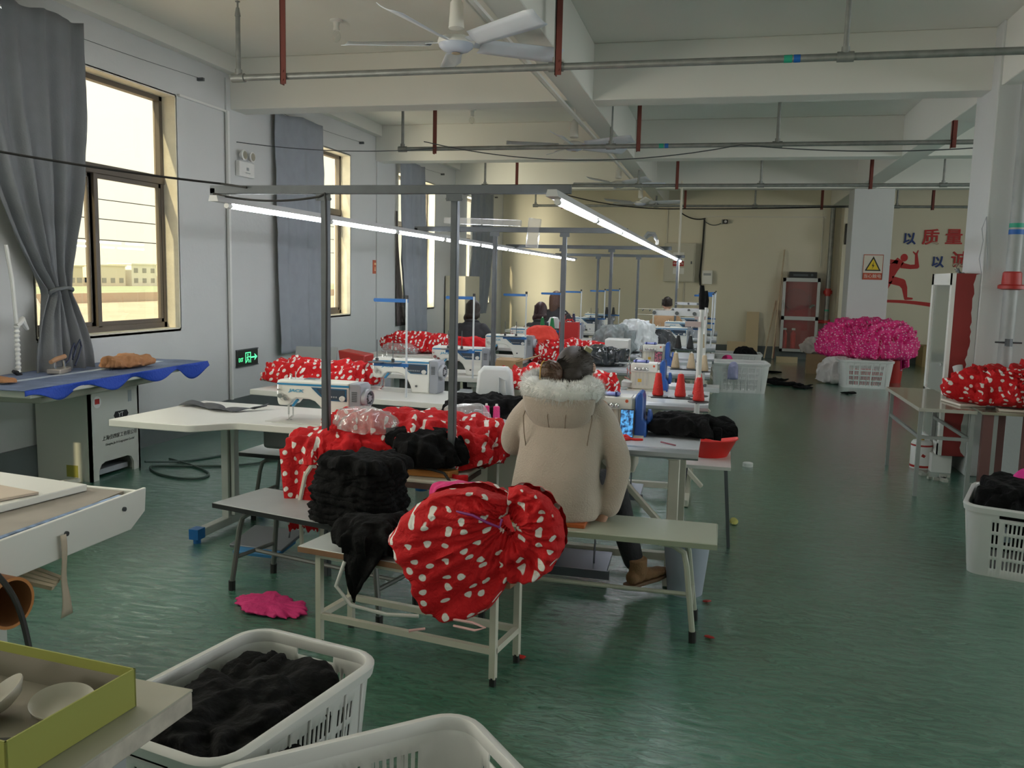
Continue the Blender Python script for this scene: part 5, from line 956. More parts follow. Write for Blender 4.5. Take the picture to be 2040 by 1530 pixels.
# white machine cover standing in the black cloth
r = thing('machine_cover', 'translucent white plastic guard standing in the black cloth left of the cream coat', 'cover', (-1.42, 5.42, .79), .15); b = MB()
b.prism([(-.13, 0), (.13, 0), (.11, .20), (.08, .235), (-.08, .235), (-.11, .20)], -.05, .05, 'y'); b.build('shell', mat('translucent_plastic', (.62, .65, .66), .3), r, bev=.02, seg=3); b = MB(); b.tube([(.03, -.056, .17), (.03, -.06, .05), (.08, -.06, .04), (.07, -.056, .15)], .006, 8, closed=True); b.build('handle', mat('translucent_plastic_2', (.55, .58, .60), .3), r)
# round thread box etc. further away
r = thing('red_machine', 'red boxy machine beside grey panel on the third left table by the wall', 'machine', (-3.75, 8.05, .75)); 
bpy.data.objects.remove(r)
r = thing('red_toolbox', 'red metal box by the window wall beyond the second table', 'box', (-3.48, 7.9, .58)); b = MB(); b.prism([(-.12, 0), (.10, 0), (.12, .24), (-.16, .28)], -.12, .12, 'y'); b.build('case', REDP, r, bev=.01); b = MB(); b.bb(-.06, -.125, .06, .06, -.12, .16); b.build('opening', DARKST, r)
b = MB(); b.bb(-3.75, 7.6, .0, -3.25, 8.2, .575); tag(b.build('storage_crate', GREYM, bev=.01), 'grey crate under the red metal box beside the window wall', 'crate')
b = MB(); b.box((-3.85, 7.72, .72), (.42, .02, .34), (-.25, 0, .1)); tag(b.build('grey_panel', mat('panel_grey_light', (.34, .36, .36), .5)), 'grey perforated panel leaning beside the red metal box', 'panel')
r = thing('water_bottle', 'clear bottle with blue lid standing on the floor behind the black stack', 'bottle', (-1.88, 5.3, 0)); b = MB(); b.lathe([(.04, 0), (.042, .02), (.042, .19), (.036, .21)], n=24); b.build('bottle_body', mat('bottle_clear', (.40, .48, .44), .1, alpha=.55), r); b = MB(); b.lathe([(.042, .19), (.044, .20), (.044, .24), (.03, .255), (.02, .26), (.02, .285), (0, .29)], n=24); b.build('lid', BLUEP, r); b = MB(); b.tube([(.02, 0, .26), (.035, 0, .29), (.0, 0, .305), (-.02, 0, .29)], .01, 8); b.build('carry_loop', BLUEP, r)
# red paper carrier bag, plastic bags of black goods
r = thing('paper_bag', 'red paper carrier bag with string handles beyond the woman\'s head', 'bag', (-1.68, 9.7, .86)); b = MB(); b.bb(-.11, -.05, 0, .11, .05, .26); b.build('bag_body', mat('paper_red', (.42, .02, .02), .55), r); b = MB(); b.tube([(-.05, -.05, .25), (-.04, -.05, .33), (0, -.05, .36), (.04, -.05, .33), (.05, -.05, .25)], .003, 5); b.build('handle', mat('string_brown', (.2, .1, .08), .7), r); b = MB()
for k in range(8): a = k * .8; b.tube([(0, 0, .27), (.03 * math.cos(a), .03 * math.sin(a), .295), (.05 * math.cos(a), .04 * math.sin(a), .27)], .004, 5)
b.build('red_bow', REDB, r)
b = MB(); b.bb(-1.95, 9.45, 0, -1.42, 9.9, .86); tag(b.build('carton_stack', CARD, bev=.005), 'brown carton under the red paper bag between the two machine rows', 'box')
r = thing('open_carton', 'cut cardboard carton on the table edge left of the woman\'s head', 'box', (-1.86, 7.9, .62)); b = MB(); b.bb(-.2, -.15, .0, .02, .15, .22); b.box((.10, 0, .23), (.20, .26, .008), (0, -.3, 0)); b.build('carton', CARD, r)
b = MB(); b.bb(-2.06, 7.72, 0, -1.70, 8.08, .62); tag(b.build('carton_box', mat('greyish_carton', (.30, .26, .21), .7)), 'taller greyish carton below the cut cardboard carton', 'box')
r = thing('gauge_bar', 'grey metal guide bars lying on the third silver-edged table', 'tool', (-.95, 8.45, .751)); b = MB(); b.bar((-.15, .05, .03), (.14, -.02, .06), .03, .01); b.bar((-.05, .06, .05), (.2, -.1, .03), .012, .012); b.build('bars', GREYM, r)
b = MB(); b.bb(-1.18, 9.0, .75, -.93, 9.25, .99); tag(b.build('white_carton', WHITEP, bev=.01), 'plain white box standing between the plastic bags and the third overlock machine', 'box')
r = thing('spool_rack', 'pale multi-hook thread rack standing beyond the plastic bags', 'thread rack', (-1.05, 13.75, .75)); b = MB(); b.cyl((0, 0, 0), (0, 0, .42), .012, n=8); b.cyl((-.3, 0, .42), (.3, 0, .42), .008, n=6); b.cyl((-.3, 0, .33), (.3, 0, .33), .008, n=6); b.build('frame', CREAMP, r)
for k in range(6): b = MB(); b.tube([(-.28 + .11 * k, 0, .42), (-.28 + .11 * k, -.03, .39), (-.26 + .11 * k, -.04, .41)], .006, 5); b.build('hook', DARKST, r)
# ------------------------------------------------------------------ cloth heaps
def flatuv(q, seed):
    n_ = noise.noise(Vector((q.x * 5, q.y * 5, q.z * 5 + seed))) * .03
    return (q.x + n_ + .12 * q.y, q.z * 1.15 - q.y * .85 + n_)
def heap(name, label, cat, c, R, h, seed, m_, rz=0, crump=.14, nu=110, nv=36, ragged=.08, fold=7, power=2.2, parent=None, group=None, sx=1, shape=None, sq=0):
    """a crumpled mound of cloth: dome with ridged folds, ragged hem, closed underneath"""
    rx, ry = R; b = MB(); cr, sr = math.cos(rz), math.sin(rz)
    def fn(u, v):
        a = 2 * PI * u; ca, sa = math.cos(a), math.sin(a)
        rag = 1 + ragged * (fbm((ca * 2.5, sa * 2.5, seed), 1.5, seed, 3)) + (min(ragged, .2) * .4 * noise.noise(Vector((ca * 11, sa * 11, seed))) * v ** 4)
        if v <= .92:
            t = v / .92; rr = math.sin(t * PI / 2) ** .9 * rag; hh = h * (max(0, 1 - t ** power)) ** (.75)
        else:
            t = (v - .92) / .08; rr = rag * (1 - .92 * t); hh = 0
        if sq: rr *= (abs(ca) ** 4 + abs(sa) ** 4) ** (-.25)
        x, y = rx * rr * ca, ry * rr * sa
        if shape: dz = shape(x, y, hh)
        else: dz = 0
        p = Vector((x * 9, y * 9, hh * 9 + seed))
        rid = 1 - abs(noise.noise(p * .55 + Vector((seed, 0, 0)))) * 2; rid2 = 1 - abs(noise.noise(p * 1.3)) * 2
        th_ = seed * 1.7 + 2.2 * noise.noise(Vector((x * 3, y * 3, seed))); swirl = math.sin((x * math.cos(th_) + y * math.sin(th_)) * (30 + fold * 2) + hh * 18 + 4 * noise.noise(p * .3)) * min(1, v * 2)
        k = crump * min(rx, ry, max(h, .05) * 1.5) * (rid * .8 + rid2 * .5 + swirl * .42 + .3 * noise.noise(p * 3.2))
        if v > .92: k *= (1 - (v - .92) / .08) ; 
        hz_ = min(1, v * 4); n_ = Vector((ca * .75 * hz_, sa * .75 * hz_, .65))
        q = Vector((x, y, hh + dz)) + n_ * k * (1 if v <= .92 else .3)
        q.z = max(q.z, 0.0 + (.004 if v < .95 else 0))
        return Vector((c[0] + q.x * cr - q.y * sr, c[1] + q.x * sr + q.y * cr, c[2] + q.z))
    b.grid(fn, nu, nv, cu=True, uvf=lambda u, v: flatuv(fn(u, v), seed))
    o = b.build(name, m_, parent, smooth=70, recalc=False)
    if label: tag(o, label, cat, group)
    return o
TAGM = mat('care_label_white', (.75, .75, .73), .7)
def label_tag(parent, p, e=(0, .4, .5)):
    b = MB(); b.box(p, (.028, .012, .002), e); b.build('white_label', TAGM, parent)
# stack of black garments: layered, with ragged edges
def black_stack(name, label, c, L_, W_, n, dh, rz, seed):
    r = thing(name, label, 'clothes', c, rz, 'black garments'); random.seed(seed)
    for i in range(n):
        t = i / max(1, n - 1); s_ = 1.0 - .10 * abs(t - .35) - (.14 * max(0, t - .78) / .22); b = MB(); ox, oy = random.uniform(-.012, .012), random.uniform(-.012, .012)
        def fn(u, v, i=i, s_=s_, ox=ox, oy=oy):
            a = 2 * PI * u; ca, sa = math.cos(a), math.sin(a); q = (abs(ca) ** 4.2 + abs(sa) ** 4.2) ** (-1 / 4.2)
            rag = 1 + .09 * noise.noise(Vector((ca * 4, sa * 4, i * .12 + seed))) + .03 * noise.noise(Vector((ca * 3, sa * 3, i * 1.7 + seed))) + .028 * noise.noise(Vector((ca * 17, sa * 17, i * .8)))
            pr = [(0, 1), (.6, 1.0), (.92, .85), (1.0, .5), (.96, .2), (.6, .0), (0, 0)]; k = v * 6; j = min(5, int(k)); f = k - j
            rr = pr[j][0] + (pr[j + 1][0] - pr[j][0]) * f; zz = pr[j][1] + (pr[j + 1][1] - pr[j][1]) * f
            z = i * dh + zz * dh * 2.3 + (.02 * noise.noise(Vector((ca * rr * 2.2, sa * rr * 2.2, i * .35 + seed)))) * (1 + (i == n - 1) * 2.2) + (.012 * noise.noise(Vector((ca * 9, sa * 9, i))) if rr > .8 else 0)
            return Vector((ox + L_ / 2 * s_ * q * rr * ca * rag, oy + W_ / 2 * s_ * q * rr * sa * rag, max(z, 0.001 * i)))
        b.grid(fn, 120, 12, cu=True); b.build('folded_garment', BLACKC, r, smooth=75, recalc=False)
    return r
bs = black_stack('garment_stack', 'tall slumped stack of black garments at the end of the grey bench', (-1.60, 3.66, .452), .44, .30, 11, .0235, -.12, 4)
heap('black_top', None, None, (0.02, 0, .245), (.19, .13), .075, 11, BLACKC, crump=.3, parent=bs, ragged=.25)
label_tag(bs, (-.02, -.13, .31), (.3, .3, .2))
heap('black_garment', 'black garment slumped over the end of the nearest bench, under the red bundle', 'clothes', (-1.36, 3.28, .452), (.15, .13), .13, 21, BLACKC, crump=.25, ragged=.25, group='black garments')
b = MB()   # its hanging tail
def ft(u, v): 
    wd = .15 * (1 - v) ** .75; return Vector((-1.36 + (u - .5) * 2 * wd * .62 - .05 * v + .0, 3.155 - .02 * math.sin(v * PI) + .006 * math.sin(u * 9 + v * 3) + .01 * noise.noise(Vector((u * 4, v * 4, 3))), .50 - .27 * v * (1 - .5 * abs(u - .55)) + .03 * math.sin(u * PI)))
b.grid(ft, 24, 20); b.build('hanging_tail', BLACKC, bpy.data.objects['black_garment'], solid=.012, recalc=False)
b = MB(); b.tube([(-1.44, 3.14, .44), (-1.47, 3.12, .34), (-1.40, 3.11, .27), (-1.25, 3.12, .245), (-1.12, 3.14, .245)], .008, 8); tag(b.build('looped_wire', WHITEP), 'white cord looping below the nearest bench', 'cord')
# the big red spotted bundle hanging over the end of the nearest bench
bd = thing('dress_bundle', 'big tied bundle of red spotted dresses hanging over the end of the nearest bench', 'clothes', (0, 0, 0), 0, 'red spotted cloth heaps')
def bundle_lobe(name, G, a0, a1, Rf, T, seed, m_, nP=26, yo=0, nu=180, nv=46, uvs=1.0, lean=0.0):
    b = MB(); G = Vector(G)
    def fn(u, v):
        s_ = u * 2; front = s_ <= 1; t = s_ if front else 2 - s_; a = a0 + (a1 - a0) * t
        ph = fbm((t * 6, v * 1.5, seed), 1, seed) * 3
        pl = math.sin(nP * t * PI * 2 + ph + (0 if front else .7)) * .6 + math.sin(nP * .43 * t * PI * 2 + ph * 2) * .5
        R = Rf(t) * (1 + .012 * math.sin(nP * 2 * PI * t + ph) * v + .05 * noise.noise(Vector((t * 14, 0, seed))) * v)
        rr = .03 + v * R; edge = (max(0, math.sin(t * PI))) ** .45; th = T * (math.sin(min(1, v * .62 + .08) * PI)) ** .7 * edge
        amp_ = .55 + .45 * noise.noise(Vector((t * 4, v * 3, seed + 5)))
        th += (.019 * pl * amp_ * (v ** .5) * edge + .045 * noise.noise(Vector((t * 4, v * 2.5, seed))) * min(1, v * 3) + .012 * noise.noise(Vector((t * 22, v * 6, seed)))) * (1 if v < .97 else .5)
        if v > .93: th *= 1 - (v - .93) / .07 * .6
        y = -th if front else th * .75
        return G + Vector((math.cos(a) * rr, y + lean * v, math.sin(a) * rr))
    b.grid(fn, nu, nv, cu=True, uvf=lambda u, v: flatuv(fn(u, v), seed))
    return b.build(name, m_, bd, smooth=75, recalc=False)
def RA(t):
    ks = [(0, .05), (.18, .10), (.30, .18), (.43, .31), (.54, .46), (.64, .43), (.74, .485), (.83, .40), (.90, .26), (1, .09)]
    for k in range(len(ks) - 1):
        if t <= ks[k + 1][0]: f = (t - ks[k][0]) / (ks[k + 1][0] - ks[k][0]); return ks[k][1] + (ks[k + 1][1] - ks[k][1]) * f
    return .18
bundle_lobe('skirt_fan', (-.745, 3.08, .685), math.radians(84), math.radians(285), RA, .125, 3, REDC, 21, lean=.03)
bundle_lobe('side_lobe', (-.735, 3.08, .672), math.radians(98), math.radians(-112), lambda t: .06 + .10 * math.sin(PI * min(1, t * .75 + .15)) ** .8 + .09 * t * t, .10, 9, REDC, 15, lean=.02)
b = MB(); b.tube([(-.92, 2.985, .735), (-.85, 2.955, .735), (-.79, 2.945, .715), (-.745, 2.95, .70), (-.74, 2.96, .73)], .005, 6); tag(b.build('purple_tie', mat('purple_ribbon', (.22, .02, .18), .5), bd), 'thin purple tie around the gather')
for (p, l) in ((((-1.05, 3.02, .25), (-1.11, 3.0, .243), (-1.105, 3.0, .236)), 'a'), (((-.93, 3.0, .31), (-.85, 2.98, .315), (-.80, 2.98, .30), (-.84, 2.98, .285), (-.93, 3.0, .285)), 'b')): b = MB(); b.tube(list(p), .005, 6); tag(b.build('pink_strap', mat('pink_strap_cloth', (.75, .45, .45), .7), bd), 'pale pink strap dangling from the hem')
heap('pink_cloth', 'bright pink folded cloth poking out on top of the red bundle', 'clothes', (-1.00, 3.30, .69), (.11, .08), .075, 31, PINKP, crump=.15, ragged=.2)
heap('red_cloth_base', None, None, (-.98, 3.32, .452), (.20, .13), .24, 33, PLAINR, crump=.15, parent=bd)
# heap on the tray table
hp = thing('dress_heap', 'heap of red spotted dresses on the tray table between the two rack posts', 'clothes', (0, 0, 0), 0, 'red spotted cloth heaps')
heap('back_mound', None, None, (-1.62, 4.32, .60), (.46, .26), .25, 41, REDC, crump=.22, parent=hp, nu=160, nv=50, ragged=.12)
heap('left_drape', None, None, (-2.02, 4.12, .60), (.16, .16), .17, 42, REDC, crump=.25, parent=hp, ragged=.2)
heap('right_mound', None, None, (-1.38, 4.42, .752 - .15), (.27, .22), .24, 43, REDC, crump=.2, parent=hp, nu=140, ragged=.15)
heap('plain_front', None, None, (-1.80, 4.08, .60), (.22, .13), .17, 44, PLAINR, crump=.35, parent=hp, ragged=.3, nu=140)
b = MB()
def fdr(u, v): return Vector((-2.07 + (u - .5) * (.20 - .05 * v) + .03 * v, 3.965 - .01 * math.sin(u * 9 + 2 * v) - .02 * v, .70 - .42 * v + .03 * noise.noise(Vector((u * 9, 0, 1))) * v + .02 * math.sin(u * PI)))
b.grid(fdr, 40, 30, uvf=lambda u, v: (u * .25, v * .5)); b.build('hanging_part', REDC, hp, solid=.03, recalc=False)
b = MB(); b.grid(lambda u, v: Vector((-1.24 + (u - .5) * .10, 4.03 + .01 * math.sin(u * 9), .62 - .22 * v)), 10, 10); tag(b.build('plain_hanging_corner', PLAINR, hp, solid=.01, recalc=False), 'plain red corner hanging at the right')
heap('black_garment', 'crumpled black garment with white labels lying on the red heap of the tray table', 'clothes', (-1.47, 4.13, .64), (.215, .14), .16, 51, BLACKC, rz=-.1, crump=.3, ragged=.3, nu=150, nv=44, group='black garments')
o = bpy.data.objects['black_garment.001'] if 'black_garment.001' in bpy.data.objects else bpy.data.objects['black_garment']
for p in ((-1.40, 3.985, .72), (-1.42, 3.98, .705), (-1.36, 3.99, .70)): label_tag(o, p, (.9, .2, .4))
heap('clear_bag', 'crumpled clear plastic bag on the red heap of the tray table', 'bag', (-1.76, 4.12, .79), (.15, .11), .11, 52, BAGM, crump=.22, ragged=.2, group='clear plastic bags')
heap('clear_bag', 'crumpled clear plastic bag with pink contents beside the pink thread cones', 'bag', (-1.40, 4.72, .752), (.12, .10), .11, 53, BAGM, crump=.22, ragged=.2, group='clear plastic bags')
heap('pink_contents', 'small pinkish cloth inside the clear bag by the pink cones', 'clothes', (-1.42, 4.72, .752), (.07, .06), .05, 54, mat('pale_pink_cloth', (.75, .35, .40), .7), crump=.2)
r = thing('wooden_hoop_board', 'orange-brown board with pale edge and black strap at the corner of the tray table', 'board', (-1.38, 4.06, .602)); b = MB(); b.prism([(-.12, -.05), (.10, -.05), (.13, .02), (-.10, .06)], 0, .035); b.build('board', mat('orange_brown_wood', (.42, .18, .04), .5), r, bev=.004); b = MB(); b.tube([(-.10, -.05, .05), (0, -.06, .045), (.08, -.065, .03), (.14, -.09, -.03), (.17, -.10, -.12)], .007, 6); b.build('black_strap', BLACKR, r)
# heap at the back of the second left table, and others down the rows
heap('dress_heap', 'mound of red spotted dresses at the left end of the second sewing table', 'clothes', (-2.98, 6.02, .752), (.42, .20), .17, 61, REDCF, crump=.28, ragged=.15, nu=170, nv=50, group='red spotted cloth heaps')
bpy.data.objects['dress_heap.001'].location.y += 0
heap('dress_heap', 'red spotted cloth on the fourth sewing table beside clear bags, under the third curtain', 'clothes', (-3.3, 9.15, .752), (.40, .22), .19, 62, REDCF, crump=.25, group='red spotted cloth heaps')
heap('red_cloth', 'flat heap of plain red cloth on the fourth sewing table behind the spotted cloth', 'clothes', (-2.80, 9.32, .752), (.28, .16), .17, 63, PLAINR, crump=.2)
heap('clear_bag', 'clear bag of dark goods at the left end of the fourth sewing table', 'bag', (-3.42, 8.88, .752), (.20, .10), .10, 64, BAGM, crump=.25, group='clear plastic bags')
heap('dress_heap', 'red spotted cloth just left of the woman\'s fur hood, beyond the nearest table', 'clothes', (-1.28, 6.45, .752), (.34, .24), .16, 65, REDCF, crump=.3, ragged=.2, group='red spotted cloth heaps')
heap('dress_heap', 'small red spotted mound just right of the woman\'s head on the second silver-edged table', 'clothes', (-.96, 6.30, .752), (.22, .18), .15, 66, REDCF, crump=.28, group='red spotted cloth heaps')
heap('dress_heap', 'red spotted cloth between the machine rows, under the red paper bag', 'clothes', (-1.60, 9.2, .70), (.50, .24), .22, 67, REDCF, crump=.25, group='red spotted cloth heaps')
b = MB(); b.bb(-2.1, 8.95, 0, -1.35, 9.40, .70); tag(b.build('low_table', GREYM, bev=.01), 'grey low table between the rows beneath the spotted cloth', 'table')
heap('red_cloth', 'plain orange-red folded cloth beyond the woman\'s head', 'clothes', (-1.93, 9.3, .74), (.20, .18), .34, 68, mat('orange_red_cotton', (.68, .05, .03), .8, bump=.3, bscale=40), crump=.12)
heap('dark_bag', 'shiny black plastic bag on the third silver-edged table right of the spotted cloth', 'bag', (-1.15, 8.62, .752), (.24, .18), .17, 69, mat('shiny_black_plastic', (.03, .035, .04), .2), crump=.25, nu=120)
heap('black_garment', 'black garments piled on the nearest silver-edged table left of the fur hood', 'clothes', (-1.36, 5.28, .68), (.33, .26), .15, 70, BLACKC, crump=.25, nu=150, group='black garments')
b = MB(); b.bb(-1.75, 5.05, .0, -1.0, 5.50, .68); tag(b.build('side_table', CREAMP, bev=.01), 'cream side cabinet under the black garments left of the fur hood', 'table')
heap('black_garment', 'black garment with a white label behind the phone, spilling off the nearest silver-edged table', 'clothes', (-.17, 4.86, .752), (.24, .14), .10, 71, BLACKC, rz=-.3, crump=.3, ragged=.3, nu=140, group='black garments')
label_tag(bpy.data.objects['black_garment.003'], (-.12, 4.80, .85), (.6, .2, .6))
for k, (x, y, rx, h, l) in enumerate(((-1.22, 10.15, .22, .30, 'clear plastic bag of black garments nearest on the fourth silver-edged table'), (-.98, 10.45, .20, .38, 'tall white crumpled plastic bag on the fourth silver-edged table'), (-.72, 10.7, .17, .24, 'dark patterned plastic bag at the right of the white bag'))):
    heap('plastic_bag', l, 'bag', (x, y, .752), (rx, .18), h, 80 + k, [mat('grey_poly', (.30, .34, .35), .15, alpha=.8), mat('white_poly', (.66, .69, .70), .25), mat('dark_poly', (.07, .075, .08), .2)][k], crump=.3, ragged=.2, nu=120)
heap('black_garment', 'black garments under the grey plastic bag on the fourth silver-edged table', 'clothes', (-1.2, 10.12, .752), (.16, .12), .20, 84, BLACKC, crump=.2, group='black garments')
# pink pile at right and red heap on the right table
heap('pink_heap', 'huge bright pink spotted heap piled over baskets in front of the warning column', 'clothes', (2.38, 15.35, .42), (.72, .50), .62, 90, PINKC, crump=.16, ragged=.14, nu=200, nv=60)
b = MB(); b.grid(lambda u, v: Vector((2.92 + .10 * (u - .5) + .02 * v, 15.1 + .1 * math.sin(u * 6), .56 - .32 * v * (1 - .3 * u))), 14, 14, uvf=lambda u, v: (u * .2, v * .3)); b.build('hanging_corner', PINKC, bpy.data.objects['pink_heap'], solid=.03, recalc=False)
heap('packing_film', 'heap of crumpled white packing film left of the pink heap', 'plastic film', (1.98, 15.05, 0), (.34, .28), .42, 91, mat('white_film', (.60, .56, .54), .35), crump=.2, ragged=.2)
rh = heap('dress_heap', 'red spotted heap spread over the trays on the table at the right edge', 'clothes', (2.34, 7.38, .715), (.50, .33), .30, 92, REDC, crump=.2, ragged=.25, nu=190, nv=56, group='red spotted cloth heaps', shape=lambda x, y, hh: -.15 * hh * (1 if x < 0 else 0))
b = MB(); b.grid(lambda u, v: Vector((2.22 + .55 * u, 6.985 + .02 * math.sin(u * 30) - .02 * v, .74 - (.12 + .12 * u) * v)), 60, 14, uvf=lambda u, v: (u * .55, v * .25)); b.build('hanging_part', REDC, rh, solid=.02, recalc=False)
# pink rag on the floor
heap('floor_rag', 'crumpled pink cloth lying on the floor in front of the grey bench', 'clothes', (-2.03, 3.60, 0), (.19, .11), .022, 95, PINKP, rz=-.25, crump=.2, ragged=.28, nu=150, nv=40)
# brown cloth on the ironing table
heap('brown_cloth', 'crumpled tan-brown cloth on the ironing table beside the iron', 'clothes', (-4.55, 5.85, .832), (.19, .11), .08, 96, mat('tan_cloth', (.42, .20, .09), .75, bump=.5, bscale=30), rz=1.35, crump=.3, ragged=.3)
heap('brown_cloth', 'small scrap of tan cloth at the near end of the ironing table', 'clothes', (-4.62, 4.72, .832), (.09, .05), .03, 97, mat('tan_cloth', (.42, .20, .09), .75), crump=.3)
# dark strap on the first table
b = MB(); pts = [(-3.30, 4.80), (-3.18, 4.78), (-3.05, 4.72), (-2.95, 4.66), (-2.86, 4.66), (-2.78, 4.72), (-2.73, 4.80)]
def fst(u, v):
    k = u * 6; j = min(5, int(k)); f = k - j; x = pts[j][0] + (pts[j + 1][0] - pts[j][0]) * f; y = pts[j][1] + (pts[j + 1][1] - pts[j][1]) * f; wd = .055 * (1 - u) ** .6 + .018
    return Vector((x + .01 * math.sin(u * 20), y + (v - .5) * wd * 2, .757 + .014 * abs(math.sin(u * 9 + v * 2)) + .02 * max(0, u - .85) * 6))
b.grid(fst, 60, 8); tag(b.build('fabric_strap', mat('charcoal_strap', (.055, .06, .07), .6), solid=.003, recalc=False), 'twisted charcoal strap lying on the front sewing table', 'strap')

# ------------------------------------------------------------------ laundry baskets with real slots
BASKM = mat('basket_plastic', (.66, .66, .65), .35)
def make_basket(label, L_=.70, W_=.50, H_=.40, fine=1, group='white plastic laundry baskets', taper=.88, dense=True):
    r = thing('laundry_basket', label, 'basket', (0, 0, 0), 0, group); rad = .09
    def outline(s_, k):    # perimeter parameter 0..1 -> x, y scaled for height k (0 bottom, 1 top)
        sc_ = taper + (1 - taper) * k; a, c = L_ / 2 * sc_, W_ / 2 * sc_; rr = rad * (.8 + .2 * k)
        segs = [(2 * (a - rr)), PI / 2 * rr, 2 * (c - rr), PI / 2 * rr] * 2; tot = sum(segs); d = (s_ % 1) * tot; j = 0
        while j < 7 and d > segs[j]: d -= segs[j]; j += 1
        cor = [(a - rr, -c + rr), (a - rr, c - rr), (-a + rr, c - rr), (-a + rr, -c + rr)]
        if j == 0: return (-a + rr + d, -c)
        if j == 2: return (a, -c + rr + d)
        if j == 4: return (a - rr - d, c)
        if j == 6: return (-a, c - rr - d)
        cx, cy_ = cor[(j - 1) // 2]; an = d / rr - PI / 2 + (j - 1) // 2 * PI / 2
        return (cx + rr * math.cos(an), cy_ + rr * math.sin(an))
    per = 2 * (L_ + W_) - 8 * rad + 2 * PI * rad; nu = int(per / .0105 / 1) if dense else int(per / .02); rows = [0, .04, .055] if False else None
    zr = []; slots = []
    nrow = 4; z0, z1 = .05, H_ * .80; g = .02; sh = (z1 - z0 - (nrow - 1) * g) / nrow
    zr = [0, z0]
    for k in range(nrow): zr += [z0 + k * (sh + g) + sh]; slots.append(len(zr) - 2); zr += ([z0 + (k + 1) * (sh + g)] if k < nrow - 1 else [])
    zr += [H_ * .86, H_ - .012]
    V = []; F = []; b = MB()
    for z in zr:
        for i in range(nu): x, y = outline(i / nu, z / H_); V.append((x, y, z))
    def corner(i):
        s_ = (i + .5) / nu * per; a = L_ - 2 * rad; c = W_ - 2 * rad; q = PI / 2 * rad; d = s_
        for seg, solid in ((a, 0), (q, 1), (c, 0), (q, 1), (a, 0), (q, 1), (c, 0), (q, 1)):
            if d <= seg: return solid or d < .035 or d > seg - .035, d, seg
            d -= seg
        return True, 0, 1
    for j in range(len(zr) - 1):
        for i in range(nu):
            solid, d, seg = corner(i); hole = False
            if j in slots and not solid:
                grp = int(d / (.0105 * 8)) ; hole = (i % 2 == 0) and (int(d / .0105) % 9 != 0)
            if j == len(zr) - 2 and not solid and seg < W_ and abs(d - seg / 2) < .075: hole = True   # hand hold in the short ends
            if not hole: i2 = (i + 1) % nu; F.append((j * nu + i, j * nu + i2, (j + 1) * nu + i2, (j + 1) * nu + i))
    F.append(tuple(range(nu - 1, -1, -1))); b.add(V, F); b.build('basket_wall', BASKM, r, solid=.004, smooth=40, recalc=False)
    b = MB(); N = 96; prof = [(-.006, -.035), (.012, -.034), (.018, -.004), (.010, .004), (-.008, .004), (-.012, -.002)]; V = []; F = []
    for i in range(N):
        x, y = outline(i / N, 1); x2, y2 = outline((i + .01) / N, 1); t = Vector((x2 - x, y2 - y, 0)).normalized(); n_ = Vector((t.y, -t.x, 0))
        for (o_, z) in prof: V.append(Vector((x, y, H_ + z)) + n_ * o_)
    k = len(prof)
    for i in range(N):
        for j in range(k): F.append((i * k + j, i * k + (j + 1) % k, ((i + 1) % N) * k + (j + 1) % k, ((i + 1) % N) * k + j))
    b.add(V, F); b.build('rim', BASKM, r, smooth=50)
    b = MB()
    for sx in (-1, 1):
        b = MB()
        for q in range(-3, 4): x = q * L_ * .12; b.add([(x - .004, sx * (W_ / 2 * taper + .003), .04), (x + .004, sx * (W_ / 2 * taper + .003), .04), (x + .004, sx * (W_ / 2 * .985 + .006), H_ - .03), (x - .004, sx * (W_ / 2 * .985 + .006), H_ - .03)], [(0, 1, 2, 3)])
        b.build('stiffening_ribs', BASKM, r, solid=.006, recalc=False)
    return r
bk = make_basket('white laundry basket full of black garments at the bottom left, beside the corner table'); bk.location = (-1.31, 2.14, 0); bk.rotation_euler = (0, 0, PI / 2 - .20)
dup(bk, (-.735, 1.76, 0), PI / 4 * 3 - .05 + PI / 2, 'white laundry basket cut off by the bottom edge of the view')
dup(bk, (1.73, 5.44, 0), PI / 2 - .33, 'white laundry basket filled with black garments at the right edge')
bl = make_basket('white laundry basket with a lilac bag on its side, mid far floor', .80, .62, .44, dense=True); bl.location = (.30, 13.3, 0); bl.rotation_euler = (0, 0, .08)
dup(bl, (.27, 15.0, 0), .03, 'white laundry basket holding one black garment, behind the lilac-bagged one')
dup(bl, (2.26, 14.75, 0), .02, 'white laundry basket with red goods inside, before the pink heap')
dup(bl, (2.40, 15.55, 0), -.05, 'white laundry basket buried under the pink heap')
heap('black_garment', 'black garments filling the basket at the bottom left', 'clothes', (-1.30, 2.11, .10), (.285, .195), .28, 101, BLACKC, rz=PI / 2 - .2, crump=.22, ragged=.06, nu=170, nv=50, group='black garments', power=5, sq=1)
label_tag(bpy.data.objects['black_garment.005'], (-1.18, 2.20, .385), (.3, .1, .6))
heap('black_garment', 'black garments heaped in the basket at the right edge', 'clothes', (1.73, 5.45, .14), (.285, .19), .33, 102, BLACKC, rz=PI / 2 - .33, crump=.22, ragged=.06, nu=160, nv=50, group='black garments', power=5, sq=1)
heap('pink_cloth', 'bright pink cloth on the black garments in the right-edge basket', 'clothes', (1.86, 5.62, .44), (.11, .08), .09, 103, mat('hot_pink', (.80, .02, .30), .6), crump=.2)
heap('pale_bag', 'pale blue plastic showing through the slots of the right-edge basket', 'bag', (1.62, 5.22, .2), (.07, .05), .10, 104, mat('pale_blue_film', (.45, .55, .65), .3), crump=.2)
heap('black_garment', 'small black garment in the basket behind the one with the lilac bag', 'clothes', (.42, 15.0, .34), (.17, .12), .20, 105, BLACKC, crump=.25, group='black garments')
heap('lilac_bag', 'lilac plastic bag hanging over the side of the middle basket', 'bag', (.20, 12.955, .20), (.07, .035), .26, 106, mat('lilac_film', (.30, .30, .48), .3), crump=.25)
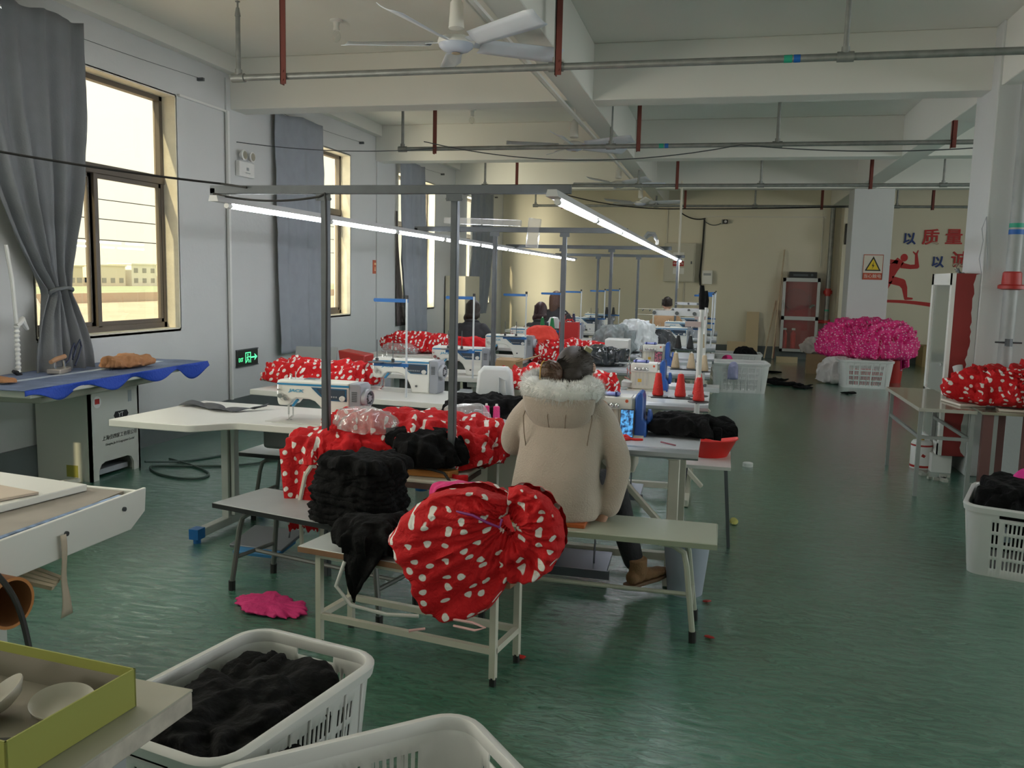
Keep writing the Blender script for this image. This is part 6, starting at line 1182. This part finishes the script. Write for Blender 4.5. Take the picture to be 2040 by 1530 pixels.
heap('pink_cloth', 'small pink cloth between the two middle baskets', 'clothes', (.12, 14.1, .30), (.09, .06), .16, 107, PINKP, crump=.2)
heap('red_goods', 'red cloth inside the basket under the pink heap', 'clothes', (2.26, 14.75, .03), (.30, .22), .24, 108, PLAINR, crump=.12)
b = MB(); b.bb(-.02, 13.95, 0, .26, 14.25, .30); tag(b.build('carton_box', mat('white_carton_mat', (.55, .55, .53), .6)), 'white carton between the two middle baskets', 'box')
# cartons and debris on the far floor
r = thing('red_bucket', 'tall red bucket standing behind the pink heap', 'bucket', (2.86, 15.6, 0)); b = MB(); b.lathe([(.0, .0), (.13, 0), (.16, .38), (.165, .385), (.155, .38), (.125, .01), (0, .01)], n=24, cap=False); b.build('body', REDP, r)
b = MB(); b.cyl((1.86, 15.9, .2), (1.80, 15.75, 1.02), .012, n=8); tag(b.build('red_stick', REDP), 'thin red stick standing up behind the pink heap', 'stick')
r = thing('open_carton', 'open brown carton with film and scraps, left of the packing film', 'box', (1.72, 16.6, 0)); b = MB(); b.bb(-.17, -.13, 0, .17, .13, .36); b.build('carton', CARD, r); b = MB(); b.box((-.05, -.0, .42), (.3, .01, .16), (.5, 0, 0)); b.build('flap', CARD, r)
heap('scrap_film', 'pale film and scraps on the open brown carton', 'plastic film', (1.66, 16.6, .36), (.20, .14), .28, 110, mat('dirty_film', (.52, .46, .42), .4), crump=.35)
b = MB(); b.box((1.35, 18.6, .06), (.42, .10, .12)); tag(b.build('wood_block', BOARD), 'pale flat wooden block on the floor below the far fire cabinet', 'block')
r = thing('brown_carton', 'closed brown carton on the floor below the runner mural', 'box', (4.30, 19.30, 0)); b = MB(); b.bb(-.28, -.3, 0, .28, .3, .42); b.build('carton', mat('shaded_carton', (.34, .24, .11), .8), r); b = MB(); b.bb(-.02, -.302, 0, .02, .3, .422); b.build('tape', mat('carton_tape', (.4, .3, .17), .3), r)
random.seed(8)
deb = [(.95, 16.3, .16, .03, 'long black scrap nearest the far baskets', BLACKC), (.85, 14.9, .22, .05, 'thick black scrap on the far floor', BLACKC), (1.05, 14.3, .26, .07, 'largest tangle of black strips on the far floor', BLACKC), (1.30, 14.0, .12, .05, 'small black scrap at the right of the tangle', BLACKC), (1.88, 13.6, .09, .05, 'small black scrap before the pink heap', BLACKC), (-.76, 3.40, .018, .012, 'little red scrap beside the leg of the nearest bench', REDB), (.0, 4.3, .015, .008, 'tiny reddish scrap beyond the long bench', REDP), (.02, 3.85, .015, .008, 'tiny reddish scrap at the foot of the long bench', REDP)]
for x, y, s_, q, l, m_ in deb:
    heap('cloth_scrap', l, 'scrap', (x, y, 0), (s_, q), .006 + s_ * .12, int(x * 100) + 7, m_, rz=random.uniform(-.4, .4), crump=.6, ragged=.7, nu=60, nv=14, group='scraps on the floor')
for (x, y, l) in ((.29, 7.75, 'white bottle cap lying on the floor right of the red basin'), (.03, 9.9, 'white bottle cap farther off on the floor, beyond the red basin')):
    b = MB(); b.lathe([(.045, 0), (.045, .03), (.04, .034), (0, .034)], (x, y, 0), 18); tag(b.build('plastic_disc', WHITEP), l, 'cap', 'white caps on the floor')
heap('yellow_tuft', 'small yellow brush head on the green floor right of the long bench', 'brush', (.15, 5.85, 0), (.025, .07), .02, 113, mat('pale_yellow', (.62, .58, .16), .6), crump=.2, nu=60, nv=16)
b = MB()
for k in range(12): x, y = 2.25 + random.uniform(-.3, .1), 8.4 + random.uniform(-.35, .3); 
random.seed(12)
for k in range(14): x, y = 1.95 + random.uniform(-.22, .15), 7.75 + random.uniform(-.2, .3); b.box((x, y, .012), (random.uniform(.02, .07), random.uniform(.02, .05), .022), (0, 0, random.uniform(0, 3)))
tag(b.build('rubble', mat('plaster_rubble', (.38, .38, .33), .8)), 'bits of broken plaster at the foot of the near column', 'rubble', kind='stuff')
# ------------------------------------------------------------------ people
SKIN = mat('skin', (.52, .31, .22), .55); HAIRD = mat('dark_hair', (.026, .018, .014), .55, bump=.12, bscale=40); HAIRB = mat('brown_hair', (.075, .032, .02), .45, bump=.5, bscale=60)
COAT = mat('cream_fleece', (.48, .41, .345), .9, spec=.15, bump=.35, bscale=140, var=.04, vscale=10, sheen=.3); FUR = mat('white_fur', (.76, .76, .74), .9, spec=.1, sheen=.4); TROU = mat('black_trousers', (.012, .012, .015), .8, bump=.3, bscale=40); SUEDE = mat('tan_suede', (.24, .13, .06), .85, bump=.3, bscale=120)
def skin_obj(name, nodes, edges, m_, parent, root=0, sub=2, vox=0, smooth_it=0):
    """nodes: (x, y, z, rx[, ry]); one skinned surface"""
    me = bpy.data.meshes.new(name); me.from_pydata([n_[:3] for n_ in nodes], edges, []); me.materials.append(m_); o = bpy.data.objects.new(name, me); col.objects.link(o)
    k = o.modifiers.new('skin', 'SKIN'); k.use_smooth_shade = True; k.branch_smoothing = .6
    sv = me.skin_vertices[0].data
    for i, n_ in enumerate(nodes): sv[i].radius = (n_[3], n_[4] if len(n_) > 4 else n_[3]); sv[i].use_root = (i == root)
    if vox: q = o.modifiers.new('remesh', 'REMESH'); q.mode = 'VOXEL'; q.voxel_size = vox; q.use_smooth_shade = True
    if smooth_it: q = o.modifiers.new('sm', 'SMOOTH'); q.iterations = smooth_it; q.factor = .6
    if sub and not vox: q = o.modifiers.new('sub', 'SUBSURF'); q.levels = sub; q.render_levels = sub
    o.parent = parent; return o
def loft(b, secs, n=40, cap=True, ex=2.3):
    """secs: (cx, cy, cz, rx, ry[, tilt about x]) superellipse rings"""
    V = []; F = []
    for s_ in secs:
        cx, cy_, cz, rx, ry = s_[:5]; tl = s_[5] if len(s_) > 5 else 0
        for k in range(n):
            a = 2 * PI * k / n; c_, d_ = math.cos(a), math.sin(a); q = (abs(c_) ** ex + abs(d_) ** ex) ** (-1 / ex)
            x, y = rx * q * c_, ry * q * d_; V.append((cx + x, cy_ + y * math.cos(tl), cz + y * math.sin(tl)))
    for j in range(len(secs) - 1):
        for k in range(n): F.append((j * n + k, j * n + (k + 1) % n, (j + 1) * n + (k + 1) % n, (j + 1) * n + k))
    if cap: F.append(tuple(range(n))); F.append(tuple((len(secs) - 1) * n + k for k in range(n)))
    return b.add(V, F)
def remesh(o, vox, it=6, f=.6):
    q = o.modifiers.new('remesh', 'REMESH'); q.mode = 'VOXEL'; q.voxel_size = vox; q.use_smooth_shade = True
    q = o.modifiers.new('sm', 'SMOOTH'); q.iterations = it; q.factor = f; return o
def tubeN(b, pts, rs, n=16):
    """smooth tube through points (Catmull-Rom) with tapering radius"""
    P = [Vector(p) for p in pts]; out = []; rr = []
    for i in range(len(P) - 1):
        p0, p1, p2, p3 = P[max(0, i - 1)], P[i], P[i + 1], P[min(len(P) - 1, i + 2)]
        for k in range(6):
            t = k / 6; out.append(.5 * ((2 * p1) + (p2 - p0) * t + (2 * p0 - 5 * p1 + 4 * p2 - p3) * t * t + (3 * p1 - p0 - 3 * p2 + p3) * t ** 3)); rr.append(rs[i] + (rs[i + 1] - rs[i]) * t)
    out.append(P[-1]); rr.append(rs[-1]); b.tube(out, rr, n); b.sph(out[0], rr[0], n, 8); b.sph(out[-1], rr[-1], n, 8)
def hand(b, wrist, d, pn, sc_=1.0, curl=.35, thumb_side=1):
    """palm plus five separate curling fingers; d: pointing direction, pn: palm normal (towards the held surface)"""
    w_ = Vector(wrist); d = Vector(d).normalized(); pn = Vector(pn).normalized(); s_ = d.cross(pn).normalized() * thumb_side
    for k in range(-3, 4): b.tube([w_ + s_ * k * .006 * sc_, w_ + d * .05 * sc_ + s_ * k * .010 * sc_, w_ + d * .085 * sc_ + s_ * k * .0115 * sc_], [.015 * sc_, .016 * sc_, .013 * sc_], 8)
    for k, L in enumerate((.070, .080, .075, .060)):
        off = (1.5 - k) * .0225 * sc_; p = w_ + d * .085 * sc_ + s_ * off; dd = (d + s_ * (1.5 - k) * .08).normalized(); pts = [p]; 
        for q in range(3): dd = (dd + pn * curl * .75).normalized(); p = p + dd * L * sc_ * (.42, .32, .26)[q]; pts.append(p)
        b.tube(pts, [.0095 * sc_, .009 * sc_, .008 * sc_, .0065 * sc_], 8); b.sph(pts[-1], .0066 * sc_, 8, 6)
    p = w_ + d * .025 * sc_ + s_ * .028 * sc_; dd = (d * .7 + s_ * .8 + pn * .3).normalized(); pts = [p, p + dd * .035 * sc_, p + dd * .035 * sc_ + (d + pn * .3).normalized() * .032 * sc_]
    b.tube(pts, [.012 * sc_, .0105 * sc_, .008 * sc_], 8); b.sph(pts[-1], .008 * sc_, 8, 6)
def face(b, c, fwd, up, r_):
    """nose, brow, lips, ears added onto a head centred at c"""
    c, f, u = Vector(c), Vector(fwd).normalized(), Vector(up).normalized(); s_ = f.cross(u).normalized()
    b.tube([c + f * r_ * .98 + u * r_ * .15, c + f * r_ * 1.12 - u * r_ * .18, c + f * r_ * 1.0 - u * r_ * .25], [.008, .013, .009], 8)
    b.tube([c + f * r_ * .92 - u * r_ * .52 - s_ * .02, c + f * r_ * .99 - u * r_ * .52, c + f * r_ * .92 - u * r_ * .52 + s_ * .02], .006, 6)
    for k in (-1, 1): b.sph(c + s_ * k * r_ * .86 - f * r_ * .05 - u * r_ * .08, (.012, .014, .026), 10, 8); b.sph(c + f * r_ * .80 + s_ * k * r_ * .38 + u * r_ * .08, .014, 10, 8)
# --- the woman in the cream coat
wm = thing('person', 'person from behind in cream fleece coat with white fur hood, seated on the long bench', 'person', (0, 0, 0))
b = MB()
loft(b, [(-.72, 3.98, .50, .17, .14), (-.72, 3.99, .62, .155, .12), (-.725, 4.05, .80, .15, .11), (-.72, 4.10, .93, .165, .10), (-.715, 4.12, 1.0, .14, .075), (-.70, 4.14, 1.05, .05, .05), (-.69, 4.155, 1.12, .048, .05)], 32)
b.sph((-.675, 4.18, 1.165), (.078, .092, .100), 24, 18); b.sph((-.672, 4.21, 1.15), (.058, .07, .07), 18, 12); face(b, (-.672, 4.19, 1.175), (0.1, .95, -.35), (0, .3, 1), .088)
tubeN(b, [(-.56, 4.11, .98), (-.50, 4.09, .88), (-.455, 4.05, .77), (-.465, 4.03, .65), (-.485, 4.0, .555)], [.055, .048, .043, .036, .026]); tubeN(b, [(-.87, 4.11, .98), (-.95, 4.12, .88), (-.985, 4.16, .79), (-.93, 4.30, .79), (-.86, 4.44, .80)], [.055, .048, .043, .036, .026])
hand(b, (-.49, 3.99, .53), (-.45, -.25, -.75), (-.2, .2, -1), 1, .5, -1); hand(b, (-.86, 4.44, .80), (.3, 1, -.2), (0, 0, -1), 1, .3, -1)
tubeN(b, [(-.62, 4.0, .56), (-.56, 4.22, .56), (-.51, 4.38, .52), (-.44, 4.34, .35), (-.37, 4.30, .16)], [.085, .078, .062, .05, .038]); tubeN(b, [(-.82, 4.0, .56), (-.86, 4.22, .56), (-.87, 4.42, .52), (-.86, 4.48, .35), (-.85, 4.52, .13)], [.085, .078, .062, .05, .038])
remesh(b.build('body', SKIN, wm, smooth=0), .0065, 3, .5)
b = MB()   # coat
loft(b, [(-.73, 3.955, .485, .205, .155), (-.73, 3.955, .50, .213, .162), (-.73, 3.965, .58, .216, .165), (-.73, 3.99, .68, .206, .155), (-.725, 4.03, .78, .203, .146), (-.72, 4.07, .88, .206, .138), (-.715, 4.09, .96, .195, .120), (-.71, 4.105, 1.01, .165, .10), (-.705, 4.115, 1.045, .11, .085), (-.70, 4.12, 1.07, .08, .075)], 48, ex=2.4)
tubeN(b, [(-.585, 4.09, .975), (-.525, 4.08, .92), (-.475, 4.06, .83), (-.445, 4.04, .74), (-.445, 4.02, .66), (-.465, 4.00, .57), (-.475, 3.99, .535)], [.072, .068, .061, .058, .057, .055, .052], 20)
tubeN(b, [(-.86, 4.09, .975), (-.925, 4.09, .92), (-.975, 4.11, .84), (-.985, 4.15, .77), (-.95, 4.26, .765), (-.90, 4.38, .79)], [.072, .068, .060, .057, .052, .048], 20)
co = remesh(b.build('coat', COAT, wm, smooth=0), .008, 7, .6)
tx = bpy.data.textures.new('fold_noise', 'CLOUDS'); tx.noise_scale = .16; q = co.modifiers.new('folds', 'DISPLACE'); q.texture = tx; q.strength = .016; q.mid_level = .5
b = MB()   # hood hanging on the back
def hoodf(u, v):
    a = PI * u; x = -.725 + .155 * math.cos(a) * (1 - .12 * v); dep = .155 * math.sin(a) ** .8
    z = 1.035 - dep * v * 1.0; y = 4.0 - .010 * v - .045 * math.sin(PI * v) * math.sin(a) + .035 * abs(math.cos(a)) - .0
    return Vector((x, y - .012, z))
b = MB(); 
def hood3(u, v):
    # a rounded pouch: u across, v down
    x0 = (u - .5) * 2; hw = .165 * math.sqrt(max(0, 1 - max(0, v) ** 2.3)); x = x0 * hw; z = 1.045 - .165 * v; y = 4.02 + .015 * v - .055 * (1 - x0 * x0) ** .5 * (1 - v ** 3) ** .5 - .05 * (1 - v) * 0
    return Vector((-.728 + x, y - .045, z))
b.grid(hood3, 30, 20); hd = b.build('hood', COAT, wm, solid=.022, recalc=False, smooth=80)
b = MB(); 
for s_ in (-1, 1): b.tube([(-.728 + s_ * .045 + .008, 3.925 - .002, 1.01), (-.728 + s_ * .043, 3.921, .96), (-.728 + s_ * .038, 3.942, .905)], .0022, 5)
b.tube([hood3(0, k / 20 * .999) + Vector((.004, -.012, 0)) for k in range(21)] + [hood3(1, 1 - k / 20) + Vector((-.004, -.012, 0)) for k in range(1, 21)], .0045, 6); b.build('hood_seam', mat('coat_seam', (.20, .15, .11), .9), hd)
# seams of the armholes
b = MB(); b.tube([(-.575, 4.0, 1.00), (-.565, 3.955, .95), (-.575, 3.935, .88), (-.585, 3.94, .80)], .0025, 5); b.tube([(-.885, 4.0, 1.00), (-.895, 3.955, .95), (-.885, 3.935, .88), (-.875, 3.94, .80)], .0025, 5); b.build('armhole_seam', mat('coat_seam', (.20, .15, .11), .9), co)
# fur roll: many fine tufts over a soft ring
random.seed(21); b = MB(); ringp = []
for k in range(40):
    a = 2 * PI * k / 40; ringp.append(Vector((-.725 + .150 * math.cos(a), 4.045 + .095 * math.sin(a), 1.088 + .020 * math.sin(a) - .012 * math.cos(a))))
b.tube(ringp, [.050 + .004 * math.sin(k * 1.7) for k in range(40)], 14, closed=True); fr = b.build('fur_trim', FUR, wm)
b = MB()
for k in range(9000):
    i = random.random() * 40; j = int(i) % 40; p = ringp[j].lerp(ringp[(j + 1) % 40], i - int(i)); a = random.uniform(0, 2 * PI); t = (ringp[(j + 1) % 40] - ringp[j]).normalized(); o1 = t.cross(Vector((0, 0, 1))).normalized(); o2 = t.cross(o1); n_ = o1 * math.cos(a) + o2 * math.sin(a)
    if (p + n_ * .04).y > 4.20: continue
    s_ = p + n_ * .045; L = random.uniform(.018, .034); d_ = (n_ + t * random.uniform(-.5, .5) + Vector((0, 0, -.35 if n_.z < .3 else .1))).normalized(); e_ = s_ + d_ * L; sd = t.cross(n_).normalized() * .0011 + t * .0011
    b.add([s_ - sd, s_ + sd, e_ + Vector((0, 0, -.004))], [(0, 1, 2)])
tag(b.build('fur_hairs', FUR, fr, smooth=0, recalc=False), kind='stuff')
# hair: cap, strands and bun
b = MB(); b.sph((-.690, 4.160, 1.175), (.094, .104, .106), 32, 22); b.sph((-.70, 4.10, 1.14), (.070, .062, .065), 20, 14); hr = remesh(b.build('hair', HAIRD, wm, smooth=0), .006, 4)
b = MB()
for k in range(260):
    a = random.uniform(-1.6, 1.6); e0 = random.uniform(-.2, 1.4); p0 = Vector((-.675, 4.165, 1.175)) + Vector((.089 * math.sin(a) * math.cos(e0), -.105 * math.cos(a) * math.cos(e0), .106 * math.sin(e0)))
    p2 = Vector((-.775, 4.045, 1.155)) + Vector((random.uniform(-.02, .02), random.uniform(-.01, .02), random.uniform(-.03, .03))); p1 = (p0 + p2) / 2; dd = p1 - Vector((-.675, 4.165, 1.17)); p1 = Vector((-.675, 4.165, 1.17)) + dd.normalized() * max(dd.length, .108)
    b.tube([p0, p0.lerp(p1, .6) + (p0 - Vector((-.675, 4.165, 1.17))).normalized() * .003, p1, p2], .0012, 3, caps=False)
tag(b.build('hair_strands', HAIRD, hr, recalc=False), kind='stuff')
b = MB(); b.sph((-.782, 4.035, 1.155), (.056, .046, .062), 22, 16)
for k in range(26): a = k * .25; b.tube([(-.782 + .054 * math.cos(t + a) * math.cos(k * .12), 4.035 - .046 * abs(math.sin(t + a)) , 1.155 + .060 * math.sin(t) * math.cos(k * .5)) for t in [q * .5 for q in range(7)]], .0022, 4, caps=False)
bn = tag(b.build('hair_bun', mat('brown_bun_hair', (.085, .042, .022), .4, bump=.5, bscale=70), hr, recalc=False), 'brown low bun at the back of the head')
b = MB(); b.tube([(-.812 + .010 * math.cos(t), 4.015 + .035 * math.cos(t) - .015, 1.155 + .058 * math.sin(t)) for t in [2 * PI * k / 16 for k in range(16)]], .0028, 5, closed=True); tag(b.build('hair_tie', mat('yellow_tie', (.5, .3, .05), .5), bn), 'yellow hair tie')
b = MB(); b.box((-.62, 4.13, 1.268), (.035, .03, .02), (.2, .5, .3)); tag(b.build('hair_clip', mat('olive_clip', (.30, .28, .16), .4), hr), 'pale olive clip on top of the head')
# trousers and shoes
b = MB(); tubeN(b, [(-.62, 4.0, .58), (-.56, 4.22, .57), (-.51, 4.38, .525), (-.44, 4.34, .35), (-.375, 4.30, .18)], [.10, .092, .078, .064, .052], 20); tubeN(b, [(-.82, 4.0, .58), (-.86, 4.22, .57), (-.87, 4.43, .525), (-.86, 4.49, .35), (-.85, 4.53, .16)], [.10, .092, .078, .064, .052], 20); b.sph((-.72, 4.0, .57), (.19, .13, .085), 24, 14); remesh(b.build('trousers', TROU, wm, smooth=0), .009, 4)
def shoe(p, d, tilt):
    p, d = Vector(p), Vector(d).normalized(); s_ = d.cross(Vector((0, 0, 1))).normalized(); b = MB()
    u_ = s_.cross(d).normalized()
    for t, w_, h in ((-.09, .036, .062), (-.05, .040, .075), (0, .042, .06), (.05, .046, .045), (.10, .045, .038), (.14, .032, .028)): b.sph(p + d * t + u_ * h * .55, (max(w_, .03), max(w_, .03), h * .6), 16, 10)
    b.tube([p - d * .05 + u_ * .05, p - d * .055 + u_ * .13], [.046, .050], 16); o = remesh(b.build('shoe', SUEDE, wm, smooth=0), .006, 4); b = MB()
    b.prism([(-.125, -.035), (-.02, -.038), (.06, -.046), (.13, -.036), (.165, 0), (.13, .036), (.06, .046), (-.02, .038), (-.125, .035)], 0, .018); so = b.build('sole', mat('rubber_sole', (.16, .09, .05), .6), o, bev=.004); so.matrix_local = Matrix(((d.x, s_.x, u_.x, p.x), (d.y, s_.y, u_.y, p.y), (d.z, s_.z, u_.z, p.z - .012), (0, 0, 0, 1)))
shoe((-.315, 4.33, .075), (.62, .78, .06), 0); shoe((-.85, 4.50, .115), (0, 1, -.1), 0)

# --- background workers, seen from behind
def worker(label, x, y, seat, jm, hm, hair='short', lean=.12, s_=1.0, group=None, turn=0):
    r = thing('person', label, 'person', (x, y, 0), turn); S = seat
    b = MB(); loft(b, [(0, 0, S, .17, .13), (0, .01, S + .15, .15, .11), (0, .05, S + .32, .155, .105), (0, lean * .7, S + .48, .165, .095), (0, lean * .9, S + .55, .12, .07), (0, lean, S + .60, .048, .05), (0, lean + .02, S + .66, .046, .05)], 28)
    hc = (0, lean + .05, S + .74); b.sph(hc, (.075, .09, .11), 20, 14); b.sph((0, lean + .09, S + .70), (.055, .06, .065), 14, 10); face(b, (0, lean + .06, S + .73), (0, 1, -.3), (0, .3, 1), .085)
    for k in (-1, 1):
        tubeN(b, [(k * .15, lean * .8, S + .52), (k * .235, lean * .8 + .02, S + .36), (k * .24, lean + .10, S + .30), (k * .18, lean + .30, S + .31)], [.05, .044, .038, .026], 12); hand(b, (k * .18, lean + .30, S + .31), (-k * .3, 1, -.1), (0, 0, -1), 1, .35, -k)
        tubeN(b, [(k * .09, .03, S + .05), (k * .12, .25, S + .06), (k * .13, .42, S + .03), (k * .13, .44, S - .2), (k * .13, .44, .07)], [.08, .075, .06, .048, .036], 12); b.sph((k * .13, .49, .045), (.04, .11, .042), 12, 8)
    remesh(b.build('body', SKIN, r, smooth=0), .009, 3)
    b = MB(); loft(b, [(0, -.01, S - .02, .20, .16), (0, 0, S + .15, .185, .14), (0, .04, S + .32, .19, .135), (0, lean * .7, S + .46, .20, .12), (0, lean * .85, S + .54, .16, .10), (0, lean, S + .60, .08, .075)], 36)
    for k in (-1, 1): tubeN(b, [(k * .14, lean * .8, S + .51), (k * .20, lean * .8, S + .44), (k * .25, lean * .8 + .02, S + .35), (k * .25, lean + .10, S + .29), (k * .19, lean + .27, S + .31)], [.07, .07, .062, .056, .045], 14)
    jk = remesh(b.build('jacket', jm, r, smooth=0), .011, 5); q = jk.modifiers.new('folds', 'DISPLACE'); q.texture = tx; q.strength = .02
    b = MB(); b.tube([(.075 * math.cos(t), lean + .055 * math.sin(t), S + .595 - .015 * math.sin(t)) for t in [2 * PI * k / 16 for k in range(16)]], .02, 8, closed=True); b.build('collar', jm, r)
    b = MB()
    for k in (-1, 1): tubeN(b, [(k * .09, .03, S + .06), (k * .12, .25, S + .07), (k * .13, .42, S + .03), (k * .13, .44, S - .2), (k * .13, .44, .12)], [.10, .09, .075, .06, .052], 12)
    remesh(b.build('trousers', TROU, r, smooth=0), .012, 3)
    b = MB(); h_ = Vector(hc)
    if hair == 'short': b.sph(h_ + Vector((0, -.012, .025)), (.083, .095, .10), 24, 16)
    if hair == 'bob': b.sph(h_ + Vector((0, -.012, .02)), (.09, .10, .11), 24, 16); b.sph(h_ + Vector((0, -.035, -.06)), (.095, .08, .07), 20, 12); b.sph(h_ + Vector((-.075, -.03, -.10)), (.04, .05, .05), 12, 8)
    if hair == 'long': b.sph(h_ + Vector((0, -.012, .02)), (.092, .10, .115), 24, 16); tubeN(b, [h_ + Vector((-.02, -.06, .02)), h_ + Vector((-.02, -.09, -.10)), h_ + Vector((-.03, -.10, -.24))], [.085, .08, .05], 16)
    o = remesh(b.build('hair', hm, r, smooth=0), .009, 3)
    b = MB()
    for k in range(90):
        a = random.uniform(-1.3, 1.3); L = {'short': .06, 'bob': .12, 'long': .26}[hair]; p = h_ + Vector((.086 * math.sin(a), -.10 * math.cos(a) - .008, random.uniform(.02, .09))); b.tube([p, p + Vector((0, -.008, -L * .5)), p + Vector((random.uniform(-.01, .01), 0, -L))], .003, 4, caps=False)
    tag(b.build('hair_locks', hm, o, recalc=False), kind='stuff')
    return r
BJ = mat('charcoal_jacket', (.022, .022, .026), .75, bump=.2, bscale=30); TJ = mat('tan_jacket', (.42, .26, .14), .8, bump=.2, bscale=40)
worker('person in a charcoal jacket bending over the fifth sewing table, nearest the windows', -2.95, 9.92, .47, BJ, HAIRD, 'bob', .16)
worker('person with dark purplish bobbed hair behind the green thread cones', -2.45, 11.6, .42, BJ, mat('purple_brown_hair', (.045, .018, .02), .45), 'bob', .12)
worker('person with long loose brown hair and black coat, sitting tallest at the left row', -2.55, 13.3, .55, BJ, HAIRB, 'long', .08)
worker('person with short black hair in a tan jacket facing the far wall', -.88, 14.25, .50, TJ, HAIRD, 'short', .08)
b = MB(); b.lathe([(.06, 0), (.07, .09), (.05, .13), (0, .14)], (-2.04, 10.62, .955 + .04), 20); tag(b.build('white_dome_cover', WHITEP), 'white domed cap between the green thread cones', 'cover')
